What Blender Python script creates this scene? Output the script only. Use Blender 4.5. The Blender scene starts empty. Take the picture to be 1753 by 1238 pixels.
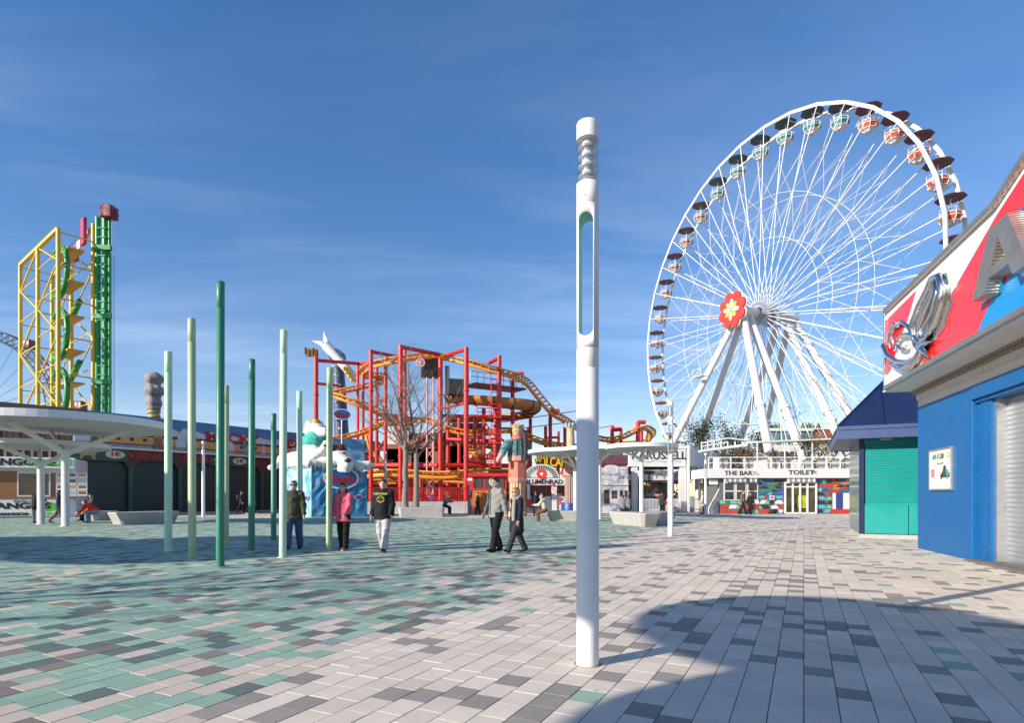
import bpy, bmesh, math, random
import numpy as np
from mathutils import Vector, Matrix
R = math.radians
sc = bpy.context.scene
COL = sc.collection
rnd = random.Random(11)

# ------------------------------------------------------------------ camera, sky, sun, exposure
F, CX, HY, CAMH = 1000.0, 876.5, 849.0, 1.35
cam_d = bpy.data.cameras.new('camera')
cam = bpy.data.objects.new('camera', cam_d); COL.objects.link(cam)
cam.location = (0, 0, CAMH); cam.rotation_euler = (R(90), 0, 0)
cam_d.sensor_fit = 'HORIZONTAL'; cam_d.sensor_width = 36.0
cam_d.lens = 36.0 * F / 1753.0
cam_d.shift_y = (HY - 619.0) / 1753.0
cam_d.clip_start = 0.05; cam_d.clip_end = 6000
sc.camera = cam

SUN_EL, SUN_AZ = 21.0, -120.5          # azimuth measured from +Y towards +X: sun is behind the left shoulder
sdx, sdy = math.sin(R(SUN_AZ)), math.cos(R(SUN_AZ))
sun_dir = Vector((sdx * math.cos(R(SUN_EL)), sdy * math.cos(R(SUN_EL)), math.sin(R(SUN_EL))))
sun_d = bpy.data.lights.new('sun', 'SUN'); sun_d.energy = 3.9; sun_d.angle = R(0.53)
sun_d.color = (1.0, 0.90, 0.77)
sun = bpy.data.objects.new('sun', sun_d); COL.objects.link(sun)
sun.location = sun_dir * 60
sun.rotation_euler = (-sun_dir).to_track_quat('-Z', 'Y').to_euler()

w = bpy.data.worlds.new('World'); sc.world = w; w.use_nodes = True
nt = w.node_tree; N = nt.nodes; L = nt.links
N.clear()
out = N.new('ShaderNodeOutputWorld'); bg = N.new('ShaderNodeBackground')
sky = N.new('ShaderNodeTexSky'); sky.sky_type = 'NISHITA'; sky.sun_disc = False
sky.sun_elevation = R(SUN_EL); sky.sun_rotation = R(SUN_AZ)
sky.air_density = 1.0; sky.dust_density = 0.0; sky.ozone_density = 1.6; sky.altitude = 0
hsv = N.new('ShaderNodeHueSaturation'); hsv.inputs['Saturation'].default_value = 1.4; hsv.inputs['Value'].default_value = 1.0
tc = N.new('ShaderNodeTexCoord'); sep = N.new('ShaderNodeSeparateXYZ')
comb = N.new('ShaderNodeCombineXYZ')
zc = N.new('ShaderNodeMath'); zc.operation = 'MAXIMUM'; zc.inputs[1].default_value = 0.06
dx = N.new('ShaderNodeMath'); dx.operation = 'DIVIDE'; dy = N.new('ShaderNodeMath'); dy.operation = 'DIVIDE'
L.new(tc.outputs['Generated'], sep.inputs[0]); L.new(sep.outputs['Z'], zc.inputs[0])
L.new(sep.outputs['X'], dx.inputs[0]); L.new(zc.outputs[0], dx.inputs[1])
L.new(sep.outputs['Y'], dy.inputs[0]); L.new(zc.outputs[0], dy.inputs[1])
L.new(dx.outputs[0], comb.inputs[0]); L.new(dy.outputs[0], comb.inputs[1])
mp = N.new('ShaderNodeMapping'); mp.inputs['Rotation'].default_value = (0, 0, R(18)); mp.inputs['Scale'].default_value = (0.32, 1.1, 1)
L.new(comb.outputs[0], mp.inputs[0])
n1 = N.new('ShaderNodeTexNoise'); n1.inputs['Scale'].default_value = 0.9; n1.inputs['Detail'].default_value = 9; n1.inputs['Roughness'].default_value = 0.62; n1.inputs['Distortion'].default_value = 0.7
L.new(mp.outputs[0], n1.inputs['Vector'])
n2 = N.new('ShaderNodeTexNoise'); n2.inputs['Scale'].default_value = 0.28; n2.inputs['Detail'].default_value = 3
L.new(comb.outputs[0], n2.inputs['Vector'])
cr = N.new('ShaderNodeValToRGB'); cr.color_ramp.elements[0].position = 0.44; cr.color_ramp.elements[1].position = 0.84
L.new(n1.outputs['Fac'], cr.inputs[0])
cr2 = N.new('ShaderNodeValToRGB'); cr2.color_ramp.elements[0].position = 0.36; cr2.color_ramp.elements[1].position = 0.62
L.new(n2.outputs['Fac'], cr2.inputs[0])
mul = N.new('ShaderNodeMath'); mul.operation = 'MULTIPLY'
L.new(cr.outputs[0], mul.inputs[0]); L.new(cr2.outputs[0], mul.inputs[1])
mul2 = N.new('ShaderNodeMath'); mul2.operation = 'MULTIPLY'; mul2.inputs[1].default_value = 0.4
L.new(mul.outputs[0], mul2.inputs[0])
mix = N.new('ShaderNodeMix'); mix.data_type = 'RGBA'
tint = N.new('ShaderNodeMix'); tint.data_type = 'RGBA'; tint.blend_type = 'MULTIPLY'; tint.inputs['Factor'].default_value = 1.0; tint.inputs['B'].default_value = (1.02, 0.92, 1.05, 1)
gam = N.new('ShaderNodeGamma'); gam.inputs['Gamma'].default_value = 0.86
L.new(sky.outputs[0], gam.inputs['Color']); L.new(gam.outputs[0], hsv.inputs['Color']); L.new(hsv.outputs[0], tint.inputs['A']); L.new(tint.outputs['Result'], mix.inputs['A'])
mix.inputs['B'].default_value = (5.6, 6.2, 7.4, 1)
L.new(mul2.outputs[0], mix.inputs['Factor'])
L.new(mix.outputs['Result'], bg.inputs['Color']); bg.inputs['Strength'].default_value = 0.107
L.new(bg.outputs[0], out.inputs['Surface'])

sc.view_settings.view_transform = 'Standard'; sc.view_settings.look = 'None'
sc.view_settings.exposure = 0.95; sc.view_settings.gamma = 1.0
sc.view_settings.use_curve_mapping = False
sc.render.resolution_x = 1024; sc.render.resolution_y = 724
sc.cycles.max_bounces = 8; sc.cycles.transparent_max_bounces = 16

# ------------------------------------------------------------------ helpers
def at(px, py, Y):
    return Vector(((px - CX) / F * Y, Y, CAMH + (HY - py) / F * Y))
def gnd(px, py):
    Y = F * CAMH / (py - HY)
    return Vector(((px - CX) / F * Y, Y, 0))
def gx(px, Y, z=0.0):
    return Vector(((px - CX) / F * Y, Y, z))

MATS = {}
def mat(name, col, rough=0.6, metal=0.0, var=0.10, scale=6.0, bump=0.0, bscale=40.0, coat=0.0, spec=0.5, trans=0.0, emit=None, dirt=0.0):
    if name in MATS: return MATS[name]
    m = bpy.data.materials.new(name); m.use_nodes = True
    t = m.node_tree; n = t.nodes; l = t.links
    b = n['Principled BSDF']
    b.inputs['Roughness'].default_value = rough; b.inputs['Metallic'].default_value = metal
    b.inputs['Coat Weight'].default_value = coat; b.inputs['Specular IOR Level'].default_value = spec
    b.inputs['Transmission Weight'].default_value = trans
    tcn = n.new('ShaderNodeTexCoord')
    nz = n.new('ShaderNodeTexNoise'); nz.inputs['Scale'].default_value = scale; nz.inputs['Detail'].default_value = 6; nz.inputs['Roughness'].default_value = 0.6
    l.new(tcn.outputs['Object'], nz.inputs['Vector'])
    mr = n.new('ShaderNodeMapRange'); mr.inputs['From Min'].default_value = 0.3; mr.inputs['From Max'].default_value = 0.7
    mr.inputs['To Min'].default_value = 1 - var; mr.inputs['To Max'].default_value = 1 + var * 0.6
    l.new(nz.outputs['Fac'], mr.inputs['Value'])
    vm = n.new('ShaderNodeVectorMath'); vm.operation = 'SCALE'; vm.inputs[0].default_value = col[:3]
    l.new(mr.outputs[0], vm.inputs['Scale'])
    last = vm.outputs['Vector']
    if dirt > 0:
        nd = n.new('ShaderNodeTexNoise'); nd.inputs['Scale'].default_value = scale * 0.35; nd.inputs['Detail'].default_value = 8; nd.inputs['Roughness'].default_value = 0.7
        l.new(tcn.outputs['Object'], nd.inputs['Vector'])
        rp = n.new('ShaderNodeMapRange'); rp.inputs['From Min'].default_value = 0.52; rp.inputs['From Max'].default_value = 0.75; rp.inputs['To Max'].default_value = dirt
        l.new(nd.outputs['Fac'], rp.inputs['Value'])
        mx = n.new('ShaderNodeMix'); mx.data_type = 'RGBA'; mx.inputs['B'].default_value = (0.10, 0.085, 0.07, 1)
        l.new(last, mx.inputs['A']); l.new(rp.outputs[0], mx.inputs['Factor']); last = mx.outputs['Result']
    l.new(last, b.inputs['Base Color'])
    mr2 = n.new('ShaderNodeMapRange'); mr2.inputs['From Min'].default_value = 0.3; mr2.inputs['From Max'].default_value = 0.7
    mr2.inputs['To Min'].default_value = max(0.02, rough - 0.08); mr2.inputs['To Max'].default_value = min(1, rough + 0.08)
    l.new(nz.outputs['Fac'], mr2.inputs['Value']); l.new(mr2.outputs[0], b.inputs['Roughness'])
    if bump > 0:
        nb = n.new('ShaderNodeTexNoise'); nb.inputs['Scale'].default_value = bscale; nb.inputs['Detail'].default_value = 5
        l.new(tcn.outputs['Object'], nb.inputs['Vector'])
        bp = n.new('ShaderNodeBump'); bp.inputs['Strength'].default_value = bump; bp.inputs['Distance'].default_value = 0.02
        l.new(nb.outputs['Fac'], bp.inputs['Height']); l.new(bp.outputs[0], b.inputs['Normal'])
    if emit:
        b.inputs['Emission Color'].default_value = (*emit[:3], 1); b.inputs['Emission Strength'].default_value = emit[3]
    MATS[name] = m
    return m

def link(o, parent=None):
    COL.objects.link(o)
    if parent is not None: o.parent = parent
    return o
def tag(o, label, cat, group=None):
    o['label'] = label; o['category'] = cat
    if group: o['group'] = group
    return o
def thing(name, label, cat, loc=(0, 0, 0), rz=0.0, group=None):
    o = bpy.data.objects.new(name, None); o.empty_display_size = 0.2
    link(o); o.location = loc; o.rotation_euler = (0, 0, rz)
    tag(o, label, cat, group)
    return o
def root_of(o):
    while o.parent is not None: o = o.parent
    return o
def copy_tree(o, parent=None):
    c = o.copy(); COL.objects.link(c); c.parent = parent
    for ch in o.children: copy_tree(ch, c)
    return c

def mat2(name, c1, c2, scale, rough=.5, lo=.42, hi=.6, bump=.3):
    m = mat(name, c1, rough, var=.2, scale=scale, bump=bump, bscale=5)
    t = m.node_tree; n = t.nodes; l = t.links; b = n['Principled BSDF']
    old = b.inputs['Base Color'].links[0].from_socket
    tc_ = n.new('ShaderNodeTexCoord'); nz = n.new('ShaderNodeTexNoise'); nz.inputs['Scale'].default_value = scale * .6; nz.inputs['Detail'].default_value = 7; nz.inputs['Distortion'].default_value = 1.2
    l.new(tc_.outputs['Object'], nz.inputs['Vector']); mr = n.new('ShaderNodeMapRange'); mr.inputs['From Min'].default_value = lo; mr.inputs['From Max'].default_value = hi; l.new(nz.outputs['Fac'], mr.inputs['Value'])
    mx = n.new('ShaderNodeMix'); mx.data_type = 'RGBA'; mx.inputs['B'].default_value = (*c2, 1); l.new(old, mx.inputs['A']); l.new(mr.outputs[0], mx.inputs['Factor']); l.new(mx.outputs['Result'], b.inputs['Base Color'])
    return m

class MB:
    """collects shapes; build() links them as one mesh object. Coordinates are world unless local=True in build."""
    def __init__(s): s.v = []; s.f = []; s.m = []; s.sm = []
    def add(s, vs, fs, mi=0, smooth=False):
        o = len(s.v); s.v.extend([tuple(p) for p in vs])
        for f in fs: s.f.append([i + o for i in f]); s.m.append(mi); s.sm.append(smooth)
    def box(s, c, size, rz=0.0, mi=0, M=None):
        hx, hy, hz = size[0] / 2, size[1] / 2, size[2] / 2
        vs = [Vector((x, y, z)) for x in (-hx, hx) for y in (-hy, hy) for z in (-hz, hz)]
        Mx = M if M is not None else Matrix.Rotation(rz, 3, 'Z')
        vs = [Mx @ v + Vector(c) for v in vs]
        s.add(vs, [(0, 1, 3, 2), (4, 6, 7, 5), (0, 4, 5, 1), (2, 3, 7, 6), (0, 2, 6, 4), (1, 5, 7, 3)], mi)
    def bar(s, a, b, wx, wz, mi=0):
        a = Vector(a); b = Vector(b); d = (b - a)
        ln = d.length
        if ln < 1e-6: return
        q = d.to_track_quat('Y', 'Z').to_matrix()
        s.box((a + b) / 2, (wx, ln, wz), M=q, mi=mi)
    def tube(s, a, b, r0, r1=None, seg=10, caps=True, mi=0, smooth=True):
        r1 = r0 if r1 is None else r1
        a = Vector(a); b = Vector(b); d = b - a
        if d.length < 1e-6: return
        q = d.to_track_quat('Z', 'Y').to_matrix()
        vs = []
        for p, r in ((a, r0), (b, r1)):
            for i in range(seg):
                t = 2 * math.pi * i / seg
                vs.append(p + q @ Vector((r * math.cos(t), r * math.sin(t), 0)))
        fs = [(i, (i + 1) % seg, seg + (i + 1) % seg, seg + i) for i in range(seg)]
        s.add(vs, fs, mi, smooth)
        if caps:
            s.add(vs[:seg], [tuple(range(seg))[::-1]], mi); s.add(vs[seg:], [tuple(range(seg))], mi)
    def path(s, pts, r, seg=8, closed=False, mi=0, smooth=True, caps=True):
        pts = [Vector(p) for p in pts]; n = len(pts)
        rr = r if hasattr(r, '__len__') else [r] * n
        vs = []; prev = None
        for i, p in enumerate(pts):
            if closed: d = pts[(i + 1) % n] - pts[i - 1]
            else: d = pts[min(i + 1, n - 1)] - pts[max(i - 1, 0)]
            d.normalize()
            if prev is None:
                up = Vector((0, 0, 1)) if abs(d.z) < 0.9 else Vector((1, 0, 0))
                x = d.cross(up).normalized()
            else:
                x = (prev - d * prev.dot(d)).normalized()
            prev = x; y = d.cross(x)
            for k in range(seg):
                t = 2 * math.pi * k / seg
                vs.append(p + (x * math.cos(t) + y * math.sin(t)) * rr[i])
        fs = []
        for i in range(n if closed else n - 1):
            j = (i + 1) % n
            for k in range(seg):
                fs.append((i * seg + k, i * seg + (k + 1) % seg, j * seg + (k + 1) % seg, j * seg + k))
        s.add(vs, fs, mi, smooth)
        if caps and not closed:
            s.add(vs[:seg], [tuple(range(seg))[::-1]], mi); s.add(vs[-seg:], [tuple(range(seg))], mi)
    def lathe(s, prof, c=(0, 0, 0), seg=24, mi=0, smooth=True, a0=0.0, flute=0.0, nfl=0):
        c = Vector(c); vs = []
        for (r, z) in prof:
            for k in range(seg):
                t = a0 + 2 * math.pi * k / seg
                rr = r * (1 - flute * (k % 2)) if flute else r
                vs.append(c + Vector((rr * math.cos(t), rr * math.sin(t), z)))
        fs = []
        for i in range(len(prof) - 1):
            for k in range(seg):
                fs.append((i * seg + k, i * seg + (k + 1) % seg, (i + 1) * seg + (k + 1) % seg, (i + 1) * seg + k))
        s.add(vs, fs, mi, smooth)
        if prof[0][0] > 1e-4: s.add(vs[:seg], [tuple(range(seg))[::-1]], mi)
        if prof[-1][0] > 1e-4: s.add(vs[-seg:], [tuple(range(seg))], mi)
    def plate(s, pts, n, th, mi=0):
        """extruded polygon: pts 3D in a plane, thickness th along -n (pts are the front face)"""
        n = Vector(n).normalized(); pts = [Vector(p) for p in pts]
        k = len(pts)
        nn = (pts[1] - pts[0]).cross(pts[2] - pts[1])
        area = Vector((0, 0, 0))
        for i in range(k): area += pts[i].cross(pts[(i + 1) % k])
        if area.dot(n) < 0: pts = pts[::-1]
        back = [p - n * th for p in pts]
        fs = [tuple(range(k)), tuple(range(2 * k - 1, k - 1, -1))]
        for i in range(k):
            j = (i + 1) % k
            fs.append((i, k + i, k + j, j))
        s.add(pts + back, fs, mi)
    def build(s, name, mats, parent=None, local=False, bevel=0.0):
        me = bpy.data.meshes.new(name)
        vs = s.v
        if parent is not None and not local:
            o = root_of(parent).location
            vs = [(a - o.x, b - o.y, c - o.z) for a, b, c in vs]
        me.from_pydata(vs, [], s.f)
        if not isinstance(mats, (list, tuple)): mats = [mats]
        for m_ in mats: me.materials.append(m_)
        me.polygons.foreach_set('material_index', s.m)
        me.polygons.foreach_set('use_smooth', s.sm)
        me.update()
        ob = bpy.data.objects.new(name, me)
        link(ob, parent)
        if bevel > 0:
            bm_ = ob.modifiers.new('bevel', 'BEVEL'); bm_.width = bevel; bm_.segments = 2; bm_.limit_method = 'ANGLE'; bm_.angle_limit = R(40)
        return ob

class Plane:
    """a vertical wall plane: origin on the ground, u along the wall, n out of it"""
    def __init__(s, o, u):
        s.o = Vector(o); s.u = Vector(u).normalized(); s.n = Vector((s.u.y, -s.u.x, 0)); s.z = Vector((0, 0, 1))
        s.rz = math.atan2(s.u.y, s.u.x)
    def p(s, a, z, d=0.0): return s.o + s.u * a + s.n * d + s.z * z
    def box(s, mb, a0, a1, z0, z1, d0, d1, mi=0):
        mb.box(s.p((a0 + a1) / 2, (z0 + z1) / 2, (d0 + d1) / 2), (abs(a1 - a0), abs(d1 - d0), abs(z1 - z0)), rz=s.rz, mi=mi)
    def a_at(s, px):
        """distance along the wall where the picture column px meets it"""
        k = (px - CX) / F
        return (k * s.o.y - s.o.x) / (s.u.x - k * s.u.y)
    def zat(s, px, py, d=0.0):
        q = s.o + s.n * d
        k = (px - CX) / F
        a = (k * q.y - q.x) / (s.u.x - k * s.u.y)
        Y = (q + s.u * a).y
        return a, CAMH + (HY - py) / F * Y
    def poly(s, mb, pts, d, th, mi=0):
        mb.plate([s.p(a, z, d) for a, z in pts], s.n, th, mi)

def text_part(name, body, size, material, parent, origin, u, up=Vector((0, 0, 1)), extrude=0.01, sx=1.0, offset=0.0, align='CENTER', shear=0.0):
    cu = bpy.data.curves.new(name, 'FONT'); cu.body = body; cu.size = size; cu.extrude = extrude; cu.offset = offset
    cu.align_x = align; cu.align_y = 'CENTER'; cu.shear = shear; cu.resolution_u = 3
    tmp = bpy.data.objects.new(name, cu); COL.objects.link(tmp)
    dg = bpy.context.evaluated_depsgraph_get()
    me = bpy.data.meshes.new_from_object(tmp.evaluated_get(dg))
    bpy.data.objects.remove(tmp); bpy.data.curves.remove(cu)
    u = Vector(u).normalized(); up = Vector(up).normalized(); n = u.cross(up)
    M = Matrix(((u.x * sx, up.x, n.x), (u.y * sx, up.y, n.y), (u.z * sx, up.z, n.z))).to_4x4()
    M.translation = Vector(origin) - (root_of(parent).location if parent is not None else Vector())
    me.transform(M); me.materials.clear(); me.materials.append(material)
    ob = bpy.data.objects.new(name, me); link(ob, parent)
    return ob

# ---- signed distance meshing, for soft shapes (people, animals, draped cloth)
def _surface_nets(D, org, h):
    ins = D < 0
    nx, ny, nz = D.shape
    acc = np.zeros((nx - 1, ny - 1, nz - 1, 3)); cnt = np.zeros((nx - 1, ny - 1, nz - 1))
    C = [(0, 0, 0), (1, 0, 0), (0, 1, 0), (1, 1, 0), (0, 0, 1), (1, 0, 1), (0, 1, 1), (1, 1, 1)]
    E = [(0, 1), (2, 3), (4, 5), (6, 7), (0, 2), (1, 3), (4, 6), (5, 7), (0, 4), (1, 5), (2, 6), (3, 7)]
    def sub(A, c): return A[c[0]:nx - 1 + c[0], c[1]:ny - 1 + c[1], c[2]:nz - 1 + c[2]]
    for a, b in E:
        da, db = sub(D, C[a]), sub(D, C[b])
        x = (sub(ins, C[a]) != sub(ins, C[b]))
        idx = np.nonzero(x)
        t = da[idx] / (da[idx] - db[idx])
        pa = np.array(C[a], float); pb = np.array(C[b], float)
        acc[idx] += pa + t[:, None] * (pb - pa); cnt[idx] += 1
    act = cnt > 0
    ids = -np.ones(cnt.shape, int); ai = np.nonzero(act); ids[ai] = np.arange(len(ai[0]))
    V = acc[ai] / cnt[ai][:, None] + np.stack(ai, 1)
    V = V * h + org
    Fs = []
    for ax in range(3):
        sl0 = [slice(None)] * 3; sl1 = [slice(None)] * 3
        sl0[ax] = slice(0, -1); sl1[ax] = slice(1, None)
        ch = ins[tuple(sl0)] != ins[tuple(sl1)]
        i = np.nonzero(ch)
        i = np.stack(i, 1)
        o1, o2 = [(1, 2), (2, 0), (0, 1)][ax]
        ok = (i[:, o1] > 0) & (i[:, o2] > 0) & (i[:, o1] < D.shape[o1] - 1) & (i[:, o2] < D.shape[o2] - 1)
        i = i[ok]
        e1 = np.zeros(3, int); e1[o1] = 1; e2 = np.zeros(3, int); e2[o2] = 1
        q = [ids[tuple((i - e1 - e2).T)], ids[tuple((i - e2).T)], ids[tuple(i.T)], ids[tuple((i - e1).T)]]
        q = np.stack(q, 1)
        fl = ins[tuple(i.T)]
        q[~fl] = q[~fl][:, ::-1]
        Fs.append(q)
    return V, np.concatenate(Fs)
def sdf_mesh(prims, h, k=0.02, wob=0.0, wf=18.0, seed=0):
    """prims: ('c', a, b, ra, rb[, (sx,sy,sz)]) tapered capsule; ('e', c, (rx,ry,rz)[, rot]) ellipsoid; ('b', c, half, round) box; leading '-' subtracts"""
    lo = np.full(3, 1e9); hi = -lo; bb = []
    for p in prims:
        t = p[0].strip('-')
        if t == 'c':
            r = max(p[3], p[4]); s = np.array(p[5] if len(p) > 5 else (1, 1, 1), float)
            a = np.array(p[1], float); b = np.array(p[2], float)
            l0 = np.minimum(a, b) - r * s; h0 = np.maximum(a, b) + r * s
        elif t == 'e':
            c = np.array(p[1], float); r = np.array(p[2], float)
            if len(p) > 3: r = np.full(3, r.max())
            l0, h0 = c - r, c + r
        else:
            c = np.array(p[1], float); r = np.array(p[2], float) + p[3]; l0, h0 = c - r, c + r
        m = k + 2.5 * h + wob; bb.append((l0 - m, h0 + m)); lo = np.minimum(lo, l0 - m); hi = np.maximum(hi, h0 + m)
    lo -= h; n = np.ceil((hi - lo) / h).astype(int) + 2
    D = np.full(n, 1.0, dtype=np.float32)
    ax = [lo[i] + h * np.arange(n[i]) for i in range(3)]
    for p, (l0, h0) in zip(prims, bb):
        i0 = np.maximum(0, np.floor((l0 - lo) / h).astype(int)); i1 = np.minimum(n, np.ceil((h0 - lo) / h).astype(int) + 1)
        X, Y, Z = np.meshgrid(*[ax[q][i0[q]:i1[q]] for q in range(3)], indexing='ij')
        P = np.stack([X, Y, Z], -1)
        t = p[0].strip('-')
        if t == 'c':
            s = np.array(p[5] if len(p) > 5 else (1, 1, 1), float)
            a = np.array(p[1], float) / s; b = np.array(p[2], float) / s; Q = P / s
            ab = b - a; tt = np.clip(((Q - a) @ ab) / max(1e-9, ab @ ab), 0, 1)
            d = (np.linalg.norm(Q - a - tt[..., None] * ab, axis=-1) - (p[3] + (p[4] - p[3]) * tt)) * s.min()
        elif t == 'e':
            r = np.array(p[2], float); Q = P - np.array(p[1], float)
            if len(p) > 3: Q = Q @ np.array(p[3])
            kk = np.linalg.norm(Q / r, axis=-1); k2 = np.linalg.norm(Q / (r * r), axis=-1) + 1e-9
            d = kk * (kk - 1.0) / k2
        else:
            q = np.abs(P - np.array(p[1], float)) - np.array(p[2], float)
            d = np.linalg.norm(np.maximum(q, 0), axis=-1) + np.minimum(q.max(-1), 0) - p[3]
        sl = tuple(slice(i0[q], i1[q]) for q in range(3))
        A = D[sl]
        if p[0][0] == '-':
            D[sl] = np.maximum(A, -d)
        else:
            hh = np.clip(0.5 + 0.5 * (A - d) / k, 0, 1)
            D[sl] = A * (1 - hh) + d * hh - k * hh * (1 - hh)
    if wob > 0:
        X, Y, Z = np.meshgrid(*ax, indexing='ij'); s_ = seed * 1.7
        D += wob * (np.sin(X * wf + Z * wf * .7 + s_) * np.sin(Y * wf * 1.1 - Z * wf * .55 + s_ * 2) + 0.6 * np.sin(Z * wf * 2.3 + X * wf * 1.4 + s_) * np.sin(Y * wf * 1.9 - X * wf * .8 + s_ * 3)).astype(np.float32)
    return _surface_nets(D, lo, h)
def sdf_obj(name, prims, h, material, parent=None, k=0.02, wob=0.0, wf=18.0, seed=0, smooth=True, world=False):
    V, Fq = sdf_mesh(prims, h, k, wob, wf, seed)
    if world and parent is not None: V = V - np.array(root_of(parent).location)
    me = bpy.data.meshes.new(name)
    me.vertices.add(len(V)); me.vertices.foreach_set('co', V.astype(np.float32).ravel())
    me.loops.add(len(Fq) * 4); me.polygons.add(len(Fq))
    me.loops.foreach_set('vertex_index', Fq.astype(np.int32).ravel())
    me.polygons.foreach_set('loop_start', np.arange(0, len(Fq) * 4, 4, dtype=np.int32))
    me.polygons.foreach_set('use_smooth', np.full(len(Fq), smooth))
    me.update(calc_edges=True); me.validate()
    me.materials.append(material)
    ob = bpy.data.objects.new(name, me); link(ob, parent)
    return ob

# shared materials
M_white = mat('white_paint', (0.70, 0.695, 0.68), 0.42, var=0.04, dirt=0.06)
M_white2 = mat('white_wall', (0.64, 0.635, 0.62), 0.6, var=0.05, scale=2, dirt=0.04)
M_wsteel = mat('white_steel', (0.68, 0.68, 0.67), 0.4, var=0.04)
M_dark = mat('dark_void', (0.02, 0.02, 0.022), 0.7)
M_glass = mat('dark_glass', (0.035, 0.04, 0.045), 0.08, spec=0.8, var=0.2, scale=1.5)
M_steel = mat('galvanised', (0.45, 0.46, 0.47), 0.4, metal=0.8)
M_greysteel = mat('grey_steel', (0.24, 0.25, 0.26), 0.5)
M_black = mat('black_paint', (0.02, 0.02, 0.02), 0.5)
M_red = mat('coaster_red', (0.56, 0.025, 0.022), 0.4, var=0.15, scale=1.0)
M_orange = mat('track_orange', (0.78, 0.30, 0.035), 0.4, var=0.15, scale=1.0)
M_concrete = mat('concrete', (0.40, 0.385, 0.365), 0.8, var=0.12, scale=5, bump=0.25, bscale=90, dirt=0.18)
# ------------------------------------------------------------------ ground and paving
def paver_mat(name, col):
    m = bpy.data.materials.new(name); m.use_nodes = True
    t = m.node_tree; n = t.nodes; l = t.links; b = n['Principled BSDF']
    geo = n.new('ShaderNodeNewGeometry'); oi = n.new('ShaderNodeObjectInfo')
    ad = n.new('ShaderNodeMath'); ad.operation = 'ADD'; l.new(geo.outputs['Random Per Island'], ad.inputs[0]); l.new(oi.outputs['Random'], ad.inputs[1])
    fr = n.new('ShaderNodeMath'); fr.operation = 'FRACT'; l.new(ad.outputs[0], fr.inputs[0])
    mr = n.new('ShaderNodeMapRange'); mr.inputs['To Min'].default_value = 0.92; mr.inputs['To Max'].default_value = 1.06; l.new(fr.outputs[0], mr.inputs['Value'])
    geo2 = n.new('ShaderNodeNewGeometry')
    n_f = n.new('ShaderNodeTexNoise'); n_f.inputs['Scale'].default_value = 160; n_f.inputs['Detail'].default_value = 3; l.new(geo2.outputs['Position'], n_f.inputs['Vector'])
    n_l = n.new('ShaderNodeTexNoise'); n_l.inputs['Scale'].default_value = 1.1; n_l.inputs['Detail'].default_value = 7; n_l.inputs['Roughness'].default_value = 0.7; l.new(geo2.outputs['Position'], n_l.inputs['Vector'])
    m1 = n.new('ShaderNodeMapRange'); m1.inputs['From Min'].default_value = .3; m1.inputs['From Max'].default_value = .7; m1.inputs['To Min'].default_value = .88; m1.inputs['To Max'].default_value = 1.1; l.new(n_f.outputs['Fac'], m1.inputs['Value'])
    m2 = n.new('ShaderNodeMapRange'); m2.inputs['From Min'].default_value = .3; m2.inputs['From Max'].default_value = .7; m2.inputs['To Min'].default_value = .88; m2.inputs['To Max'].default_value = 1.08; l.new(n_l.outputs['Fac'], m2.inputs['Value'])
    a = n.new('ShaderNodeMath'); a.operation = 'MULTIPLY'; l.new(mr.outputs[0], a.inputs[0]); l.new(m1.outputs[0], a.inputs[1])
    c = n.new('ShaderNodeMath'); c.operation = 'MULTIPLY'; l.new(a.outputs[0], c.inputs[0]); l.new(m2.outputs[0], c.inputs[1])
    v = n.new('ShaderNodeVectorMath'); v.operation = 'SCALE'; v.inputs[0].default_value = col; l.new(c.outputs[0], v.inputs['Scale'])
    n_s = n.new('ShaderNodeTexNoise'); n_s.inputs['Scale'].default_value = 0.45; n_s.inputs['Detail'].default_value = 9; n_s.inputs['Roughness'].default_value = 0.68; l.new(geo2.outputs['Position'], n_s.inputs['Vector'])
    m3 = n.new('ShaderNodeMapRange'); m3.inputs['From Min'].default_value = .54; m3.inputs['From Max'].default_value = .72; m3.inputs['To Min'].default_value = 1.0; m3.inputs['To Max'].default_value = .80; l.new(n_s.outputs['Fac'], m3.inputs['Value'])
    v0 = v; v = n.new('ShaderNodeVectorMath'); v.operation = 'SCALE'; l.new(v0.outputs['Vector'], v.inputs[0]); l.new(m3.outputs[0], v.inputs['Scale'])
    # small dark spots: chewing gum, drips
    vo = n.new('ShaderNodeTexVoronoi'); vo.inputs['Scale'].default_value = 2.3; l.new(geo2.outputs['Position'], vo.inputs['Vector'])
    sp = n.new('ShaderNodeMapRange'); sp.inputs['From Min'].default_value = 0.03; sp.inputs['From Max'].default_value = 0.05; sp.inputs['To Min'].default_value = 0.45; sp.inputs['To Max'].default_value = 0.0
    l.new(vo.outputs['Distance'], sp.inputs['Value'])
    mx = n.new('ShaderNodeMix'); mx.data_type = 'RGBA'; mx.inputs['B'].default_value = (0.12, 0.11, 0.10, 1)
    l.new(v.outputs['Vector'], mx.inputs['A']); l.new(sp.outputs[0], mx.inputs['Factor'])
    l.new(mx.outputs['Result'], b.inputs['Base Color']); b.inputs['Roughness'].default_value = 0.85; b.inputs['Specular IOR Level'].default_value = 0.12
    bp = n.new('ShaderNodeBump'); bp.inputs['Strength'].default_value = 0.25; bp.inputs['Distance'].default_value = 0.004; l.new(n_f.outputs['Fac'], bp.inputs['Height']); l.new(bp.outputs[0], b.inputs['Normal'])
    return m
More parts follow.
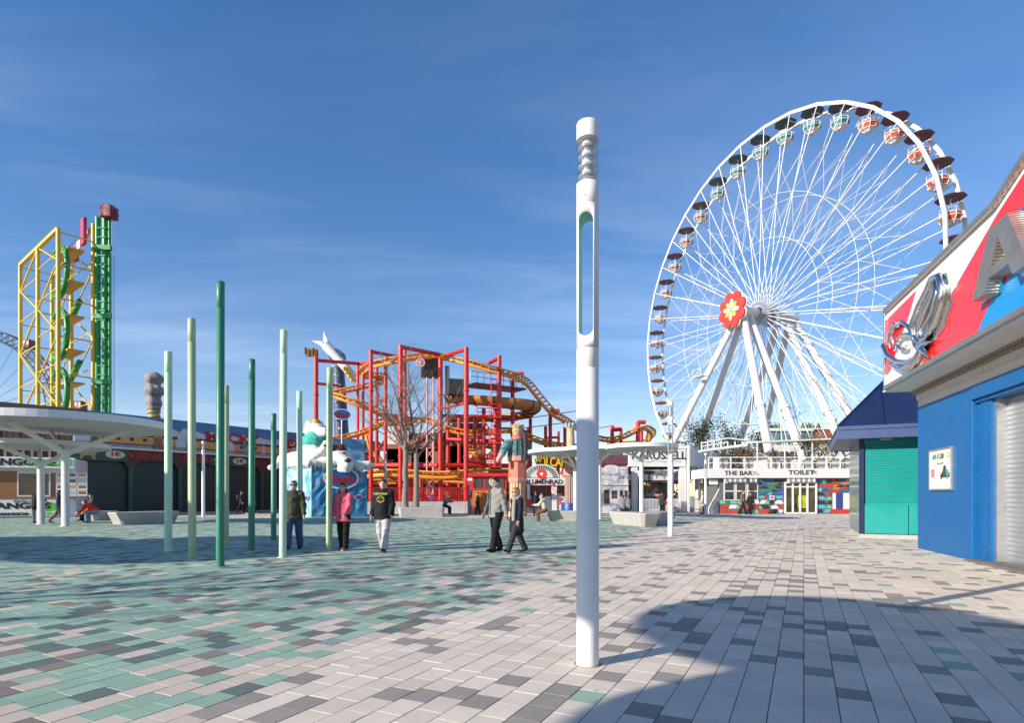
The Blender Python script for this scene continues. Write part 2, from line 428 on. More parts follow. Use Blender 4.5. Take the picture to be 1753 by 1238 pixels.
PV = [paver_mat('paver_beige', (0.655, 0.575, 0.48)), paver_mat('paver_mint', (0.29, 0.425, 0.335)), paver_mat('paver_slate_green', (0.135, 0.18, 0.168)),
      paver_mat('paver_taupe', (0.245, 0.205, 0.185)), paver_mat('paver_bluegrey', (0.255, 0.325, 0.32)), paver_mat('paver_grey', (0.305, 0.28, 0.25)), paver_mat('paver_sand', (0.58, 0.50, 0.42))]
M_sand = mat('joint_sand', (0.11, 0.10, 0.085), 0.95, var=0.3, scale=3)

# far ground: same paving seen too far off to tell the stones apart
gm = bpy.data.materials.new('far_paving'); gm.use_nodes = True
t = gm.node_tree; n = t.nodes; l = t.links; b = n['Principled BSDF']; b.inputs['Roughness'].default_value = 0.9
geo = n.new('ShaderNodeNewGeometry'); mpn = n.new('ShaderNodeMapping'); mpn.inputs['Rotation'].default_value = (0, 0, R(26.5)); l.new(geo.outputs['Position'], mpn.inputs[0])
br = n.new('ShaderNodeTexBrick'); br.inputs['Scale'].default_value = 1.0; br.inputs['Brick Width'].default_value = 0.4; br.inputs['Row Height'].default_value = 0.3; br.inputs['Mortar Size'].default_value = 0.006
br.inputs['Color1'].default_value = (0.40, 0.37, 0.33, 1); br.inputs['Color2'].default_value = (0.27, 0.25, 0.23, 1); br.inputs['Mortar'].default_value = (0.12, 0.11, 0.1, 1); br.inputs['Bias'].default_value = -0.4
l.new(mpn.outputs[0], br.inputs['Vector'])
l.new(br.outputs['Color'], b.inputs['Base Color'])
g = MB(); g.add([(-1500, -300, -0.03), (1500, -300, -0.03), (1500, 3000, -0.03), (-1500, 3000, -0.03)], [(0, 1, 2, 3)])
go = g.build('ground', gm); go['kind'] = 'structure'

TH = math.atan(0.4995)
ld = np.array((math.sin(TH), math.cos(TH))); le = np.array((math.cos(TH), -math.sin(TH)))
PW, PL = 0.2, 0.245
YF = 46.0
pv = MB()
pv.add([(-46, -6, -0.014), (46, -6, -0.014), (46, YF, -0.014), (-46, YF, -0.014)], [(0, 1, 2, 3)])
pave = pv.build('pavement', M_sand); pave['kind'] = 'structure'

bY = np.array([-10, 0, 3.47, 5.17, 6.89, 8.94, 12.7, 17.8, 24.1, 33, 37, 60]); bX = np.array([-2.6, -2.3, -1.95, -1.43, -0.53, 0.21, 1.57, 3.26, 6.1, 11.3, 13.0, 13.0])
g_rng = np.random.default_rng(5)
lanes = np.arange(-260, 180)
cand = []
for i in lanes:
    off = g_rng.uniform(0, PL) if i % 2 else g_rng.uniform(0.3, 0.7) * PL
    j = np.arange(-60, 260)
    u = j * PL + off; v = (i + 0.5) * PW
    cx_ = u * ld[0] + v * le[0]; cy_ = u * ld[1] + v * le[1]
    ok = (cy_ < YF - .3) & (cy_ > 2.2) & (np.abs(cx_) < 0.92 * cy_ + 1.6)
    cand.append(np.stack([cx_[ok], cy_[ok], np.full(ok.sum(), i)], 1))
cand = np.concatenate(cand)
X, Y = cand[:, 0], cand[:, 1]
xb = np.interp(Y, bY, bX)
dist = xb - X
r1 = g_rng.random(len(X)); r2 = g_rng.random(len(X))
green = (dist > 0) & (Y < 36.5 + 1.2 * np.sin(X * .5))
kind = np.zeros(len(X), int)
# grey field
kind[r1 < 0.175] = 5
kind[(r1 > 0.175) & (r1 < 0.19)] = 1
# green field
edge = np.clip(1 - dist / 2.6, 0, 1)
pb = 0.10 + 0.30 * edge
k2 = np.full(len(X), 1)
cum = pb; k2[r2 < cum] = 6
k2[(r2 >= cum) & (r2 < cum + .13)] = 2
k2[(r2 >= cum + .13) & (r2 < cum + .25)] = 3
k2[(r2 >= cum + .25) & (r2 < cum + .31)] = 4
k2[(Y > 14) & ((k2 == 2) | (k2 == 3)) & (g_rng.random(len(X)) < .45)] = 1
kind = np.where(green, k2, kind)
# stone template in lane frame
jl, jc, chf = 0.0030, 0.0013, 0.0021
def stone(mw, ml):
    hw, hl = PW / 2 - jl, PL / 2 - jc
    V = np.array([(-hl, -hw, -.013), (hl, -hw, -.013), (hl, hw, -.013), (-hl, hw, -.013),
                  (-hl, -hw, -chf * .8), (hl, -hw, -chf * .8), (hl, hw, -chf * .8), (-hl, hw, -chf * .8),
                  (-hl + chf, -hw + chf, 0), (hl - chf, -hw + chf, 0), (hl - chf, hw - chf, 0), (-hl + chf, hw - chf, 0)])
    Fc = [(8, 9, 10, 11)] + [(4 + a, 4 + (a + 1) % 4, 8 + (a + 1) % 4, 8 + a) for a in range(4)] + [(a, (a + 1) % 4, 4 + (a + 1) % 4, 4 + a) for a in range(4)]
    W = np.zeros_like(V)
    # local x = along the lane, local y = across (lane direction rotated by -90 deg)
    W[:, 0] = V[:, 0] * ld[0] - V[:, 1] * le[0]; W[:, 1] = V[:, 0] * ld[1] - V[:, 1] * le[1]; W[:, 2] = V[:, 2]
    return W, Fc
SV, SF = stone(0, 0)
ppx = CX + F * X / np.maximum(Y, .1); ppy = HY + F * CAMH / np.maximum(Y, .1)
vis = (ppx > 5) & (ppx < 1748) & (ppy < 1236) 
area = np.where(vis, 1.0 / np.maximum(Y, 0.5) ** 3, 0)
near = np.argsort(-area)[:300]
isn = np.zeros(len(X), bool); isn[near] = True
zj = g_rng.normal(0, 0.0009, len(X)).clip(-.002, .002) * np.clip(8 / np.maximum(Y, 1), .1, 1)
protos = []
for k in range(7):
    me = bpy.data.meshes.new('paver'); me.from_pydata(SV.tolist(), [], SF); me.materials.append(PV[k]); me.update(); protos.append(me)
for i in near:
    o = bpy.data.objects.new('paver', protos[kind[i]]); o.location = (X[i], Y[i], zj[i]); o.rotation_euler = (g_rng.normal(0, .002), g_rng.normal(0, .002), 0)
    link(o, pave)
rest = np.nonzero(~isn)[0]
nv = len(SV); nf = len(SF)
VV = SV[None] + np.stack([X[rest], Y[rest], zj[rest]], 1)[:, None]
# tilt far stones a touch too
tl = g_rng.normal(0, .0018, (len(rest), 2))
VV[:, :, 2] += SV[None, :, 0] * tl[:, None, 0] + SV[None, :, 1] * tl[:, None, 1]
FF = np.array(SF)[None] + (np.arange(len(rest)) * nv)[:, None, None]
me = bpy.data.meshes.new('paver_field')
me.vertices.add(len(rest) * nv); me.vertices.foreach_set('co', VV.astype(np.float32).ravel())
me.loops.add(FF.size); me.polygons.add(len(rest) * nf)
me.loops.foreach_set('vertex_index', FF.astype(np.int32).ravel())
me.polygons.foreach_set('loop_start', np.arange(0, FF.size, 4, dtype=np.int32))
me.polygons.foreach_set('material_index', np.repeat(kind[rest], nf).astype(np.int32)); me.polygons.foreach_set('use_smooth', np.zeros(len(rest) * nf, dtype=bool))
for m_ in PV: me.materials.append(m_)
me.update(calc_edges=True)
o = bpy.data.objects.new('paver_field', me); link(o, pave); o['kind'] = 'stuff'
# ------------------------------------------------------------------ lamps
M_teal_in = mat('slot_green', (0.19, 0.50, 0.41), 0.5, var=0.06)
M_lens = mat('lamp_louvre', (0.62, 0.63, 0.65), 0.22, metal=0.55, var=0.1)
M_clear = bpy.data.materials.new('clear_acrylic'); M_clear.use_nodes = True
_n = M_clear.node_tree.nodes; _l = M_clear.node_tree.links; _n.remove(_n['Principled BSDF'])
_t = _n.new('ShaderNodeBsdfTransparent'); _t.inputs[0].default_value = (.95, .96, .97, 1); _g = _n.new('ShaderNodeBsdfGlossy'); _g.inputs['Roughness'].default_value = .03
_m = _n.new('ShaderNodeMixShader')
_m.inputs[0].default_value = .07; _l.new(_t.outputs[0], _m.inputs[1]); _l.new(_g.outputs[0], _m.inputs[2]); _l.new(_m.outputs[0], _n['Material Output'].inputs['Surface'])
def make_lamp(label):
    t = thing('street_lamp', label, 'lamp', group='white tube lamps of the square')
    r = 0.089
    a = MB(); a.lathe([(r, 0.0), (r, 2.36), (r - .002, 2.362), (r - .002, 2.366), (r, 2.368), (r, 2.52)], seg=40)
    a.build('post', M_white, t, local=True)
    # slotted section: a solid tube with a round-ended slot cut through it
    s = MB(); s.lathe([(r, 2.52), (r, 3.66), (r - .002, 3.662), (r - .002, 3.666), (r, 3.668), (r, 3.84)], seg=40)
    so = s.build('slotted_tube', [M_white, M_teal_in], t, local=True)
    c = MB(); hw = 0.058; z0, z1 = 2.61 + hw, 3.585 - hw
    prof = [(hw * math.cos(q), z0 + hw * math.sin(q)) for q in np.linspace(math.pi, 2 * math.pi, 13)] + [(hw * math.cos(q), z1 + hw * math.sin(q)) for q in np.linspace(0, math.pi, 13)]
    c.plate([Vector((x, -0.3, z)) for x, z in prof], (0, -1, 0), 0.6)
    co = c.build('cutter', [M_teal_in], None)
    bo = so.modifiers.new('slot', 'BOOLEAN'); bo.object = co; bo.operation = 'DIFFERENCE'; bo.solver = 'EXACT'; bo.material_mode = 'TRANSFER'
    dg = bpy.context.evaluated_depsgraph_get()
    me = bpy.data.meshes.new_from_object(so.evaluated_get(dg)); so.modifiers.clear(); so.data = me
    bpy.data.objects.remove(co)
    g = MB(); g.lathe([(r - .001, 3.842), (r - .001, 4.19)], seg=32); 
    gi = [(r - .006, 3.842), (r - .006, 4.19)]
    g.lathe(gi[::-1], seg=32)
    g = MB()
    ring = lambda rr, z: [Vector((rr * math.cos(2 * math.pi * k / 32), rr * math.sin(2 * math.pi * k / 32), z)) for k in range(32)]
    A, B_, C_, D_ = ring(r - .001, 3.842), ring(r - .001, 4.19), ring(r - .006, 4.19), ring(r - .006, 3.842)
    fs = []
    for q in range(4):
        for k in range(32): fs.append((q * 32 + k, q * 32 + (k + 1) % 32, ((q + 1) % 4) * 32 + (k + 1) % 32, ((q + 1) % 4) * 32 + k))
    g.add(A + B_ + C_ + D_, fs, 0, True); g.build('glass_cylinder', M_clear, t, local=True)
    cp = MB(); cp.lathe([(r, 4.19), (r, 4.318), (r - .004, 4.326), (r - .014, 4.332), (0.0001, 4.334)], seg=40); cp.build('cap', M_white, t, local=True)
    core = MB(); core.lathe([(.046, 3.842), (.046, 4.19)], seg=16); core.build('light_core', M_white2, t, local=True)
    for k in range(4):
        l_ = MB(); z = 3.90 + k * .076
        l_.lathe([(.046, z - .030), (.060, z - .024), (.076, z - .006), (.077, z + .003), (.062, z + .006), (.047, z + .016)], seg=28); l_.build('louvre', M_lens, t, local=True)
    sc_ = MB(); sc_.tube((0, -r - .004, 3.72), (0, -r + .006, 3.72), .006, seg=8); sc_.build('screw', M_greysteel, t, local=True)
    return t
lamp = make_lamp('tall white tube lamp with a slot, standing in front on the beige paving')
lamp.location = gnd(1006, 1138); lamp.rotation_euler = (0, 0, R(-19))
lp = lamp.location
LAMPS = [((1148, 918), 1.04, 'white tube lamp on the paving between ring bench and toilet building'), ((348, 886), 1.10, 'far white tube lamp in front of the dark green shutters'),
         ((660, 883), 1.0, 'white tube lamp behind the person in the black hoodie'), ((1208, 882), 1.0, 'far white tube lamp at the left end of the bar building')]
for (p, s, lb) in LAMPS:
    c = copy_tree(lamp); c.location = gnd(*p); c.scale = (s, s, s); c['label'] = lb; c.rotation_euler = (0, 0, R(-30))
# surround at the main lamp foot: cut stones and sandy grout
M_grout = mat('yellow_grout', (0.30, 0.24, 0.12), 0.95, var=0.3, scale=30)
gr = MB(); gr.lathe([(0.089, 0.0005), (0.112, 0.003), (0.118, -.004)], (lp.x, lp.y, 0), seg=14)
o = gr.build('grout_collar', M_grout); tag(o, 'sandy grout ring around the foot of the tall front lamp', 'grout')


# ------------------------------------------------------------------ green poles
GP = {'mint': mat('pole_mint', (0.44, 0.64, 0.47), 0.45, var=0.05, dirt=0.05), 'lime': mat('pole_moss', (0.36, 0.47, 0.27), 0.45, var=0.05, dirt=0.05), 'teal': mat('pole_emerald', (0.028, 0.20, 0.125), 0.42, var=0.06, dirt=0.04)}
POLES = [(288, 602, 944, 12, 'mint', 'mint green pole, leftmost of the pole cluster'), (329, 546, 955, 12.6, 'lime', 'tall moss green pole, second from the left in the cluster'),
         (377, 482, 970, 13.4, 'teal', 'tallest emerald pole at the front of the cluster'), (387, 660, 933, 9, 'lime', 'moss green pole half hidden behind the tallest emerald pole'),
         (430.5, 615, 942, 10.6, 'teal', 'emerald pole of middle height right of the tallest one'), (468.5, 708, 925, 9, 'teal', 'shortest emerald pole in front of the ice kiosk corner'),
         (484, 565, 955, 12, 'mint', 'tall mint pole in front of the person in the olive jacket'), (514, 670, 934, 9.4, 'mint', 'short mint pole behind the person in the olive jacket'),
         (563.5, 630, 943, 10.6, 'lime', 'moss green pole beside the person in the pink jacket')]
for (px, ty, by, wpx, cn, lb) in POLES:
    g0 = gnd(px, by); Y = g0.y; top = CAMH + (HY - ty) / F * Y; r = wpx / F * Y / 2
    t = thing('painted_pole', lb, 'pole', g0, group='green poles in a cluster'); t.rotation_euler = (R(rnd.uniform(-.25, .25)), R(rnd.uniform(-.3, .3)), 0)
    a = MB(); a.lathe([(r, 0), (r, top - .52), (r - .003, top - .517), (r - .003, top - .512), (r, top - .509), (r, top - .012), (r - .012, top)], seg=28); a.build('shaft', GP[cn], t, local=True)
    a = MB(); a.lathe([(r + .05, 0.0005), (r + .05, .006), (r + .002, .009)], seg=24); a.build('foot_plate', GP[cn], t, local=True)

# ------------------------------------------------------------------ mushroom canopies
M_sheet = bpy.data.materials.new('canopy_sheet'); M_sheet.use_nodes = True
_n = M_sheet.node_tree.nodes; _l = M_sheet.node_tree.links; _b = _n['Principled BSDF']; _b.inputs['Base Color'].default_value = (.72, .72, .71, 1); _b.inputs['Roughness'].default_value = .5
_nz = _n.new('ShaderNodeTexNoise'); _nz.inputs['Scale'].default_value = 1.5; _rm = _n.new('ShaderNodeMapRange'); _rm.inputs['To Min'].default_value = .22; _rm.inputs['To Max'].default_value = .38; _l.new(_nz.outputs['Fac'], _rm.inputs['Value'])
_tr = _n.new('ShaderNodeBsdfTranslucent'); _tr.inputs[0].default_value = (.85, .85, .84, 1); _mx = _n.new('ShaderNodeMixShader'); _l.new(_rm.outputs[0], _mx.inputs[0]); _l.new(_b.outputs[0], _mx.inputs[1]); _l.new(_tr.outputs[0], _mx.inputs[2]); _l.new(_mx.outputs[0], _n['Material Output'].inputs['Surface'])
def canopy(label, base, h, r, rs=0.13, rot=0.0, th=0.20):
    base = Vector(base); t = thing('disc_canopy', label, 'canopy', base, group='white disc canopies')
    a = MB(); a.lathe([(rs + .05, 0), (rs + .05, .012), (rs, .014), (rs, h - r * .30), (rs * .9, h - r * .27)], seg=24); a.build('stem', M_wsteel, t, local=True)
    for k in range(3):
        q = rot + k * 2 * math.pi / 3
        d = Vector((math.cos(q), math.sin(q), 0))
        s = MB(); s.bar(Vector((0, 0, h - r * .31)) + d * rs * .4, d * r * .62 + Vector((0, 0, h - .12)), rs * .75, rs * 1.1); s.build('strut', M_wsteel, t, local=True)
    b = MB(); seg = 72
    V = []
    for rr, z in ((r, h - .10), (r, h + th - .10), (r - .045, h + th - .10), (r - .045, h - .10)):
        for k in range(seg): V.append((rr * math.cos(2 * math.pi * k / seg), rr * math.sin(2 * math.pi * k / seg), z))
    fs = []
    for q in range(4):
        for k in range(seg): fs.append((q * seg + k, q * seg + (k + 1) % seg, ((q + 1) % 4) * seg + (k + 1) % seg, ((q + 1) % 4) * seg + k))
    b.add(V, fs, 0, False); b.build('rim_band', M_wsteel, t, local=True)
    pl = MB(); pl.lathe([(r - .05, h + .05), (.0001, h + .075)], seg=48, smooth=False); pl.build('roof_sheet', M_sheet, t, local=True)
    sl = MB(); n_ = max(16, int(r * 2 / .14))
    for k in range(n_):
        y = -r + (k + .5) * 2 * r / n_; hw = math.sqrt(max(0, (r - .05) ** 2 - y * y))
        c, s_ = math.cos(rot), math.sin(rot)
        sl.box((-s_ * y, c * y, h - .03), (2 * hw, .035, .11), rz=rot)
    o = sl.build('slat_grid', M_wsteel, t, local=True); o['kind'] = 'stuff'
    return t
canopy('largest white disc canopy at the left edge, above the two seated people', gnd(112, 901.5), 4.45, 3.98, rs=.155, rot=.35, th=.3)
canopy('smaller white disc canopy in front of the drinks stand', gnd(70, 898), 3.72, 2.75, rs=.15, rot=.2)
canopy('white disc canopy over the ring bench before the carousel', gx(1098, 30.5), 3.88, 1.86, rs=.11, rot=.5)
canopy('white disc canopy left of the front lamp, over the low bench', gx(985, 35), 3.95, 2.85, rs=.13, rot=.1)
canopy('white disc canopy just right of the front lamp', gnd(1026, 890), 3.95, 2.1, rs=.11, rot=.9)
# unseen canopies added beside and behind the camera to throw shadows on the paving
def shadow_spot(x, y, h):
    D = h / math.tan(R(SUN_EL)); return Vector((x + sdx * D, y + sdy * D, 0))
tc2 = canopy('added unseen twin disc canopy beside the viewer, shaped for its shadow', shadow_spot(2.15, 2.56, 4.2), 4.2, 1.95, rot=.8)
q0 = shadow_spot(3.3, 5.85, 4.2) - tc2.location
s = MB(); s.lathe([(.0001, 4.23), (1.88, 4.23), (1.88, 4.12), (1.90, 4.12), (1.90, 4.30), (.0001, 4.30)], q0, seg=64, smooth=False); s.build('second_disc', M_wsteel, tc2, local=True)
s = MB(); s.bar(Vector((0, 0, 4.0)), q0 + Vector((0, 0, 4.1)), .16, .16); s.build('carrier_arm', M_wsteel, tc2, local=True)  # made-up arm replaces a stem whose shadow would cross the view
canopy('wide disc added unseen beyond the left edge to cast shade, nearer', shadow_spot(-8.2, 15.6, 5.2), 5.2, 4.0, rot=.2)  # added stand-in discs for the unknown casters of the left shade band
canopy('wide disc added unseen beyond the left edge to cast shade, farther', shadow_spot(-15.2, 15.0, 5.2), 5.2, 4.2, rot=.6)

# ------------------------------------------------------------------ concrete benches and planters
def bench(name, label, p0, p1, h, w0, flare=0.16, seatcut=True, cat='bench'):
    """faceted concrete block from p0 to p1 along its length: top wider than foot, ends sloping"""
    p0 = Vector(p0); p1 = Vector(p1); c = (p0 + p1) / 2; u = (p1 - p0).normalized(); v = Vector((-u.y, u.x, 0)); ln = (p1 - p0).length
    t = thing(name, label, cat, c, group='concrete seats')
    def ring(l_, w_, z, ch):
        pts = [(-l_, -w_ + ch), (-l_ + ch, -w_), (l_ - ch, -w_), (l_, -w_ + ch), (l_, w_ - ch), (l_ - ch, w_), (-l_ + ch, w_), (-l_, w_ - ch)]
        return [u * a + v * b + Vector((0, 0, z)) for a, b in pts]
    lv = [ring(ln / 2 - flare * 1.3, w0 / 2 - flare, 0.0, .10), ring(ln / 2 - flare * 1.2, w0 / 2 - flare * .9, .05, .10), ring(ln / 2, w0 / 2, h - .05, .16), ring(ln / 2 - .01, w0 / 2 - .01, h, .16)]
    m_ = MB(); V = [p for r_ in lv for p in r_]
    fs = []
    for i in range(3):
        for k in range(8): fs.append((i * 8 + k, i * 8 + (k + 1) % 8, (i + 1) * 8 + (k + 1) % 8, (i + 1) * 8 + k))
    fs.append(tuple(range(24, 32))); fs.append(tuple(range(7, -1, -1)))
    m_.add(V, fs); m_.build('block', M_concrete, t, local=True, bevel=.015)
    return t
bench('concrete_bench', 'long faceted concrete bench under the largest left canopy', gnd(192, 899), gnd(299, 895), .58, 1.3)
bench('concrete_bench', 'concrete bench with two people seated, left of the long bench', gnd(150, 892), gnd(196, 890), .5, .9)
bench('concrete_bench', 'low concrete bench beside the person in the cream coat', gnd(936, 892), gnd(1010, 892.5), .55, 1.1)
# ring bench: front block plus return blocks round the canopy stem
bench('concrete_bench', 'faceted front block of the concrete ring bench, sunlit', gnd(1056, 897), gnd(1117, 903), .60, 1.0)
bench('concrete_bench', 'shaded right block of the concrete ring bench', gnd(1112, 899), gnd(1143, 895), .58, 1.0)
bench('concrete_bench', 'rear block of the ring bench carrying the seated couple', gnd(1057, 886), gnd(1090, 886), .52, .8)
# manhole cover in the green paving
mh = MB(); c = gnd(1070, 902.5); mh.box(c + Vector((0, 0, .004)), (.9, .9, .012), rz=.4); o = mh.build('manhole_cover', M_greysteel); tag(o, 'square steel cover set in green paving before ring bench', 'manhole cover')
# ------------------------------------------------------------------ blue amusement hall on the right
M_blue = mat('hall_blue', (0.002, 0.105, 0.31), 0.45, var=0.07, scale=1.2, dirt=0.10)
M_bluedeep = mat('hall_blue_deep', (0.008, 0.085, 0.32), 0.42, var=0.07, scale=1.2)
M_cream = mat('soffit_cream', (0.62, 0.585, 0.53), 0.65, var=0.08, scale=2, dirt=0.15)
M_signred = mat('sign_red', (0.72, 0.022, 0.016), 0.32, var=0.05, coat=0.3)
M_signwhite = mat('sign_white', (0.80, 0.79, 0.76), 0.35, var=0.04, coat=0.3)
M_signblue = mat('sign_blue', (0.005, 0.25, 0.60), 0.32, var=0.05, coat=0.3)
M_chrome = mat('chrome', (0.78, 0.77, 0.74), 0.13, metal=1.0, var=0.12, scale=14, bump=0.12, bscale=14)
M_slat = mat('roller_slat', (0.40, 0.41, 0.415), 0.42, metal=0.55, var=0.10, scale=2.5, dirt=0.12)
def ribbed(name, col, sc_=7):
    m = mat(name, col, 0.35, metal=0.75, var=0.10, scale=3)
    t = m.node_tree; n = t.nodes; l = t.links
    wv = n.new('ShaderNodeTexWave'); wv.inputs['Scale'].default_value = sc_; wv.bands_direction = 'Z'; tc_ = n.new('ShaderNodeTexCoord'); l.new(tc_.outputs['Object'], wv.inputs['Vector'])
    bp = n.new('ShaderNodeBump'); bp.inputs['Strength'].default_value = 0.8; bp.inputs['Distance'].default_value = 0.02; l.new(wv.outputs['Fac'], bp.inputs['Height']); l.new(bp.outputs[0], n['Principled BSDF'].inputs['Normal'])
    return m
M_rib = ribbed('ribbed_metal', (0.46, 0.44, 0.40))
HD = 17.4
W = Plane(gnd(1571, 939), (-math.sin(R(HD)), -math.cos(R(HD)), 0))
hall = thing('amusement_hall', 'blue hall with red white and blue sign board, ribbed letter and roller shutter', 'building', W.o)
aP = W.a_at(1664); aS = W.a_at(1686); aE = 13.5
x = MB(); W.box(x, 0, aP, 0, 3.62, -.5, 0); x.build('wall', M_blue, hall, bevel=.01)
x = MB(); W.box(x, aP + .02, aS, 0, 3.30, -.5, -.10); W.box(x, aP + .15, aS - .12, 0, 3.3, -.5, -.085); x.build('pilaster', M_blue, hall)
for zz in np.arange(.35, 3.2, .47):
    for aa in (aP + .05, aS - .06):
        s = MB(); s.tube(W.p(aa, zz, -.1), W.p(aa, zz, -.092), .012, seg=8); s.build('rivet', M_steel, hall)
x = MB(); W.box(x, aP + .001, aE, 3.32, 3.60, -.5, .03); W.box(x, aP + .001, aE, 3.25, 3.32, -.5, -.04); x.build('lintel', M_blue, hall, bevel=.008)
x = MB(); W.box(x, -.001, aE, 0, 6.6, -6, -.505); x.build('hall_body', M_bluedeep, hall)
# end wall towards the teal kiosk
x = MB(); W.box(x, aS, aS + .09, .06, 3.25, -.42, -.16); x.build('shutter_rail', M_steel, hall)
nsl = 34; z0 = .09; dz = (3.26 - z0) / nsl
for k in range(nsl):
    x = MB()
    prof = [(0, 0), (.006, .008), (.009, dz * .5), (.006, dz - .008), (0, dz - .002)]
    vs = []; a0, a1 = aS + .06, aE
    for a in (a0, a1):
        for d, z in prof: vs.append(W.p(a, z0 + k * dz + z, -.34 + d))
    n_ = len(prof)
    x.add(vs, [(i, i + 1, n_ + i + 1, n_ + i) for i in range(n_ - 1)] + [tuple(range(n_)), tuple(range(2 * n_ - 1, n_ - 1, -1))])
    x.build('shutter_slat', M_slat, hall)
x = MB(); W.box(x, aS + .06, aE, .02, .09, -.37, -.31); x.build('shutter_bottom_rail', M_steel, hall)
x = MB(); W.box(x, aS + .05, aE, .09, 3.3, -.36, -.352); x.build('shutter_back', M_greysteel, hall)
x = MB(); W.box(x, aP - .1, aE, .0, .05, -.5, .12); x.build('door_sill', mat('rubber_mat', (0.16, 0.14, 0.125), 0.9, bump=0.5, bscale=60, var=.2), hall, bevel=.01)
x = MB(); W.box(x, -.01, aE, 3.62, 3.90, -.5, -.01); x.build('frieze', M_cream, hall)
# scalloped metal valance: half discs hanging on the frieze
for k in range(int(aE / .105)):
    x = MB(); ac = .05 + k * .105
    pts = [(ac - .05, 3.93), (ac + .05, 3.93)] + [(ac + .04 * math.cos(q), 3.84 + .05 * math.sin(q)) for q in np.linspace(0, -math.pi, 7)]
    W.poly(x, pts, .035, .02); x.build('scallop', M_cream, hall)
M_dent = mat('dentil_brown', (0.36, 0.30, 0.24), 0.5, metal=0.2, var=0.2)
for k in range(int(aE / .12)):
    x = MB(); ac = .06 + k * .12
    W.box(x, ac - .04, ac + .04, 3.935, 3.985, .0, .11); W.box(x, ac - .04, ac + .04, 3.99, 4.03, .0, .17); x.build('dentil', M_dent, hall)
x = MB(); W.box(x, -.005, aE, 3.905, 4.035, -.5, .02); x.build('dentil_backing', M_cream, hall)
# soffit: curved underside from frieze to the sign box
sg = 0.80; zb = 4.04
prof = [(-.02, 4.032), (.20, 4.034), (.45, 4.036), (sg - .02, 4.04), (sg - .02, 4.09), (-.02, 4.09)]
x = MB(); vs = [W.p(a, z, d) for a in (-.02, aE) for d, z in prof]; k = len(prof)
x.add(vs, [(i, (i + 1) % k, k + (i + 1) % k, k + i) for i in range(k)] + [tuple(range(k)), tuple(range(2 * k - 1, k - 1, -1))]); x.build('soffit', M_cream, hall)
def zz(px, py): return W.zat(px, py, sg)
def zq(ux, uy): return zz(1420 + ux / 2.949, 260 + uy / 2.949)     # coordinates measured on an enlargement of the sign
aL, zT = zq(290, 842); aK, zK = zq(845, 322)
zT = 6.02; zb2 = 4.10
slope = 0.28
def ztop(a): return zT if a < aK else zT + (a - aK) * slope
aM = aE - .5
box = [(aL, zb2), (aM, zb2), (aM, ztop(aM)), (aK, zT), (aL, zT)]
x = MB(); W.poly(x, box, sg - .004, .75); x.build('sign_box', M_signwhite, hall)
def clampz(p): a, z = p; return (max(aL, a), min(max(z, zb2), ztop(a)))
red1 = [clampz(zq(*q)) for q in ((287, 850), (437, 700), (400, 830), (350, 960), (310, 1100), (290, 1130))]
x = MB(); W.poly(x, red1, sg + .002, .008); x.build('sign_stripe', M_signred, hall)
b0 = [zq(*q) for q in ((982, 560), (900, 640), (820, 745), (745, 915))]
red2 = [clampz(zq(840, 325)), (aM, ztop(aM)), (aM, b0[0][1] + (aM - b0[0][0]) * .55)] + [clampz(q) for q in b0] + [(clampz(zq(745, 915))[0], zb2), (clampz(zq(455, 1082))[0], zb2)] + [clampz(zq(*q)) for q in ((500, 980), (560, 880), (625, 700))]
x = MB(); W.poly(x, red2, sg + .002, .008); x.build('sign_stripe', M_signred, hall)
bl = [(aM, b0[0][1] + (aM - b0[0][0]) * .55)] + [clampz(q) for q in b0] + [(clampz(zq(745, 915))[0], zb2), (aM, zb2)]
x = MB(); W.poly(x, bl, sg + .005, .008); x.build('sign_stripe', M_signblue, hall)
# frame bars
x = MB(); W.box(x, aL - .06, aM, zb2 - .06, zb2 + .05, sg - .1, sg + .07); x.build('frame_bar', M_rib, hall, bevel=.012)
x = MB(); W.box(x, aL - .06, aL + .03, zb2 + .05, zT + .02, sg - .1, sg + .07); x.build('frame_bar', M_chrome, hall, bevel=.012)
x = MB(); x.bar(W.p(aL - .06, zT + .04, sg), W.p(aK, zT + .04, sg), .17, .11); x.build('frame_bar', M_rib, hall, bevel=.012)
x = MB(); x.bar(W.p(aK, zT + .04, sg), W.p(aM, ztop(aM) + .04, sg), .17, .11); x.build('frame_bar', M_rib, hall, bevel=.012)
x = MB(); W.box(x, aL - .02, aK + .6, zT + .0, zT + .10, sg - .75, sg - .3); x.build('roof_edge', M_black, hall)
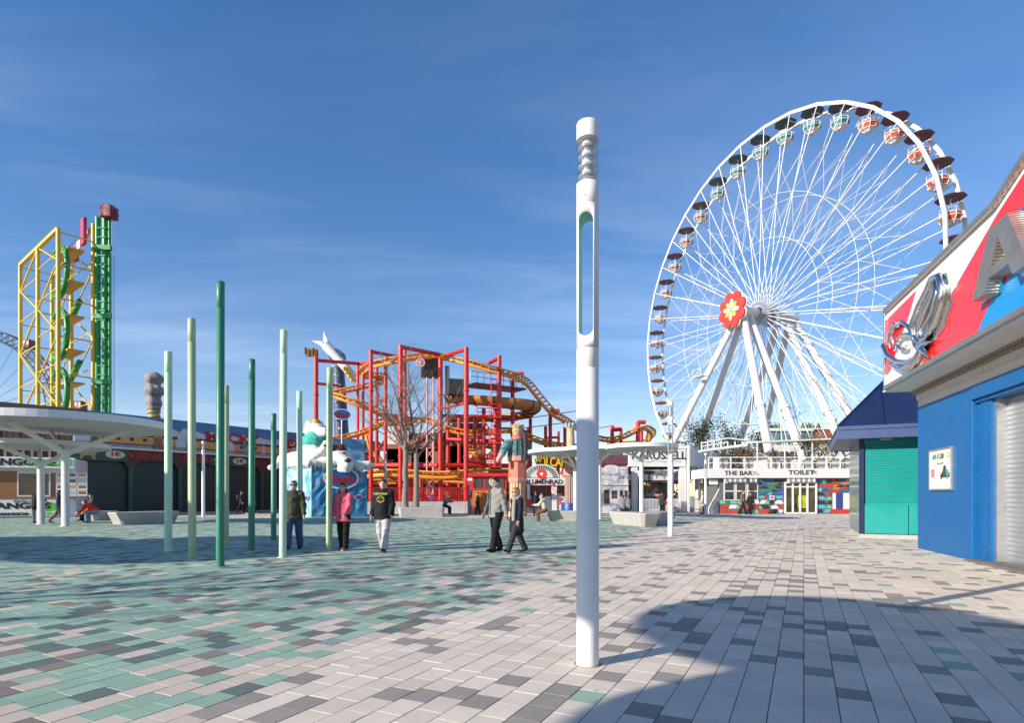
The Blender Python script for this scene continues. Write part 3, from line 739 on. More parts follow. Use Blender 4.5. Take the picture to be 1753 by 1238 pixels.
# ribbed letter A
pA0 = zq(795, 752); pA1 = zq(920, 352)
hA = pA1[1] - pA0[1]
pA2 = zq(890, 365); wA = (pA2[0] - pA0[0]) / .29 * .95
def Apt(s_, t_): return (pA0[0] + s_ * wA, pA0[1] + t_ * hA)
legL = [(0, 0), (.20, 0), (.255, .22), (.60, .22), (.655, 0), (.86, 0), (.57, 1), (.29, 1)]
def letter(th, mtl, grow, name, d):
    x = MB()
    outer = [Apt(0 - grow, 0 - grow), Apt(.22 + grow, -grow), Apt(.275 + grow * .5, .2 - grow), Apt(.585 - grow * .5, .2 - grow), Apt(.64 - grow, -grow), Apt(.86 + grow, -grow), Apt(.57 + grow, 1 + grow), Apt(.29 - grow, 1 + grow)]
    hole = [Apt(.325 + grow, .37 + grow), Apt(.535 - grow, .37 + grow), Apt(.43, .76 - grow)]
    # split into left, bar, right so the counter stays open
    L1 = [outer[0], outer[1], outer[2], hole[0], hole[2], ((outer[6][0] + outer[7][0]) / 2, outer[6][1]), outer[7]]
    R1 = [outer[3], outer[4], outer[5], outer[6], ((outer[6][0] + outer[7][0]) / 2, outer[6][1]), hole[2], hole[1]]
    B1 = [outer[2], outer[3], hole[1], hole[0]]
    for q in (L1, R1, B1): W.poly(x, q, d, th)
    return x.build(name, mtl, hall)
letter(.20, M_rib, 0.0, 'letter', sg + .21)
letter(.05, M_chrome, .035, 'letter_edge', sg + .06)
# chrome scroll ornament
orn = MB()
def OP(pts, r, d=.08): orn.path([W.p(*zq(*q), sg + d) for q in pts], [v * 1.45 for v in r], seg=10)
sp = [(405 + (10 + 6.5 * k) * math.cos(k * .55 + .6), 975 + (9 + 6.0 * k) * math.sin(k * .55 + .6)) for k in range(17)]
OP(sp, [.030 + .0012 * k for k in range(17)])
OP([(330, 1075), (380, 1098), (440, 1080), (480, 1020), (495, 960)], [.03, .045, .05, .04, .02])
OP([(350, 1000), (330, 930), (345, 880), (385, 855), (420, 880), (440, 930), (450, 985)], [.02, .035, .04, .035, .03, .03, .02])
OP([(325, 990), (322, 920), (345, 865), (365, 880)], [.02, .03, .03, .015])
OP([(455, 960), (440, 870), (475, 780), (520, 700), (545, 640), (580, 625), (600, 680), (590, 760), (560, 860), (510, 940), (470, 970)], [.03, .045, .045, .05, .05, .05, .055, .05, .045, .035, .03], .09)
OP([(470, 930), (478, 850), (515, 770), (550, 700), (570, 665), (575, 720), (545, 810), (500, 890)], [.02, .035, .035, .035, .035, .03, .03, .02], .11)
OP([(490, 880), (520, 800), (548, 735), (560, 700)], [.03, .04, .035, .02], .13)
OP([(470, 985), (500, 1000), (520, 1035)], [.02, .06, .01], .08)
OP([(480, 975), (515, 965), (545, 955)], [.02, .04, .008], .1)
for q, r_ in (((550, 690), .06), ((525, 740), .055), ((545, 650), .05), ((455, 940), .05), ((415, 985), .045)):
    c = W.p(*zq(*q), sg + .12); orn.lathe([(.001, -r_), (r_ * .7, -r_ * .7), (r_, 0), (r_ * .7, r_ * .7), (.001, r_)], c, seg=12)
orn.build('scroll_ornament', M_chrome, hall)
orb = MB(); W.poly(orb, [zq(*q) for q in ((440, 1000), (430, 860), (500, 690), (530, 620), (600, 610), (622, 690), (632, 760), (590, 880), (540, 950), (480, 1010))], sg + .035, .03); orb.build('ornament_backplate', M_chrome, hall)
# price poster in a metal frame
a0, zt = W.zat(1595, 778); a1, zlo = W.zat(1631, 836)
zt, zlo = 2.40, 1.52
pf = thing('price_poster', 'small framed price poster hanging on the blue wall', 'poster', W.p(a0, zlo, .02))
M_paper = mat('poster_paper', (0.70, 0.66, 0.56), 0.6, var=0.05)
x = MB(); W.box(x, a0 - .03, a1 + .03, zlo - .04, zt + .04, .002, .03); x.build('backing', M_paper, pf)
for (b_, c_, d_, e_) in ((a0 - .05, a0 - .01, zlo - .05, zt + .05), (a1 + .01, a1 + .05, zlo - .05, zt + .05), (a0 - .01, a1 + .01, zlo - .05, zlo - .01), (a0 - .01, a1 + .01, zt + .01, zt + .05)):
    x = MB(); W.box(x, b_, c_, d_, e_, .002, .05); x.build('frame_bar', M_steel, pf, bevel=.004)
cxp = (a0 + a1) / 2; wd = a1 - a0
M_ink = mat('poster_ink', (0.05, 0.05, 0.06), 0.7); M_pink = mat('poster_pink', (0.55, 0.16, 0.32), 0.7); M_tq = mat('poster_teal', (0.06, 0.30, 0.30), 0.7)
text_part('price_text', '€ 3,00', .17, M_ink, pf, W.p(cxp + .02, zt - .14, .035), W.u, extrude=.002, sx=.8, offset=.003)
text_part('price_text', '/ Chip - pro Fahrt', .05, M_ink, pf, W.p(cxp, zt - .30, .035), W.u, extrude=.002, sx=1.0)
def shp(pts, mtl, nm, d=.036): 
    x = MB(); W.poly(x, [(a0 + wd * p, zlo + (zt - zlo) * q) for p, q in pts], d, .004); x.build(nm, mtl, pf)
def disc(p, q, r_, mtl, nm, d=.036): shp([(p + r_ / wd * math.cos(t_), q + r_ / (zt - zlo) * math.sin(t_)) for t_ in np.linspace(0, 2 * math.pi, 13)[:-1]], mtl, nm, d)
shp([(.12, .86), (.20, .92), (.30, .90), (.34, .80), (.12, .78)], M_tq, 'emblem'); disc(.88, .86, .06, M_ink, 'emblem'); disc(.88, .86, .045, M_paper, 'emblem', .038)
shp([(.06, .30), (.22, .30), (.22, .52), (.06, .52)], M_pink, 'picture_panel')
shp([(.50, .34), (.62, .44), (.66, .58), (.74, .60), (.80, .48), (.94, .38), (.94, .28), (.52, .28)], M_ink, 'car_picture'); shp([(.76, .50), (.88, .46), (.92, .34), (.80, .30)], M_tq, 'car_picture', .038)
disc(.56, .27, .035, M_ink, 'car_picture', .038); disc(.84, .27, .035, M_tq, 'car_picture', .04)

# ------------------------------------------------------------------ teal kiosk
M_teal = mat('kiosk_teal', (0.013, 0.29, 0.265), 0.4, var=0.06, scale=1.5, dirt=0.06)
M_navy = mat('kiosk_navy', (0.007, 0.018, 0.068), 0.42, var=0.1, scale=1.5)
M_navyf = mat('kiosk_fascia', (0.055, 0.085, 0.20), 0.4, var=0.06)
M_kglass = mat('kiosk_side', (0.02, 0.10, 0.11), 0.12, var=0.2, spec=0.7)
A_ = Vector((math.cos(TH), -math.sin(TH), 0))
K = Plane(gnd(1471, 921.5), A_); KL = Plane(K.o - K.n * 4.6, (-math.sin(TH), -math.cos(TH), 0))
kio = thing('teal_kiosk', 'teal kiosk with closed roller shutter and dark blue roof', 'kiosk', K.o)
wK = 4.9
x = MB(); K.box(x, .0, wK, 0, .13, -4.6, .02); x.build('plinth', M_concrete, kio)
x = MB(); K.box(x, .14, wK - .02, .13, 3.3, -4.55, -.06); x.build('body', M_navy, kio)
x = MB(); K.box(x, .0, .13, .131, 3.3, -.14, .01); x.build('corner_post', M_navy, kio)
for k in range(4):
    x = MB(); K.box(x, .15 + k * 1.18, .15 + k * 1.18 + 1.16, .15, 1.05, -.06, -.01 if k else -.012); x.build('panel', M_teal, kio, bevel=.008)
ns = 36
for k in range(ns):
    x = MB(); z = 1.08 + k * (2.98 - 1.08) / ns; d_ = (2.98 - 1.08) / ns
    prof = [(-.055, 0), (-.032, .004), (-.028, d_ * .55), (-.040, d_ - .006), (-.055, d_ - .003)]
    vs = [K.p(a, z + q, d) for a in (.17, wK - .1) for d, q in prof]; n_ = 5
    x.add(vs, [(i, i + 1, n_ + i + 1, n_ + i) for i in range(4)] + [tuple(range(5)), tuple(range(9, 4, -1))]); x.build('shutter_slat', M_teal, kio)
x = MB(); K.box(x, .15, wK - .08, 1.05, 1.085, -.06, .0); x.build('shutter_bottom_rail', M_teal, kio)
x = MB(); K.box(x, .131, wK - .08, 2.98, 3.18, -.07, .06); x.build('shutter_box', mat('kiosk_teal_dark', (0.01, 0.22, 0.19), .45), kio, bevel=.02)
# side wall of tinted panels
for k in range(5):
    x = MB(); KL.box(x, .12 + k * .88, .12 + k * .88 + .85, .14, 3.15, -.1, -.0); x.build('side_panel', M_kglass, kio)
x = MB(); KL.box(x, 0, 4.48, .13, 3.3, -.13, -.06); x.build('side_backing', M_navy, kio)
# fascia ring and hip roof
ov = .62; zf0, zf1 = 3.12, 3.52
co = [K.p(-ov, 0, ov), K.p(wK + ov, 0, ov), K.p(wK + ov, 0, -4.6 - ov), K.p(-ov, 0, -4.6 - ov)]
for i in range(4):
    p, q = co[i], co[(i + 1) % 4]
    x = MB(); x.bar(p + Vector((0, 0, (zf0 + zf1) / 2)), q + Vector((0, 0, (zf0 + zf1) / 2)), .06, zf1 - zf0); x.build('fascia', M_navyf, kio)
    x = MB(); x.bar(p + Vector((0, 0, zf1 - .09)), q + Vector((0, 0, zf1 - .09)), .13, .05); x.build('gutter_lip', M_navyf, kio)
x = MB(); K.box(x, -ov + .03, wK + ov - .03, 3.14, 3.17, -4.6 - ov + .03, ov - .03); x.build('eave_soffit', M_navyf, kio)
apx = K.p(wK / 2, 7.0, -2.3)
for i in range(4):
    p, q = co[i] + Vector((0, 0, zf1)), co[(i + 1) % 4] + Vector((0, 0, zf1))
    x = MB(); x.add([p, q, apx], [(0, 1, 2)]); ob = x.build('roof_slope', M_navy, kio)
    sd = ob.modifiers.new('t', 'SOLIDIFY'); sd.thickness = .05
    for k in range(1, 5):
        b0_ = p.lerp(q, k / 5); tt = 1 - abs(k / 5 - .5) * 2
        e0 = b0_.lerp(apx, 0.0); mid = p.lerp(q, .5)
        up_ = (apx - mid) * (tt if tt < 1 else .98)
        nn = (q - p).cross(apx - p).normalized()
        if nn.z < 0: nn = -nn
        s = MB(); s.bar(e0 + nn * .02, e0 + up_ + nn * .02, .03, .05); s.build('roof_seam', M_navy, kio)
    s = MB(); s.bar(p, apx, .07, .07); s.build('hip_cap', M_navy, kio)
for k in range(3):
    c = K.p(.7 + k * 1.0, 3.10, .28); x = MB(); x.box(c, (.3, .14, .07), rz=K.rz); x.build('downlight', M_steel, kio)
# ------------------------------------------------------------------ ferris wheel
WC = Vector((37.4, 90.0, 29.5)); WR = 27.55; WA = -1.180
wu = Vector((math.cos(WA), math.sin(WA), 0)); wn = Vector((math.sin(WA), -math.cos(WA), 0))     # wn points out of the front face
if wn.dot(-WC) < 0: wn = -wn
NS = 36; T0 = 0.4577; GAP = 3.5
M_wheel = mat('wheel_white', (0.66, 0.66, 0.65), 0.4, var=0.04)
fw = thing('ferris_wheel', 'huge white ferris wheel with a red flower on its hub', 'ferris wheel', (WC.x, WC.y, 0))
def WP(r, t_, a=0.0): return WC + wu * (r * math.cos(t_)) + Vector((0, 0, r * math.sin(t_))) + wn * a
ang = [T0 + 2 * math.pi * k / NS for k in range(NS)]
for side, a in (('f', 0.0), ('b', -GAP)):
    m = MB()
    for k in range(NS):
        m.bar(WP(WR + .12, ang[k] , a), WP(WR + .12, ang[(k + 1) % NS], a), .21, .42)
    m.build('rim', M_wheel, fw)
    for k in range(NS):
        s = MB(); ah = -GAP / 2 + (1.1 if side == 'f' else -1.1)
        s.tube(WP(1.55, ang[k], ah), WP(WR - .1, ang[k], a), .058, .07, seg=6); s.build('spoke', M_wheel, fw)
    for rr in (.40, .62):
        m = MB()
        for k in range(NS):
            f_ = lambda r_: a * (r_) + (-GAP / 2 + (1.1 if side == 'f' else -1.1)) * (1 - r_)
            m.tube(WP(WR * rr, ang[k], f_(rr)), WP(WR * rr, ang[(k + 1) % NS], f_(rr)), .042, seg=4, caps=False)
        m.build('brace_ring', M_wheel, fw)
m = MB()
for k in range(NS):
    f1 = lambda r_, s_: (0 if s_ else -GAP) * r_ + (-GAP / 2 + (1.1 if s_ else -1.1)) * (1 - r_)
    for rr, ss in ((.40, .62), (.62, .84)):
        m.tube(WP(WR * rr, ang[k], f1(rr, 1)), WP(WR * ss, ang[k], f1(ss, 0)), .03, seg=4, caps=False)
        m.tube(WP(WR * rr, ang[k], f1(rr, 0)), WP(WR * ss, ang[(k + 1) % NS], f1(ss, 0)), .025, seg=4, caps=False)
        m.tube(WP(WR * rr, ang[(k + 1) % NS], f1(rr, 1)), WP(WR * ss, ang[k], f1(ss, 1)), .03, seg=4, caps=False)
        m.tube(WP(WR * ss, ang[k], f1(ss, 1)), WP(WR * ss, ang[k], f1(ss, 0)), .03, seg=4, caps=False)
    m.tube(WP(WR * .97, ang[k], 0), WP(WR * .97, ang[k], -GAP), .06, seg=4, caps=False)
cb = m.build('cable_bracing', M_wheel, fw); cb['kind'] = 'stuff'
# axle and hub
m = MB(); m.tube(WP(0, 0, 3.6), WP(0, 0, -GAP - 5.0), .75, seg=20); m.build('axle', M_wheel, fw)
for ah in (-GAP / 2 + 1.1, -GAP / 2 - 1.1):
    m = MB(); m.tube(WP(0, 0, ah + .15), WP(0, 0, ah - .15), 1.75, seg=36, smooth=False); m.build('hub_flange', M_steel, fw)
for k in range(18):
    m = MB(); q = 2 * math.pi * k / 18; m.box(WP(1.1, q, -GAP / 2 + 1.3), (.2, .2, .2), rz=WA); m.build('hub_bolt', M_wheel, fw)
# flower on the hub
M_fr = mat('flower_red', (0.72, 0.045, 0.03), 0.4, var=.04); M_fw = mat('flower_white', (0.80, 0.79, 0.74), 0.45, var=.04); M_fy = mat('flower_yellow', (0.80, 0.42, 0.04), 0.4, var=.04); M_fb = mat('flower_blue', (0.20, 0.52, 0.66), 0.4, var=.04)
def disc_pts(r_c, q, ra, rb, a, n_=20):
    c = WP(r_c, q, a); e1 = (WP(1, q, a) - WP(0, q, a)); e2 = (WP(1, q + math.pi / 2, a) - WP(0, 0, a))
    return [c + e1 * (ra * math.cos(t_)) + e2 * (rb * math.sin(t_)) for t_ in np.linspace(0, 2 * math.pi, n_ + 1)[:-1]]
fa = 4.6
fl = MB(); fl.plate(disc_pts(0, 0, 1.9, 1.9, fa - .14), wn, .4); flo = fl.build('flower', M_fr, fw)
for k in range(8):
    q = k * math.pi / 4 + .3
    m = MB(); m.plate(disc_pts(1.75, q, 1.06, .86, fa - .02 * (k % 2) - .0), wn, .30); m.build('red_petal', M_fr, flo)
    m = MB(); m.plate(disc_pts(1.75, q, 1.16, .96, fa - .32 - .02 * (k % 2)), wn, .15); m.build('petal_rim', M_fw, flo)
for k in range(8):
    q = k * math.pi / 4 + math.pi / 2 - .1
    m = MB(); m.plate(disc_pts(.88, q, .72 if k % 2 == 0 else .58, .32, fa + .10 + .02 * (k % 2)), wn, .12); m.build('inner_petal', M_fw if k % 2 == 0 else M_fy, flo)
m = MB(); m.plate(disc_pts(0, 0, .42, .36, fa + .22), wn, .12); m.build('flower_centre', M_fb, flo)
# supports
M_leg = mat('leg_white', (0.64, 0.64, 0.63), 0.45, var=.06, scale=.6, dirt=.08)
for (fa_, ha) in ((10.5, 2.9), (3.0, 1.7), (-6.0, -GAP - 2.2), (-13.0, -GAP - 4.4)):
    for b in (-14.5, 14.5):
        top = WP(0, 0, ha) + Vector((0, 0, -1.0)) + wu * math.copysign(.8, b); ft = Vector((WC.x, WC.y, 0)) + wn * fa_ + wu * b
        mid = top.lerp(ft, .52)
        g = MB(); g.tube(top, mid, .44, .48, 16); g.tube(mid, ft, .53, .53, 16); leg = g.build('support_leg', M_leg, fw)
        g = MB(); d = (ft - top).normalized(); g.tube(mid - d * .25, mid + d * .25,   .70, seg=16); g.tube(mid + d * 1.6, mid + d * 1.9, .64, seg=16)
        g.build('flange', M_leg, leg)
        g = MB()
        q_ = d.cross(wn).normalized()
        g.tube(top + q_ * .7, ft + q_ * .7, .09, seg=6); g.build('cable_duct', M_leg, leg)
# small service platforms on the legs and the boarding deck with railings
for (fa_, ha, b, s_) in ((10.5, 4.2, -14.5, .30), (-6.0, -GAP - 2.2, -14.5, .33)):
    top = WP(0, 0, ha) + Vector((0, 0, -1.0)); ft = Vector((WC.x, WC.y, 0)) + wn * fa_ + wu * b; c = top.lerp(ft, s_) + wn * .9
    g = MB(); g.box(c, (2.0, 1.2, .12), rz=WA); po = g.build('service_platform', M_leg, fw)
    g = MB()
    for i in (-1, 1):
        for j in (-.5, .5): g.tube(c + wu * i * .9 + wn * j, c + wu * i * .9 + wn * j + Vector((0, 0, 1.1)), .05, seg=5)
    g.tube(c - wu * .9 + wn * .5 + Vector((0, 0, 1.1)), c + wu * .9 + wn * .5 + Vector((0, 0, 1.1)), .05, seg=5)
    for i in (-1, 1): g.tube(c + wu * i * .9 - wn * .5 + Vector((0, 0, 1.1)), c + wu * i * .9 + wn * .5 + Vector((0, 0, 1.1)), .05, seg=5)
    g.build('guard_rail', M_leg, po)

# ------------------------------------------------------------------ gondolas
def gondola_proto(cn, ccol, pcol):
    t = thing('gondola', 'x', 'gondola', group='gondolas of the ferris wheel')
    Mc = mat('canopy_' + cn, ccol, 0.45, var=0.5, scale=3.5); Mp = mat('panel_' + cn, pcol, 0.45, var=0.12)
    c = MB(); c.lathe([(1.55, -.30), (1.53, -.24), (.80, .0), (.12, .20), (.001, .24)], seg=8, smooth=False)
    P8 = lambda r1, z, k: Vector((r1 * math.cos(k * math.pi / 4), r1 * math.sin(k * math.pi / 4), z))
    for k in range(8):
        c.add([P8(.05, -.02, k), P8(.05, -.02, k + 1), P8(.7, -.14, k + 1), P8(.7, -.14, k)], [(3, 2, 1, 0)], 0); c.add([P8(.7, -.14, k), P8(.7, -.14, k + 1), P8(1.54, -.31, k + 1), P8(1.54, -.31, k)], [(3, 2, 1, 0)], k % 2)
    c.build('canopy', [Mc, mat('canopy_alt_' + cn, [v * .45 + .012 for v in pcol], .5, var=.3)], t, local=True)
    r_ = MB()
    for k in range(8):
        q = k * math.pi / 4; r_.tube((0, 0, -.02), (1.52 * math.cos(q), 1.52 * math.sin(q), -.33), .035, seg=4)
    r_.build('canopy_rib', Mp if cn == 'orange' else mat('rib_' + cn, [v * .7 + .03 for v in pcol], .5), t, local=True)
    m = MB(); m.tube((0, 0, .3), (0, 0, -3.25), .06, seg=8); m.build('mast', M_wheel, t, local=True)
    lv = [(1.12, -2.05), (1.18, -2.45), (.92, -2.97), (.45, -3.30)]
    f = MB()
    P = lambda r1, z, k: Vector((r1 * math.cos(k * math.pi / 4 + .39), r1 * math.sin(k * math.pi / 4 + .39), z))
    for (r1, z) in lv:
        for k in range(8): f.tube(P(r1, z, k), P(r1, z, k + 1), .055, seg=5)
    for k in range(8):
        f.path([P(r1, z, k) for r1, z in lv], .055, seg=5)
    f.lathe([(.45, -3.30), (.001, -3.33)], seg=8, a0=.39); f.build('basket_frame', M_wheel, t, local=True)
    p = MB()
    for i in range(3):
        for k in range(8):
            (r1, z1), (r2, z2) = lv[i], lv[i + 1]
            p.add([P(r1 * .985, z1, k), P(r1 * .985, z1, k + 1), P(r2 * .985, z2, k + 1), P(r2 * .985, z2, k)], [(0, 1, 2, 3)], 0 if i < 2 else 1)
    p.build('basket_panel', [Mp, M_wheel], t, local=True)
    g = MB()
    for k in range(8):
        if k in (2, 6): continue
        g.tube(P(1.12, -2.05, k), P(1.14, -1.6, k), .03, seg=4); 
        if k not in (1, 5): g.tube(P(1.14, -1.63, k), P(1.14, -1.63, k + 1), .03, seg=4)
    g.build('guard_rail', M_wheel, t, local=True)
    return t
GCOL = [('teal', (0.016, 0.050, 0.056), (0.03, 0.19, 0.22), 'black and teal'), ('wine', (0.12, 0.030, 0.045), (0.22, 0.10, 0.11), 'wine red'), ('orange', (0.30, 0.10, 0.03), (0.33, 0.16, 0.08), 'brown and orange'),
        ('olive', (0.06, 0.07, 0.02), (0.20, 0.20, 0.05), 'olive'), ('violet', (0.06, 0.03, 0.10), (0.15, 0.10, 0.25), 'violet'), ('red', (0.12, 0.025, 0.045), (0.50, 0.075, 0.025), 'dark blue and red')]
ORD = ['first', 'second', 'third', 'fourth', 'fifth', 'sixth']
protos_g = {}
for k in range(NS):
    q = T0 + 2 * math.pi * (k + .5) / NS
    # blocks of six colours, black-teal ones fill the upper left
    bi = ((k - 3) // 6) % 6
    cn = GCOL[bi]
    first = cn[0] not in protos_g
    if first: protos_g[cn[0]] = gondola_proto(*cn[:3])
    o = protos_g[cn[0]] if first else copy_tree(protos_g[cn[0]])
    pv_ = WP(WR, q, -GAP / 2); o.location = pv_ + Vector((0, 0, .2)); o.rotation_euler = (0, 0, rnd.uniform(0, .25))
    o['label'] = f'{cn[3]} ferris wheel gondola, {ORD[(k - 3) % 6]} of its colour counted anticlockwise'
# axle stubs that carry the gondolas belong to the wheel
for k in range(NS):
    q = T0 + 2 * math.pi * (k + .5) / NS
    m = MB(); m.tube(WP(WR, q, 0), WP(WR, q, -GAP), .07, seg=5); m.build('gondola_axle', M_wheel, fw)
# ------------------------------------------------------------------ arcade with train mural
M_dgreen = mat('shutter_green', (0.012, 0.040, 0.033), 0.5, var=0.12, scale=1.5)
M_pgreen = mat('pillar_green', (0.02, 0.075, 0.05), 0.5, var=0.1)
M_brown = mat('sign_brown', (0.085, 0.030, 0.020), 0.55, var=0.2, scale=2)
M_lred = mat('letter_red', (0.36, 0.010, 0.014), 0.45)
M_msky = mat('mural_sky', (0.05, 0.21, 0.42), 0.6, var=0.25, scale=.7)
M_mcloud = mat('mural_cloud', (0.52, 0.58, 0.62), 0.6, var=0.12, scale=1)
M_wagon = mat('mural_wagon', (0.62, 0.31, 0.09), 0.6, var=0.12, scale=1.5)
M_mdark = mat('mural_dark', (0.06, 0.05, 0.06), 0.6, var=.3)
M_mground = mat('mural_ground', (0.30, 0.36, 0.36), 0.7, var=.35, scale=3)
M_mbrown = mat('mural_brown', (0.25, 0.13, 0.06), 0.6, var=.3, scale=4)
M_mjacket = mat('mural_jacket', (0.40, 0.30, 0.17), 0.6, var=.2)
M_skin = mat('skin', (0.55, 0.33, 0.24), 0.5, var=.06)
fo = gx(280, 43.0)
MP = Plane(fo, (0.529, 0.848, 0))
arc = thing('arcade_building', 'long arcade with dark green shutters under a painted train frieze', 'building', fo)
aL_, aR_ = MP.a_at(126), 22.0
x = MB(); MP.box(x, aL_, aR_, 0, 7.0, -1.6, -.35); x.build('wall', M_dgreen, arc)
x = MB(); MP.box(x, aL_, aR_, 4.70, 7.03, -.349, .1); x.build('mural_board', M_msky, arc)
# cloud band
pts = [(aL_ + .02, 4.95)]
q = aL_
top = []
while q < aR_ - .3:
    top.append((q + .02, 6.15 + rnd.uniform(-.12, .2))); top.append((q + .35, 6.38 + rnd.uniform(-.1, .15))); q += rnd.uniform(.8, 1.5)
x = MB()
for i in range(len(top) - 1):
    MP.poly(x, [(top[i][0], 4.95), (top[i + 1][0], 4.95), top[i + 1], top[i]], .125, .02)
x.build('painted_cloud', M_mcloud, arc)
x = MB(); MP.box(x, aL_, aR_, 4.705, 5.0, .1, .145); x.build('painted_ground', M_mground, arc)
# painted train: wagons as raised boards with windows
wa = -4.4; wi = 0
while wa < 20:
    ln = [5.2, 2.3, 2.5, 2.5, 2.4, 2.3, 2.4, 2.3][min(wi, 7)]
    x = MB(); MP.box(x, wa, wa + ln, 5.0, 5.55, .126, .17); wg = x.build('wagon', M_wagon, arc)
    x = MB(); MP.box(x, wa - .12, wa + ln + .12, 5.56, 5.74, .126, .19); x.build('wagon_roof', M_mdark, wg)
    x = MB(); MP.box(x, wa, wa + ln, 4.93, 5.0, .146, .18); x.build('wagon_base', M_mdark, wg)
    nw = max(2, int(ln / .85))
    for k in range(nw):
        c = wa + (k + .5) * ln / nw; x = MB(); MP.box(x, c - .14, c + .14, 5.2, 5.44, .17, .178); x.build('wagon_window', M_mdark, wg)
    wa += ln + [1.5, .9, .35, 1.0, .4, .9, .4, .4][min(wi, 7)]; wi += 1
# painted figures in the gaps: plain rider and horse shapes
def mural_fig(a, z, s, mtl, mtl2):
    x = MB()
    MP.poly(x, [(a - .28 * s, z), (a - .10 * s, z), (a - .02 * s, z + .5 * s), (a + .12 * s, z), (a + .32 * s, z), (a + .18 * s, z + .75 * s), (a - .2 * s, z + .75 * s)], .22, .04)
    f_ = x.build('painted_rider', mtl, arc)
    x = MB(); MP.poly(x, [(a - .24 * s, z + .72 * s), (a + .22 * s, z + .72 * s), (a + .34 * s, z + 1.2 * s), (a - .34 * s, z + 1.22 * s)], .235, .04); x.build('rider_jacket', mtl2, f_)
    x = MB(); MP.poly(x, [(a + .13 * s * math.cos(t_), z + 1.36 * s + .15 * s * math.sin(t_)) for t_ in np.linspace(0, 6.0, 10)], .24, .04); x.build('rider_head', M_skin, f_)
    x = MB(); MP.poly(x, [(a - .32 * s, z + 1.44 * s), (a + .32 * s, z + 1.44 * s), (a + .14 * s, z + 1.52 * s), (a + .12 * s, z + 1.66 * s), (a - .12 * s, z + 1.66 * s), (a - .14 * s, z + 1.52 * s)], .25, .04); x.build('rider_hat', M_mbrown, f_)
mural_fig(MP.a_at(268), 4.75, 1.15, M_mbrown, M_mjacket)
mural_fig(MP.a_at(160), 4.9, .75, M_mbrown, M_mdark)
mural_fig(MP.a_at(416), 4.75, .72, M_mground, M_msky)
mural_fig(MP.a_at(322), 4.85, .7, M_mdark, M_mcloud)
aM1, zM1 = MP.zat(397, 751)
text_part('mural_letter', 'MECKY', .92, M_lred, arc, MP.p(aM1, 5.98, .16), MP.u, extrude=.02, sx=1.55, offset=.03)
aM1, _ = MP.zat(516, 758)
text_part('mural_letter', 'EXPRESS', .92, M_lred, arc, MP.p(aM1 + .8, 5.98, .16), MP.u, extrude=.02, sx=1.45, offset=.03)
x = MB(); MP.box(x, aL_, aR_, 4.56, 4.70, -.3, .42); x.build('gutter', M_steel, arc)
x = MB(); MP.box(x, aL_, aR_, 3.85, 4.56, -.34, .05); x.build('sign_board', M_brown, arc)
aW, _ = MP.zat(272, 785)
text_part('sign_letter', 'WIENER', .62, M_lred, arc, MP.p(MP.a_at(250), 4.2, .07), MP.u, extrude=.02, sx=1.5, offset=.02)
text_part('sign_letter', 'DERBY', .62, M_lred, arc, MP.p(MP.a_at(344), 4.2, .07), MP.u, extrude=.02, sx=1.5, offset=.02)
M_gold = mat('sign_gold', (0.55, 0.42, 0.18), 0.5); M_cream2 = mat('sign_cream', (0.62, 0.55, 0.40), 0.5)
for pc in (172, 392):
    a = MP.a_at(pc)
    x = MB(); MP.box(x, a - 1.75, a + 1.7, 3.72, 4.6, .06, .12); sb = x.build('price_board', M_pgreen, arc)
    s = 1
    x = MB(); MP.poly(x, [(a + .85 + .62 * math.cos(t_), 4.18 + .28 * math.sin(t_)) for t_ in np.linspace(0, 6.28, 17)[:-1]], .145, .02); x.build('price_oval', M_cream2, sb)
    text_part('price_mark', '1€', .42, M_lred, sb, MP.p(a + .85, 4.18, .155), MP.u, extrude=.01, sx=1.4, offset=.01)
    # painted horse with rider
    x = MB(); MP.poly(x, [(a - 1.5, 4.2), (a - 1.1, 4.38), (a - .55, 4.33), (a - .3, 4.5), (a - .1, 4.42), (a - .28, 4.2), (a - .4, 4.0), (a - .3, 3.8), (a - .5, 3.8), (a - .62, 4.02), (a - 1.0, 4.02), (a - 1.15, 3.8), (a - 1.3, 3.8), (a - 1.2, 4.05)], .145, .02); x.build('painted_horse', M_mjacket, sb)
    x = MB(); MP.poly(x, [(a - .85, 4.3), (a - .55, 4.3), (a - .5, 4.52), (a - .62, 4.58), (a - .85, 4.5)], .16, .02); x.build('painted_jockey', M_mcloud, sb)
nb = 8; bw = (aR_ - aL_) / nb
for k in range(nb + 1):
    a = aL_ + k * bw; x = MB(); MP.box(x, a - .14, a + .14, 0, 3.84, -.35, -.02); x.build('pillar', M_pgreen, arc)
    x = MB(); MP.poly(x, [(a - .7, 3.84), (a + .7, 3.84), (a + .45, 3.7), (a + .2, 3.35), (a - .2, 3.35), (a - .45, 3.7)], -.005, .05); x.build('bracket', M_brown, arc)
for k in range(nb):
    a = aL_ + k * bw; n_ = 16
    for j in range(n_):
        x = MB(); z = .12 + j * 3.6 / n_; MP.box(x, a + .15, a + bw - .15, z, z + 3.6 / n_ - .015, -.345, -.27); x.build('shutter_slat', M_dgreen, arc)
x = MB(); MP.box(x, aL_, aR_, 0, .1, -.3, .45); x.build('step', M_concrete, arc)

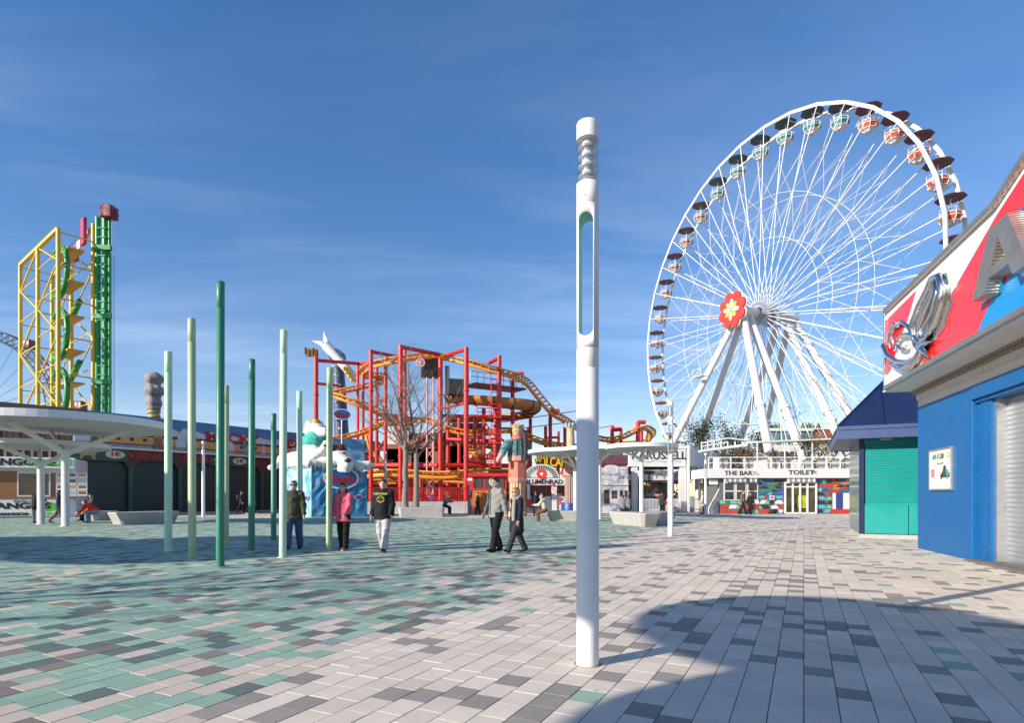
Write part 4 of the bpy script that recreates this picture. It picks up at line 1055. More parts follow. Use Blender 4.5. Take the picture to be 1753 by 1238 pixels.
# ------------------------------------------------------------------ drinks stand, left
so = gx(128, 36.6); ST = Plane(so, (0.93, 0.37, 0))
st = thing('drinks_stand', 'white fruit drink stand with big lettering at the left edge', 'stall', so)
M_wood = mat('wood_brown', (0.075, 0.042, 0.030), 0.7, var=.3, scale=2, bump=.2)
M_wood2 = mat('wood_warm', (0.30, 0.13, 0.05), 0.6, var=.2)
M_lgreen = mat('letter_green', (0.10, 0.50, 0.06), 0.45); M_lblack = mat('letter_black', (0.03, 0.012, 0.014), 0.5)
x = MB(); ST.box(x, -11, 0, .02, 4.1, -3, -.2); x.build('body', M_white2, st)
x = MB(); ST.box(x, -11, .05, 3.42, 4.16, -.2, .25); x.build('sign_fascia', M_signwhite, st, bevel=.01)
text_part('sign_letter', 'MANGOS &', .62, M_lblack, st, ST.p(ST.a_at(20) , 3.79, .26), ST.u, extrude=.015, sx=1.35, offset=.03)
text_part('sign_letter', 'LEMON', .62, M_lgreen, st, ST.p(ST.a_at(83), 3.79, .26), ST.u, extrude=.015, sx=1.2, offset=.03)
a0, a1 = ST.a_at(18), ST.a_at(77)
x = MB(); ST.box(x, a0, a1, 1.55, 3.05, -.199, -.17); x.build('serving_window', M_glass, st)
for (b_, c_, d_, e_) in ((a0 - .08, a0, 1.45, 3.15), (a1, a1 + .08, 1.45, 3.15), (a0, a1, 1.45, 1.55), (a0, a1, 3.05, 3.15)):
    x = MB(); ST.box(x, b_, c_, d_, e_, -.199, -.12); x.build('window_frame', M_white, st)
x = MB(); ST.box(x, -11, a0 - .1, 1.45, 3.2, -.199, -.16); x.build('wood_panel', M_wood2, st)
x = MB(); ST.box(x, a1 + .1, a1 + .35, 1.45, 3.1, -.199, -.16); x.build('wood_panel', M_wood2, st)
x = MB(); ST.box(x, -11, 0, 1.30, 1.42, -.2, .12); x.build('counter', M_wood2, st)
mb0 = a1 + .40
for r_ in range(4):
    for c_ in range(3):
        x = MB(); p0 = mb0 + c_ * .62; ST.box(x, p0, p0 + .57, 1.50 + r_ * .42, 1.87 + r_ * .42, -.199, -.165); mo = x.build('menu_card', M_signwhite, st)
        x = MB(); ST.box(x, p0 + .06, p0 + .50, 1.62 + r_ * .42, 1.82 + r_ * .42, -.165, -.158); x.build('menu_picture', [M_mbrown, M_wagon, M_mcloud, M_wood2][(r_ * 3 + c_ * 2) % 4], mo)
x = MB(); ST.box(x, -11, ST.a_at(96), .10, 1.28, -.199, .08); x.build('front_banner', M_signwhite, st)
text_part('banner_text', 'MANGOS', .55, M_lblack, st, ST.p(ST.a_at(18), .80, .09), ST.u, extrude=.006, sx=1.6, offset=.03)
text_part('banner_text', 'frische mangos', .26, M_lblack, st, ST.p(ST.a_at(40), 1.14, .09), ST.u, extrude=.006, sx=1.1, shear=.3)
text_part('banner_text', 'MANGOS', .26, M_lblack, st, ST.p(ST.a_at(10), .25, .09), ST.u, extrude=.006, sx=1.5, offset=.02)
text_part('banner_text', '& LEMON', .26, M_lgreen, st, ST.p(ST.a_at(62), .25, .09), ST.u, extrude=.006, sx=1.5, offset=.02)
x = MB(); ST.poly(x, [(ST.a_at(78) + .5 * math.cos(t_), .75 + .35 * math.sin(t_)) for t_ in np.linspace(0, 6.28, 15)[:-1]], .088, .004); x.build('banner_picture', M_lgreen, st)
st.scale = (.89, .89, .89)
# timber hall behind the stand
wo = gx(129, 38.3); WH = Plane(wo, (0.93, 0.37, 0)); wh = thing('timber_hall', 'dark brown timber hall with sloping roof edge behind the drinks stand', 'building', wo)
x = MB(); WH.box(x, -20, 0, 0, 6.6, -8, -.05); x.build('wall', M_wood, wh)
for k in range(60):
    x = MB(); WH.box(x, -20 + k * .335, -20 + k * .335 + .3, 3.8, 6.5, -.05, .0 + .012 * (k % 3)); x.build('plank', M_wood, wh)
for k in range(26):
    x = MB(); WH.box(x, -12 + k * .46, -12 + k * .46 + .14, 3.7, 4.8, .05, .10); x.build('slat', mat('slat_pale', (.26, .19, .14), .7), wh)
x = MB(); x.bar(WH.p(-20, 7.9, .2), WH.p(.6, 6.85, .2), .7, .3); x.build('roof_edge', mat('roof_slate', (.035, .035, .04), .6), wh)
x = MB(); WH.poly(x, [(-20, 6.5), (.3, 6.5), (.3, 6.7), (-20, 7.8)], -.02, .3); x.build('gable', M_wood, wh)

# ------------------------------------------------------------------ wrapped statue on a column above the arcade roof
wp = gx(263.5, 48.0); ws = thing('wrapped_statue', 'grey tarpaulin wrapped figure on a striped column above the arcade', 'statue', wp)
M_tarp = mat('tarpaulin', (0.24, 0.225, 0.215), 0.7, var=.15, scale=4, bump=.5, bscale=7)
x = MB(); x.lathe([(.42, 0), (.42, 8.6)], wp, seg=20); x.build('column', mat('column_sand', (.38, .33, .25), .7), ws)
for k in range(3):
    x = MB(); x.path([wp + Vector((.45 * math.cos(t_), .45 * math.sin(t_), 7.4 + k * .4 + t_ * .08)) for t_ in np.linspace(0, 6.28, 16)], .07, seg=6); x.build('painted_band', mat('band_yellow', (.5, .36, .03), .5), ws)
zt0 = 8.55
sdf_obj('tarpaulin', [('e', (0, 0, zt0 + .45), (.62, .58, .52)), ('e', (0, 0, zt0 + 1.4), (.76, .7, .60)), ('e', (0, 0, zt0 + 2.4), (.74, .68, .54)), ('c', (0, 0, zt0), (0, 0, zt0 + 2.4), .5, .5)], .06, M_tarp, ws, k=.08, wob=.05, wf=7)

# ------------------------------------------------------------------ yellow lift-tower coaster with green track
M_yel = mat('tower_yellow', (0.66, 0.44, 0.025), 0.45, var=.1, scale=.5); M_yor = mat('platform_amber', (0.62, 0.33, 0.03), 0.5, var=.12)
M_grn = mat('track_green', (0.012, 0.27, 0.055), 0.42, var=.12, scale=.6)
A0 = Vector((-46.6, 60, 0)); B0 = Vector((-58.4, 69.4, 0)); s0 = Vector((.62, .78, 0)) * 3.06; M0 = (A0 + B0) / 2
tw = thing('tower_coaster', 'yellow steel lattice tower with green coaster track, left horizon', 'roller coaster', M0)
zt = 28.8
cols = [(A0, zt), (M0, zt), (B0, zt), (A0 + s0, zt + 1.6), (M0 + s0, zt - .5), (B0 + s0, zt - .5)]
for p, z in cols:
    x = MB(); x.tube(p, p + Vector((0, 0, z)), .21, seg=10); x.build('column', M_yel, tw)
def br(p, q, r=.10, nm='brace', mtl=None, par=None):
    x = MB(); x.tube(p, q, r * .8, seg=6); return x.build(nm, mtl or M_yel, par or tw)
Z = lambda z: Vector((0, 0, z))
x = MB(); x.bar(A0 + Z(zt), B0 + Z(zt), .35, .35); x.build('top_beam', M_yel, tw)
x = MB(); x.bar(A0 + s0 + Z(zt + 1.3), B0 + s0 + Z(zt - .6), .3, .3); x.build('top_beam', M_yel, tw)
lv = [6.5, 12, 17.5, 23]
hv = [10.5, 14.2, 18.1, 22, 25.6, zt]
for (P_, Q_) in ((M0, B0),):
    for i in range(len(hv) - 1):
        br(P_ + Z(hv[i]), Q_ + Z(hv[i]), .09); br((P_ if i % 2 else Q_) + Z(hv[i]), (Q_ if i % 2 else P_) + Z(hv[i + 1]), .13)
for (P_, Q_) in ((A0, M0), (A0 + s0, M0 + s0), (M0 + s0, B0 + s0)):
    for i in range(len(hv) - 1):
        br((Q_ if i % 2 else P_) + Z(hv[i]), (P_ if i % 2 else Q_) + Z(hv[i + 1]), .11)
        br(P_ + Z(hv[i] + .8), Q_ + Z(hv[i] + .8), .08)
for P_ in (A0, M0, B0):
    for z in hv: br(P_ + Z(z - .3), P_ + s0 + Z(z - .3), .09)
for i, z in enumerate((9.6, 13.2, 16.6, 20.2, 23.8, 27.2)):
    c0 = A0 + s0 * .5 + Z(z); c1 = A0.lerp(B0, .34) + s0 * .5 + Z(z)
    x = MB(); x.bar(c0, c1, 1.5, .16); po = x.build('platform', M_yor, tw)
    br(c0 + Z(1.0), c1 + Z(1.0), .05, 'handrail', M_yel, po)
# looping green track behind the columns, three turns
def loop_track(pts, r_, nm):
    x = MB(); x.path(pts, r_, seg=10); return x.build(nm, M_grn, tw)
base = A0 + s0 * .9
for i, zc_ in enumerate((12.3, 18.6, 25.3)):
    pts = []
    for t_ in np.linspace(-.2, 1.2, 26):
        q = t_ * math.pi - math.pi / 2
        off = (A0 - B0).normalized() * (-3.2 + 2.9 * math.cos(q)); pts.append(base + off + Z(zc_ + 2.6 * math.sin(q)) - s0.normalized() * 1.9)
    loop_track(pts, .27, 'track_spine')
    x = MB(); x.path([p + Vector((.35, -.5, .1)) for p in pts], .10, seg=6); x.build('rail', M_grn, tw)
    loop_track([base + (A0 - B0).normalized() * (-3.4) + Z(zc_ - 2.5), base + (A0 - B0).normalized() * (-7.0) + Z(zc_ - 4.2), base + (A0 - B0).normalized() * (-8.6) + Z(zc_ - 4.8)], .3, 'track_spine')
for px_, ty, r_ in ((167.5, 372, .27), (180, 364, .27), (187.5, 362, .14)):
    p = gx(px_, 62.5); x = MB(); x.tube(p, p + Z(CAMH + (HY - ty) / F * 62.5), r_, seg=12); x.build('lift_column', M_grn, tw)
p = gx(175, 62.3)
for k in range(30):
    x = MB(); x.box(p + Z(1.5 + k * .98), (.85, .25, .10)); x.build('lift_rung', M_grn, tw)
for z in (13.5, 20.5, 27.8):
    x = MB(); x.bar(gx(160, 62.2) + Z(z), gx(190, 62.2) + Z(z), .3, .5); x.build('tie_beam', M_grn, tw)
pc = gx(186.5, 62.3); zc_ = CAMH + (HY - 364) / F * 62.3
sdf_obj('head_cover', [('b', (pc.x - M0.x, pc.y - M0.y, zc_), (.55, .5, .55), .1), ('c', (pc.x - M0.x - .5, pc.y - M0.y, zc_ + .45), (pc.x - M0.x + .5, pc.y - M0.y, zc_ - .3), .42, .45)], .08, mat('cover_wine', (.16, .02, .035), .6, var=.2), tw, k=.1, wob=.05, wf=5)
for dx_ in (.3, .55):
    br(pc + Vector((dx_, 0, zc_ - .4)), Vector((pc.x + dx_, pc.y, 0)), .04, 'hoist_cable', M_greysteel)
# advertising letters on top
for k, (mt_, hh) in enumerate(((M_signwhite, 1.3), (M_lred, 1.5), (M_signwhite, 1.3), (mat('cover_crimson', (.42, .015, .08), .5), 2.8))):
    p = A0.lerp(B0, .32 - .085 * k) + s0 * .8 + Z(26.6 + k * .55); x = MB(); x.box(p + Z(hh / 2), (1.0, .3, hh), rz=-.67); x.build('sign_block', mt_, tw)

# ------------------------------------------------------------------ old wheel far left: lattice rim with red cabins
YW = 125.0; hub = at(-37, 700, YW); RW = 137 / F * YW
rw = thing('lattice_wheel', 'far grey lattice wheel with small red cabins behind the yellow tower', 'ferris wheel', (hub.x, hub.y, 0))
M_lat = mat('lattice_grey', (0.085, 0.09, 0.10), 0.6)
def RP(r_, t_, d=0): return hub + Vector((r_ * math.cos(t_), d, r_ * math.sin(t_)))
NW = 72
for d in (-1.0, 1.0):
    for r_ in (RW, RW - 2.0):
        x = MB(); x.path([RP(r_, 2 * math.pi * k / NW, d) for k in range(NW)], .14, seg=5, closed=True); x.build('rim', M_lat, rw)
x = MB()
for k in range(NW):
    t_ = 2 * math.pi * k / NW; t2 = 2 * math.pi * (k + 1) / NW
    for d in (-1, 1):
        x.tube(RP(RW, t_, d), RP(RW - 2, t2, d), .08, seg=4, caps=False); x.tube(RP(RW - 2, t_, d), RP(RW, t_, d), .08, seg=4, caps=False)
    x.tube(RP(RW, t_, -1), RP(RW, t_, 1), .08, seg=4, caps=False)
lo_ = x.build('rim_lattice', M_lat, rw); lo_['kind'] = 'stuff'
for k in range(24):
    x = MB(); x.tube(hub, RP(RW - 2, 2 * math.pi * k / 24), .05, seg=4); x.build('spoke_cable', M_lat, rw)
for b in (-7, 7):
    x = MB(); x.bar(hub, Vector((hub.x + b, hub.y + 3, 0)), .8, .8); x.build('support_leg', M_lat, rw)
M_cab = mat('cabin_red', (.22, .03, .035), .5)
for i, (px_, py_) in enumerate(((48, 586), (94, 640), (136, 691), (-18, 560))):
    c = at(px_, py_ + 4, YW); o = thing('wheel_cabin', ['red cabin highest on the visible rim of the far lattice wheel', 'red cabin inside the yellow tower outline, half way down the rim', 'lowest red cabin just above the large canopy', 'red cabin of the far wheel beyond the left picture edge'][i], 'cabin', c, group='cabins of the far lattice wheel')
    x = MB(); x.box((0, 0, 0), (2.3, 2.0, 1.9)); x.build('cabin_box', M_cab, o, local=True, bevel=.25)
    for w_ in range(3):
        x = MB(); x.box((-.72 + w_ * .72, -1.02, .2), (.5, .06, .8)); x.build('window', M_mcloud, o, local=True)
# ------------------------------------------------------------------ red and orange roller coaster
rc = thing('roller_coaster', 'red column roller coaster with winding orange track in the middle distance', 'roller coaster', gx(760, 52))
M_slide = mat('slide_brown', (0.40, 0.145, 0.035), 0.5, var=.2, scale=.8); M_pink = mat('tower_pink', (0.62, 0.33, 0.33), 0.5); M_box = mat('motor_box', (0.035, 0.036, 0.034), .6, var=.2)
def col(px, ty, Y, r=.24, by=None, mtl=None, nm='column'):
    p = gx(px, Y); zt_ = at(px, ty, Y).z; z0_ = 0 if by is None else at(px, by, Y).z
    x = MB(); x.tube(p + Z(z0_), p + Z(zt_), r, seg=12); o = x.build(nm, mtl or M_red, rc)
    k = z0_ + 4.5
    while k < zt_ - 1.5:
        f_ = MB(); f_.tube(p + Z(k - .06), p + Z(k + .06), r * 1.28, seg=12); f_.build('flange', mtl or M_red, o); k += 5.5
    return o
def beam(p, q, r=.17, nm='beam', mtl=None):
    x = MB(); x.tube(at(*p), at(*q), r, seg=8); return x.build(nm, mtl or M_red, rc)
COLS = [(541, 612, 50, .24), (612.5, 622, 54, .17), (621.5, 622, 54, .17), (635, 599, 48, .22), (645, 627, 56, .2), (660, 615, 52, .2), (686, 591, 46, .24), (693, 600, 50, .2), (754, 615, 50, .25), (798, 595, 48, .26), (854.5, 609, 50, .25),
        (877.5, 641, 52, .22), (786, 712, 54, .2), (813, 714, 54, .2), (828, 700, 52, .22), (767, 712, 54, .24), (848, 700, 51, .2), (908, 717, 56, .2), (904, 733, 58, .15), (934, 730, 58, .2), (942, 702, 56, .22), (956, 739, 60, .18), (967, 725, 58, .2),
        (1048, 729, 58, .24), (1063, 734, 59, .2), (1092, 722, 58, .26), (1098, 738, 60, .22), (703, 800, 50, .2), (720, 808, 52, .18), (840, 798, 52, .2)]
for (px, ty, Y, r_) in COLS: col(px, ty, Y, r_ * .82)
col(766, 627, 52, .22, 712, M_steel, 'steel_column')
BE = [((541, 617, 50), (617, 623, 54), .18), ((545, 657, 50), (578, 660, 52), .14), ((617, 623, 54), (648, 618, 50), .18), ((635, 602, 48), (686, 612, 50), .18), ((686, 594, 46), (752, 607, 50), .2), ((798, 598, 48), (762, 609, 51), .2), ((854, 613, 50), (836, 622, 50), .2),
      ((877, 640, 52), (897, 639, 52), .17), ((620, 797, 52), (750, 797, 50), .28), ((750, 797, 50), (878, 798, 52), .25), ((645, 686, 56), (660, 686, 52), .15), ((645, 770, 56), (660, 770, 52), .15), ((800, 790, 48), (830, 792, 52), .22), ((750, 712, 50), (870, 714, 52), .18), ((766, 752, 54), (850, 756, 52), .2),
      ((850, 745, 51), (880, 770, 52), .12), ((942, 704, 56), (958, 703, 56), .22), ((934, 750, 58), (956, 749, 60), .16), ((1048, 736, 58), (1064, 735, 58), .25), ((1092, 723, 58), (1105, 723, 58), .25), ((860, 723, 52), (985, 704, 56), .05), ((880, 735, 52), (985, 722, 58), .05), ((1025, 733, 58), (1048, 729, 58), .05),
      ((786, 730, 54), (813, 760, 54), .09), ((813, 725, 54), (828, 760, 52), .09), ((828, 720, 52), (848, 750, 51), .09), ((754, 700, 50), (798, 690, 48), .14), ((905, 741, 56), (880, 730, 54), .16)]
for p, q, r_ in BE: beam(p, q, r_ * .85)
def catmull(P, n=8):
    P = [Vector(p) for p in P]; P = [P[0] * 2 - P[1]] + P + [P[-1] * 2 - P[-2]]; out_ = []
    for i in range(1, len(P) - 2):
        a, b_, c_, d_ = P[i - 1], P[i], P[i + 1], P[i + 2]
        for k in range(n):
            t_ = k / n; out_.append(.5 * ((2 * b_) + (c_ - a) * t_ + (2 * a - 5 * b_ + 4 * c_ - d_) * t_ ** 2 + (3 * b_ - a - 3 * c_ + d_) * t_ ** 3))
    out_.append(P[-2]); return out_
def track(pts, gauge=.42, rr=.075, rs=.15, drop=.32, n=8, sub=6):
    C_ = catmull([at(*p) for p in pts], n)
    Lp, Rp, Sp = [], [], []
    for i, p in enumerate(C_):
        d = (C_[min(i + 1, len(C_) - 1)] - C_[max(i - 1, 0)]).normalized(); s_ = d.cross(Vector((0, 0, 1)))
        s_ = s_.normalized() if s_.length > .05 else Vector((1, 0, 0)); u_ = s_.cross(d)
        Lp.append(p - s_ * gauge); Rp.append(p + s_ * gauge); Sp.append(p - u_ * drop)
    x = MB(); x.path(Lp, rr, seg=6); x.build('rail', M_orange, rc)
    x = MB(); x.path(Rp, rr, seg=6); x.build('rail', M_orange, rc)
    x = MB(); x.path(Sp, rs, seg=8); sp_ = x.build('track_spine', M_orange, rc)
    for i in range(0, len(C_), 2):
        x = MB(); x.tube(Lp[i], Sp[i], .05, seg=5); x.tube(Sp[i], Rp[i], .05, seg=5); x.tube(Lp[i], Rp[i], .05, seg=5); x.build('tie', M_orange, sp_)
track([(622, 634, 54), (640, 622, 51), (680, 613, 49), (720, 607, 50), (765, 609, 51), (800, 617, 50), (850, 632, 50), (885, 643, 51), (905, 656, 52), (925, 681, 53), (945, 704, 54.5), (965, 716, 56), (985, 728, 57), (1010, 742, 58), (1040, 750, 58), (1065, 745, 58), (1088, 734, 58), (1104, 730, 59), (1115, 738, 60), (1110, 750, 62), (1085, 756, 62), (1040, 757, 62)])
track([(622, 634, 54), (624, 641, 55), (645, 640, 56), (657, 645, 57), (650, 652, 56), (610, 661, 54), (580, 667, 52), (572, 670, 51), (582, 676, 50), (620, 690, 50), (650, 704, 52), (672, 715, 54)])
track([(560, 752, 52), (578, 748, 52), (615, 738, 53), (645, 726, 54), (668, 714, 56), (700, 716, 57), (735, 716, 56)])
track([(622, 808, 50), (660, 805, 49), (700, 806, 49), (750, 809, 49), (800, 806, 49), (850, 805, 50), (880, 806, 51)], gauge=.5, rr=.1, rs=.24, drop=.4)
track([(735, 715, 54), (765, 730, 54), (800, 738, 54), (840, 736, 54), (872, 734, 54), (900, 744, 55), (940, 757, 57), (985, 762, 59), (1020, 764, 60)])
track([(630, 735, 58), (640, 770, 58), (660, 790, 58), (690, 780, 60), (740, 772, 60)])
track([(806, 775, 53), (812, 764, 55), (835, 760, 56), (850, 768, 55), (842, 778, 53), (820, 780, 52), (806, 775, 51)])
track([(640, 822, 54), (700, 820, 54), (760, 818, 54), (830, 822, 54), (880, 820, 55)], rs=.2)
# open track end high on the left
e0 = at(534, 604, 50)
x = MB(); x.box(e0, (1.0, .3, .62), rz=.4); x.build('track_end', M_orange, rc)
for k in range(4):
    x = MB(); x.box(e0 + Vector((-.45 + k * .3, -.32 + k * .12, .1 * (-1) ** k)), (.10, .1, .6), rz=.4); x.build('track_end_bar', M_box, rc)
# half pipe slide curling at the right
sl = [(769, 679, 52), (800, 681, 51), (830, 683, 50.5), (860, 687, 50.5), (890, 690, 51), (908, 694, 52.5), (910, 700, 54), (895, 706, 55), (865, 710, 56), (830, 712, 57), (800, 713, 58), (770, 714, 58)]
C_ = catmull([at(*p) for p in sl], 8); x = MB(); vs = []; ns_ = 9
for i, p in enumerate(C_):
    d = (C_[min(i + 1, len(C_) - 1)] - C_[max(i - 1, 0)]).normalized(); s_ = d.cross(Vector((0, 0, 1))).normalized()
    bank = .5 * math.sin(math.pi * i / len(C_))
    for k in range(ns_):
        q = math.pi * k / (ns_ - 1) - bank; vs.append(p + s_ * (.78 * math.cos(q)) - Vector((0, 0, 1)) * (.62 * math.sin(q)))
fs = [(i * ns_ + k, i * ns_ + k + 1, (i + 1) * ns_ + k + 1, (i + 1) * ns_ + k) for i in range(len(C_) - 1) for k in range(ns_ - 1)]
x.add(vs, fs, 0, True); o = x.build('trough_slide', M_slide, rc); sd = o.modifiers.new('t', 'SOLIDIFY'); sd.thickness = .08
for i in range(4, len(C_), 8):
    x = MB(); x.path([Vector(vs[i * ns_ + k]) - Vector((0, 0, .03)) for k in range(ns_)], .08, seg=5); x.build('trough_rib', M_box, o)
# dark motor houses
for (px, py, Y, s) in ((737, 631, 51, (1.5, 1.3, 1.5)), (736, 617, 52, (1.0, 1.0, 1.0)), (782, 664, 50, (1.6, 1.2, 1.3))):
    x = MB(); x.box(at(px, py, Y), s, rz=.3); x.build('motor_house', M_box, rc)
x = MB(); x.path([at(720 + 7 * math.cos(t_), 621 + 7 * math.sin(t_), 49) for t_ in np.linspace(0, 2 * math.pi, 17)[:-1]], .06, seg=6, closed=True)
for k in range(3):
    q = k * math.pi / 3; x.tube(at(720 + 7 * math.cos(q), 621 + 7 * math.sin(q), 49), at(720 - 7 * math.cos(q), 621 - 7 * math.sin(q), 49), .04, seg=5)
x.build('drive_wheel', M_pink, rc)
# pink lattice lift tower
tc_ = [gx(731, 50), gx(742, 50), gx(742, 51.5), gx(731, 51.5)]
for p in tc_:
    x = MB(); x.tube(p, p + Z(at(736, 646, 50).z), .08, seg=6); x.build('lift_tower_leg', M_pink, rc)
zt_ = at(736, 646, 50).z; zz_ = 1.0
while zz_ < zt_ - .8:
    for i in range(4):
        x = MB(); x.tube(tc_[i] + Z(zz_), tc_[(i + 1) % 4] + Z(zz_ + .8), .04, seg=4); x.build('lift_tower_brace', M_pink, rc)
    zz_ += .9
# viewing platform with railing
p0, p1 = at(803, 659, 50), at(890, 669, 53)
x = MB(); x.bar(p0, p1, 2.0, .14); plo = x.build('platform', mat('platform_wine', (.17, .03, .04), .5), rc)
for k in range(9):
    c = p0.lerp(p1, k / 8) + Vector((.2, -1.0, 0)); x = MB(); x.tube(c, c + Z(1.0), .04, seg=5); x.build('rail_post', M_steel, plo)
for h_ in (.55, 1.0):
    x = MB(); x.tube(p0 + Vector((.2, -1, h_)), p1 + Vector((.2, -1, h_)), .035, seg=5); x.build('handrail', M_steel, plo)
# ladder with small landing
lx = at(846, 700, 49.5)
for s_ in (-.25, .25):
    x = MB(); x.tube(Vector((lx.x + s_, lx.y, 2)), Vector((lx.x + s_, lx.y, at(846, 650, 49.5).z)), .04, seg=5); x.build('ladder_rail', M_red, rc)
for k in range(26):
    z = 2.2 + k * .36
    x = MB(); x.tube((lx.x - .25, lx.y, z), (lx.x + .25, lx.y, z), .03, seg=4); x.build('ladder_rung', M_red, rc)
for zz_ in (at(846, 716, 49.5).z, at(846, 760, 49.5).z, at(846, 800, 49.5).z):
    x = MB(); x.box((lx.x - .4, lx.y - .2, zz_), (2.0, 1.0, .1)); la = x.build('landing', M_red, rc)
    for h_ in (.4, .75, 1.05):
        x = MB(); x.tube((lx.x - 1.4, lx.y - .7, zz_ + h_), (lx.x + .6, lx.y - .7, zz_ + h_), .035, seg=5); x.build('handrail', M_red, la)
    for s_ in (-1.4, -.4, .6):
        x = MB(); x.tube((lx.x + s_, lx.y - .7, zz_), (lx.x + s_, lx.y - .7, zz_ + 1.05), .035, seg=5); x.build('rail_post', M_red, la)

# ------------------------------------------------------------------ ride station and rockwork behind the coaster
st_o = gx(735, 60); stn = thing('ride_station', 'brown rock and timber ride station behind the red columns', 'building', st_o)
M_rock = mat('ride_rock', (0.22, 0.135, 0.095), 0.85, var=.5, scale=1.2, bump=.6, bscale=2); M_rust = mat('roof_rust', (.30, .085, .045), .7, var=.25, scale=1)
rk = []
for k in range(16):
    px = 632 + k * 17 + rnd.uniform(-5, 5); p = gx(px, 61 + rnd.uniform(-1, 2)) - st_o; hh = rnd.uniform(2.5, 5.4)
    rk.append(('e', (p.x, p.y, hh * .4), (1.3 + rnd.random() * .5, 1.2, hh * .6)))
sdf_obj('rockwork', rk, .2, M_rock, stn, k=.4, wob=.25, wf=2.2)
for (px, py, wd_, hh) in ((682, 728, 1.5, 1.1), (700, 770, 3.2, 1.6), (752, 765, 3.6, 1.4), (800, 745, 2.4, 1.2)):
    p = at(px, py, 59); x = MB(); x.add([p + Vector((-wd_, -1, 0)), p + Vector((wd_, -1, 0)), p + Vector((wd_, 1, 0)), p + Vector((-wd_, 1, 0)), p + Vector((-wd_ * .6, 0, hh)), p + Vector((wd_ * .6, 0, hh))], [(0, 1, 5, 4), (1, 2, 5), (2, 3, 4, 5), (3, 0, 4), (3, 2, 1, 0)]); x.build('roof', M_rust, stn)
    x = MB(); x.box(Vector((p.x, p.y, p.z / 2)), (wd_ * 1.5, 1.4, p.z)); x.build('tower_wall', M_rock if px != 682 else M_white2, stn)
x = MB(); x.box(gx(745, 58) + Z(2.6), (15, .3, 2.2)); x.build('station_wall', mat('station_dark', (.11, .07, .05), .8, var=.3), stn)
for k in range(9):
    x = MB(); x.box(gx(632 + k * 28, 57.7) + Z(2.5), (.9, .1, 1.2)); x.build('opening', [M_rock, M_rust, M_mground, M_wood2][k % 4], stn)

# white wall with red railing in front of the coaster
wl = thing('boundary_wall', 'low white wall topped by a red railing before the coaster', 'wall', gx(750, 44)); P0 = gx(628, 43.5); P1 = gx(900, 47)
du = (P1 - P0).normalized(); LW = (P1 - P0).length; n_ = 10
for k in range(n_):
    a = P0 + du * (LW * k / n_ + .01); b = P0 + du * (LW * (k + 1) / n_ - .01)
    x = MB(); x.bar(a + Z(.45), b + Z(.45), .22, .9); x.build('wall_panel', M_white2, wl)
for h_ in (1.0, 1.95):
    x = MB(); x.tube(P0 + Z(h_), P1 + Z(h_), .045, seg=6); x.build('handrail', M_red, wl)
nb_ = 95
for k in range(nb_ + 1):
    a = P0.lerp(P1, k / nb_); x = MB(); x.tube(a + Z(.9), a + Z(1.95), .025, seg=4); x.build('baluster', M_red, wl)
# ticket booth red and orange
bp = gx(838, 46); bo_ = thing('ticket_booth', 'small red and orange ticket booth behind the walking couple', 'booth', bp)
x = MB(); x.box(bp + Z(.9), (2.6, 1.8, 1.8)); x.build('lower_wall', mat('booth_orange', (.55, .16, .03), .5, var=.2), bo_)
x = MB(); x.box(bp + Z(2.3), (2.7, 1.9, 1.0)); x.build('upper_wall', M_red, bo_)
for k in (-1, 0, 1):
    x = MB(); x.box(bp + Vector((k * .85, -.96, 2.3)), (.65, .06, .7)); x.build('window', M_glass, bo_)
x = MB(); x.box(bp + Z(2.95), (3.2, 2.5, .25)); x.build('roof', M_red, bo_)
text_part('emblem', 'C', 1.0, M_white, bo_, bp + Vector((.3, -1.0, 2.4)), (1, 0, 0), extrude=.02)
# info stele
ip = gx(804.5, 43); ist = thing('info_stele', 'slim red and grey info stele left of the grey jacketed walker', 'sign', ip)
x = MB(); x.box(ip + Z(.55), (.34, .2, 1.1)); x.build('shaft', M_greysteel, ist); x = MB(); x.box(ip + Z(1.78), (.36, .22, 1.35)); x.build('panel', M_red, ist); x = MB(); x.box(ip + Z(2.55), (.36, .22, .2)); x.build('cap', M_white, ist)
text_part('lettering', 'INFO', .26, M_white, ist, ip + Vector((-.0, -.115, 1.7)), (0, 0, 1), up=Vector((-1, 0, 0)), extrude=.004)

# ------------------------------------------------------------------ swing ride with white arm
sp0 = gx(590, 70); sw = thing('swing_arm_ride', 'dark blue tapered tower carrying a long white tilted arm', 'ride', sp0)
M_swb = mat('swing_blue', (.045, .055, .13), .5, var=.15); 
zt_ = at(577, 612, 70).z; topc = at(579, 612, 70)
x = MB(); x.tube(Vector((gx(590, 70).x, 70, 0)), topc, 1.15, .62, seg=8); x.build('tower', M_swb, sw)
for k in range(14):
    z = 3 + k * 1.05; x = MB(); c = Vector((gx(590, 70).x, 70, 0)).lerp(topc, z / zt_); x.tube(c + Vector((rnd.uniform(-.4, .4), -1.3, 0)), c + Vector((rnd.uniform(-.4, .4), -.6, 0)), .09, seg=6); x.build('bulb', M_white, sw)
a0_, a1_ = at(557, 590, 69), at(606, 646, 69)
x = MB(); x.tube(a0_, a1_, .62, .45, seg=8); x.build('arm', M_white, sw)
x = MB(); x.tube(topc + Vector((0, -1.2, 0)), topc + Vector((0, .6, 0)), .8, seg=14); x.build('pivot', M_swb, sw)
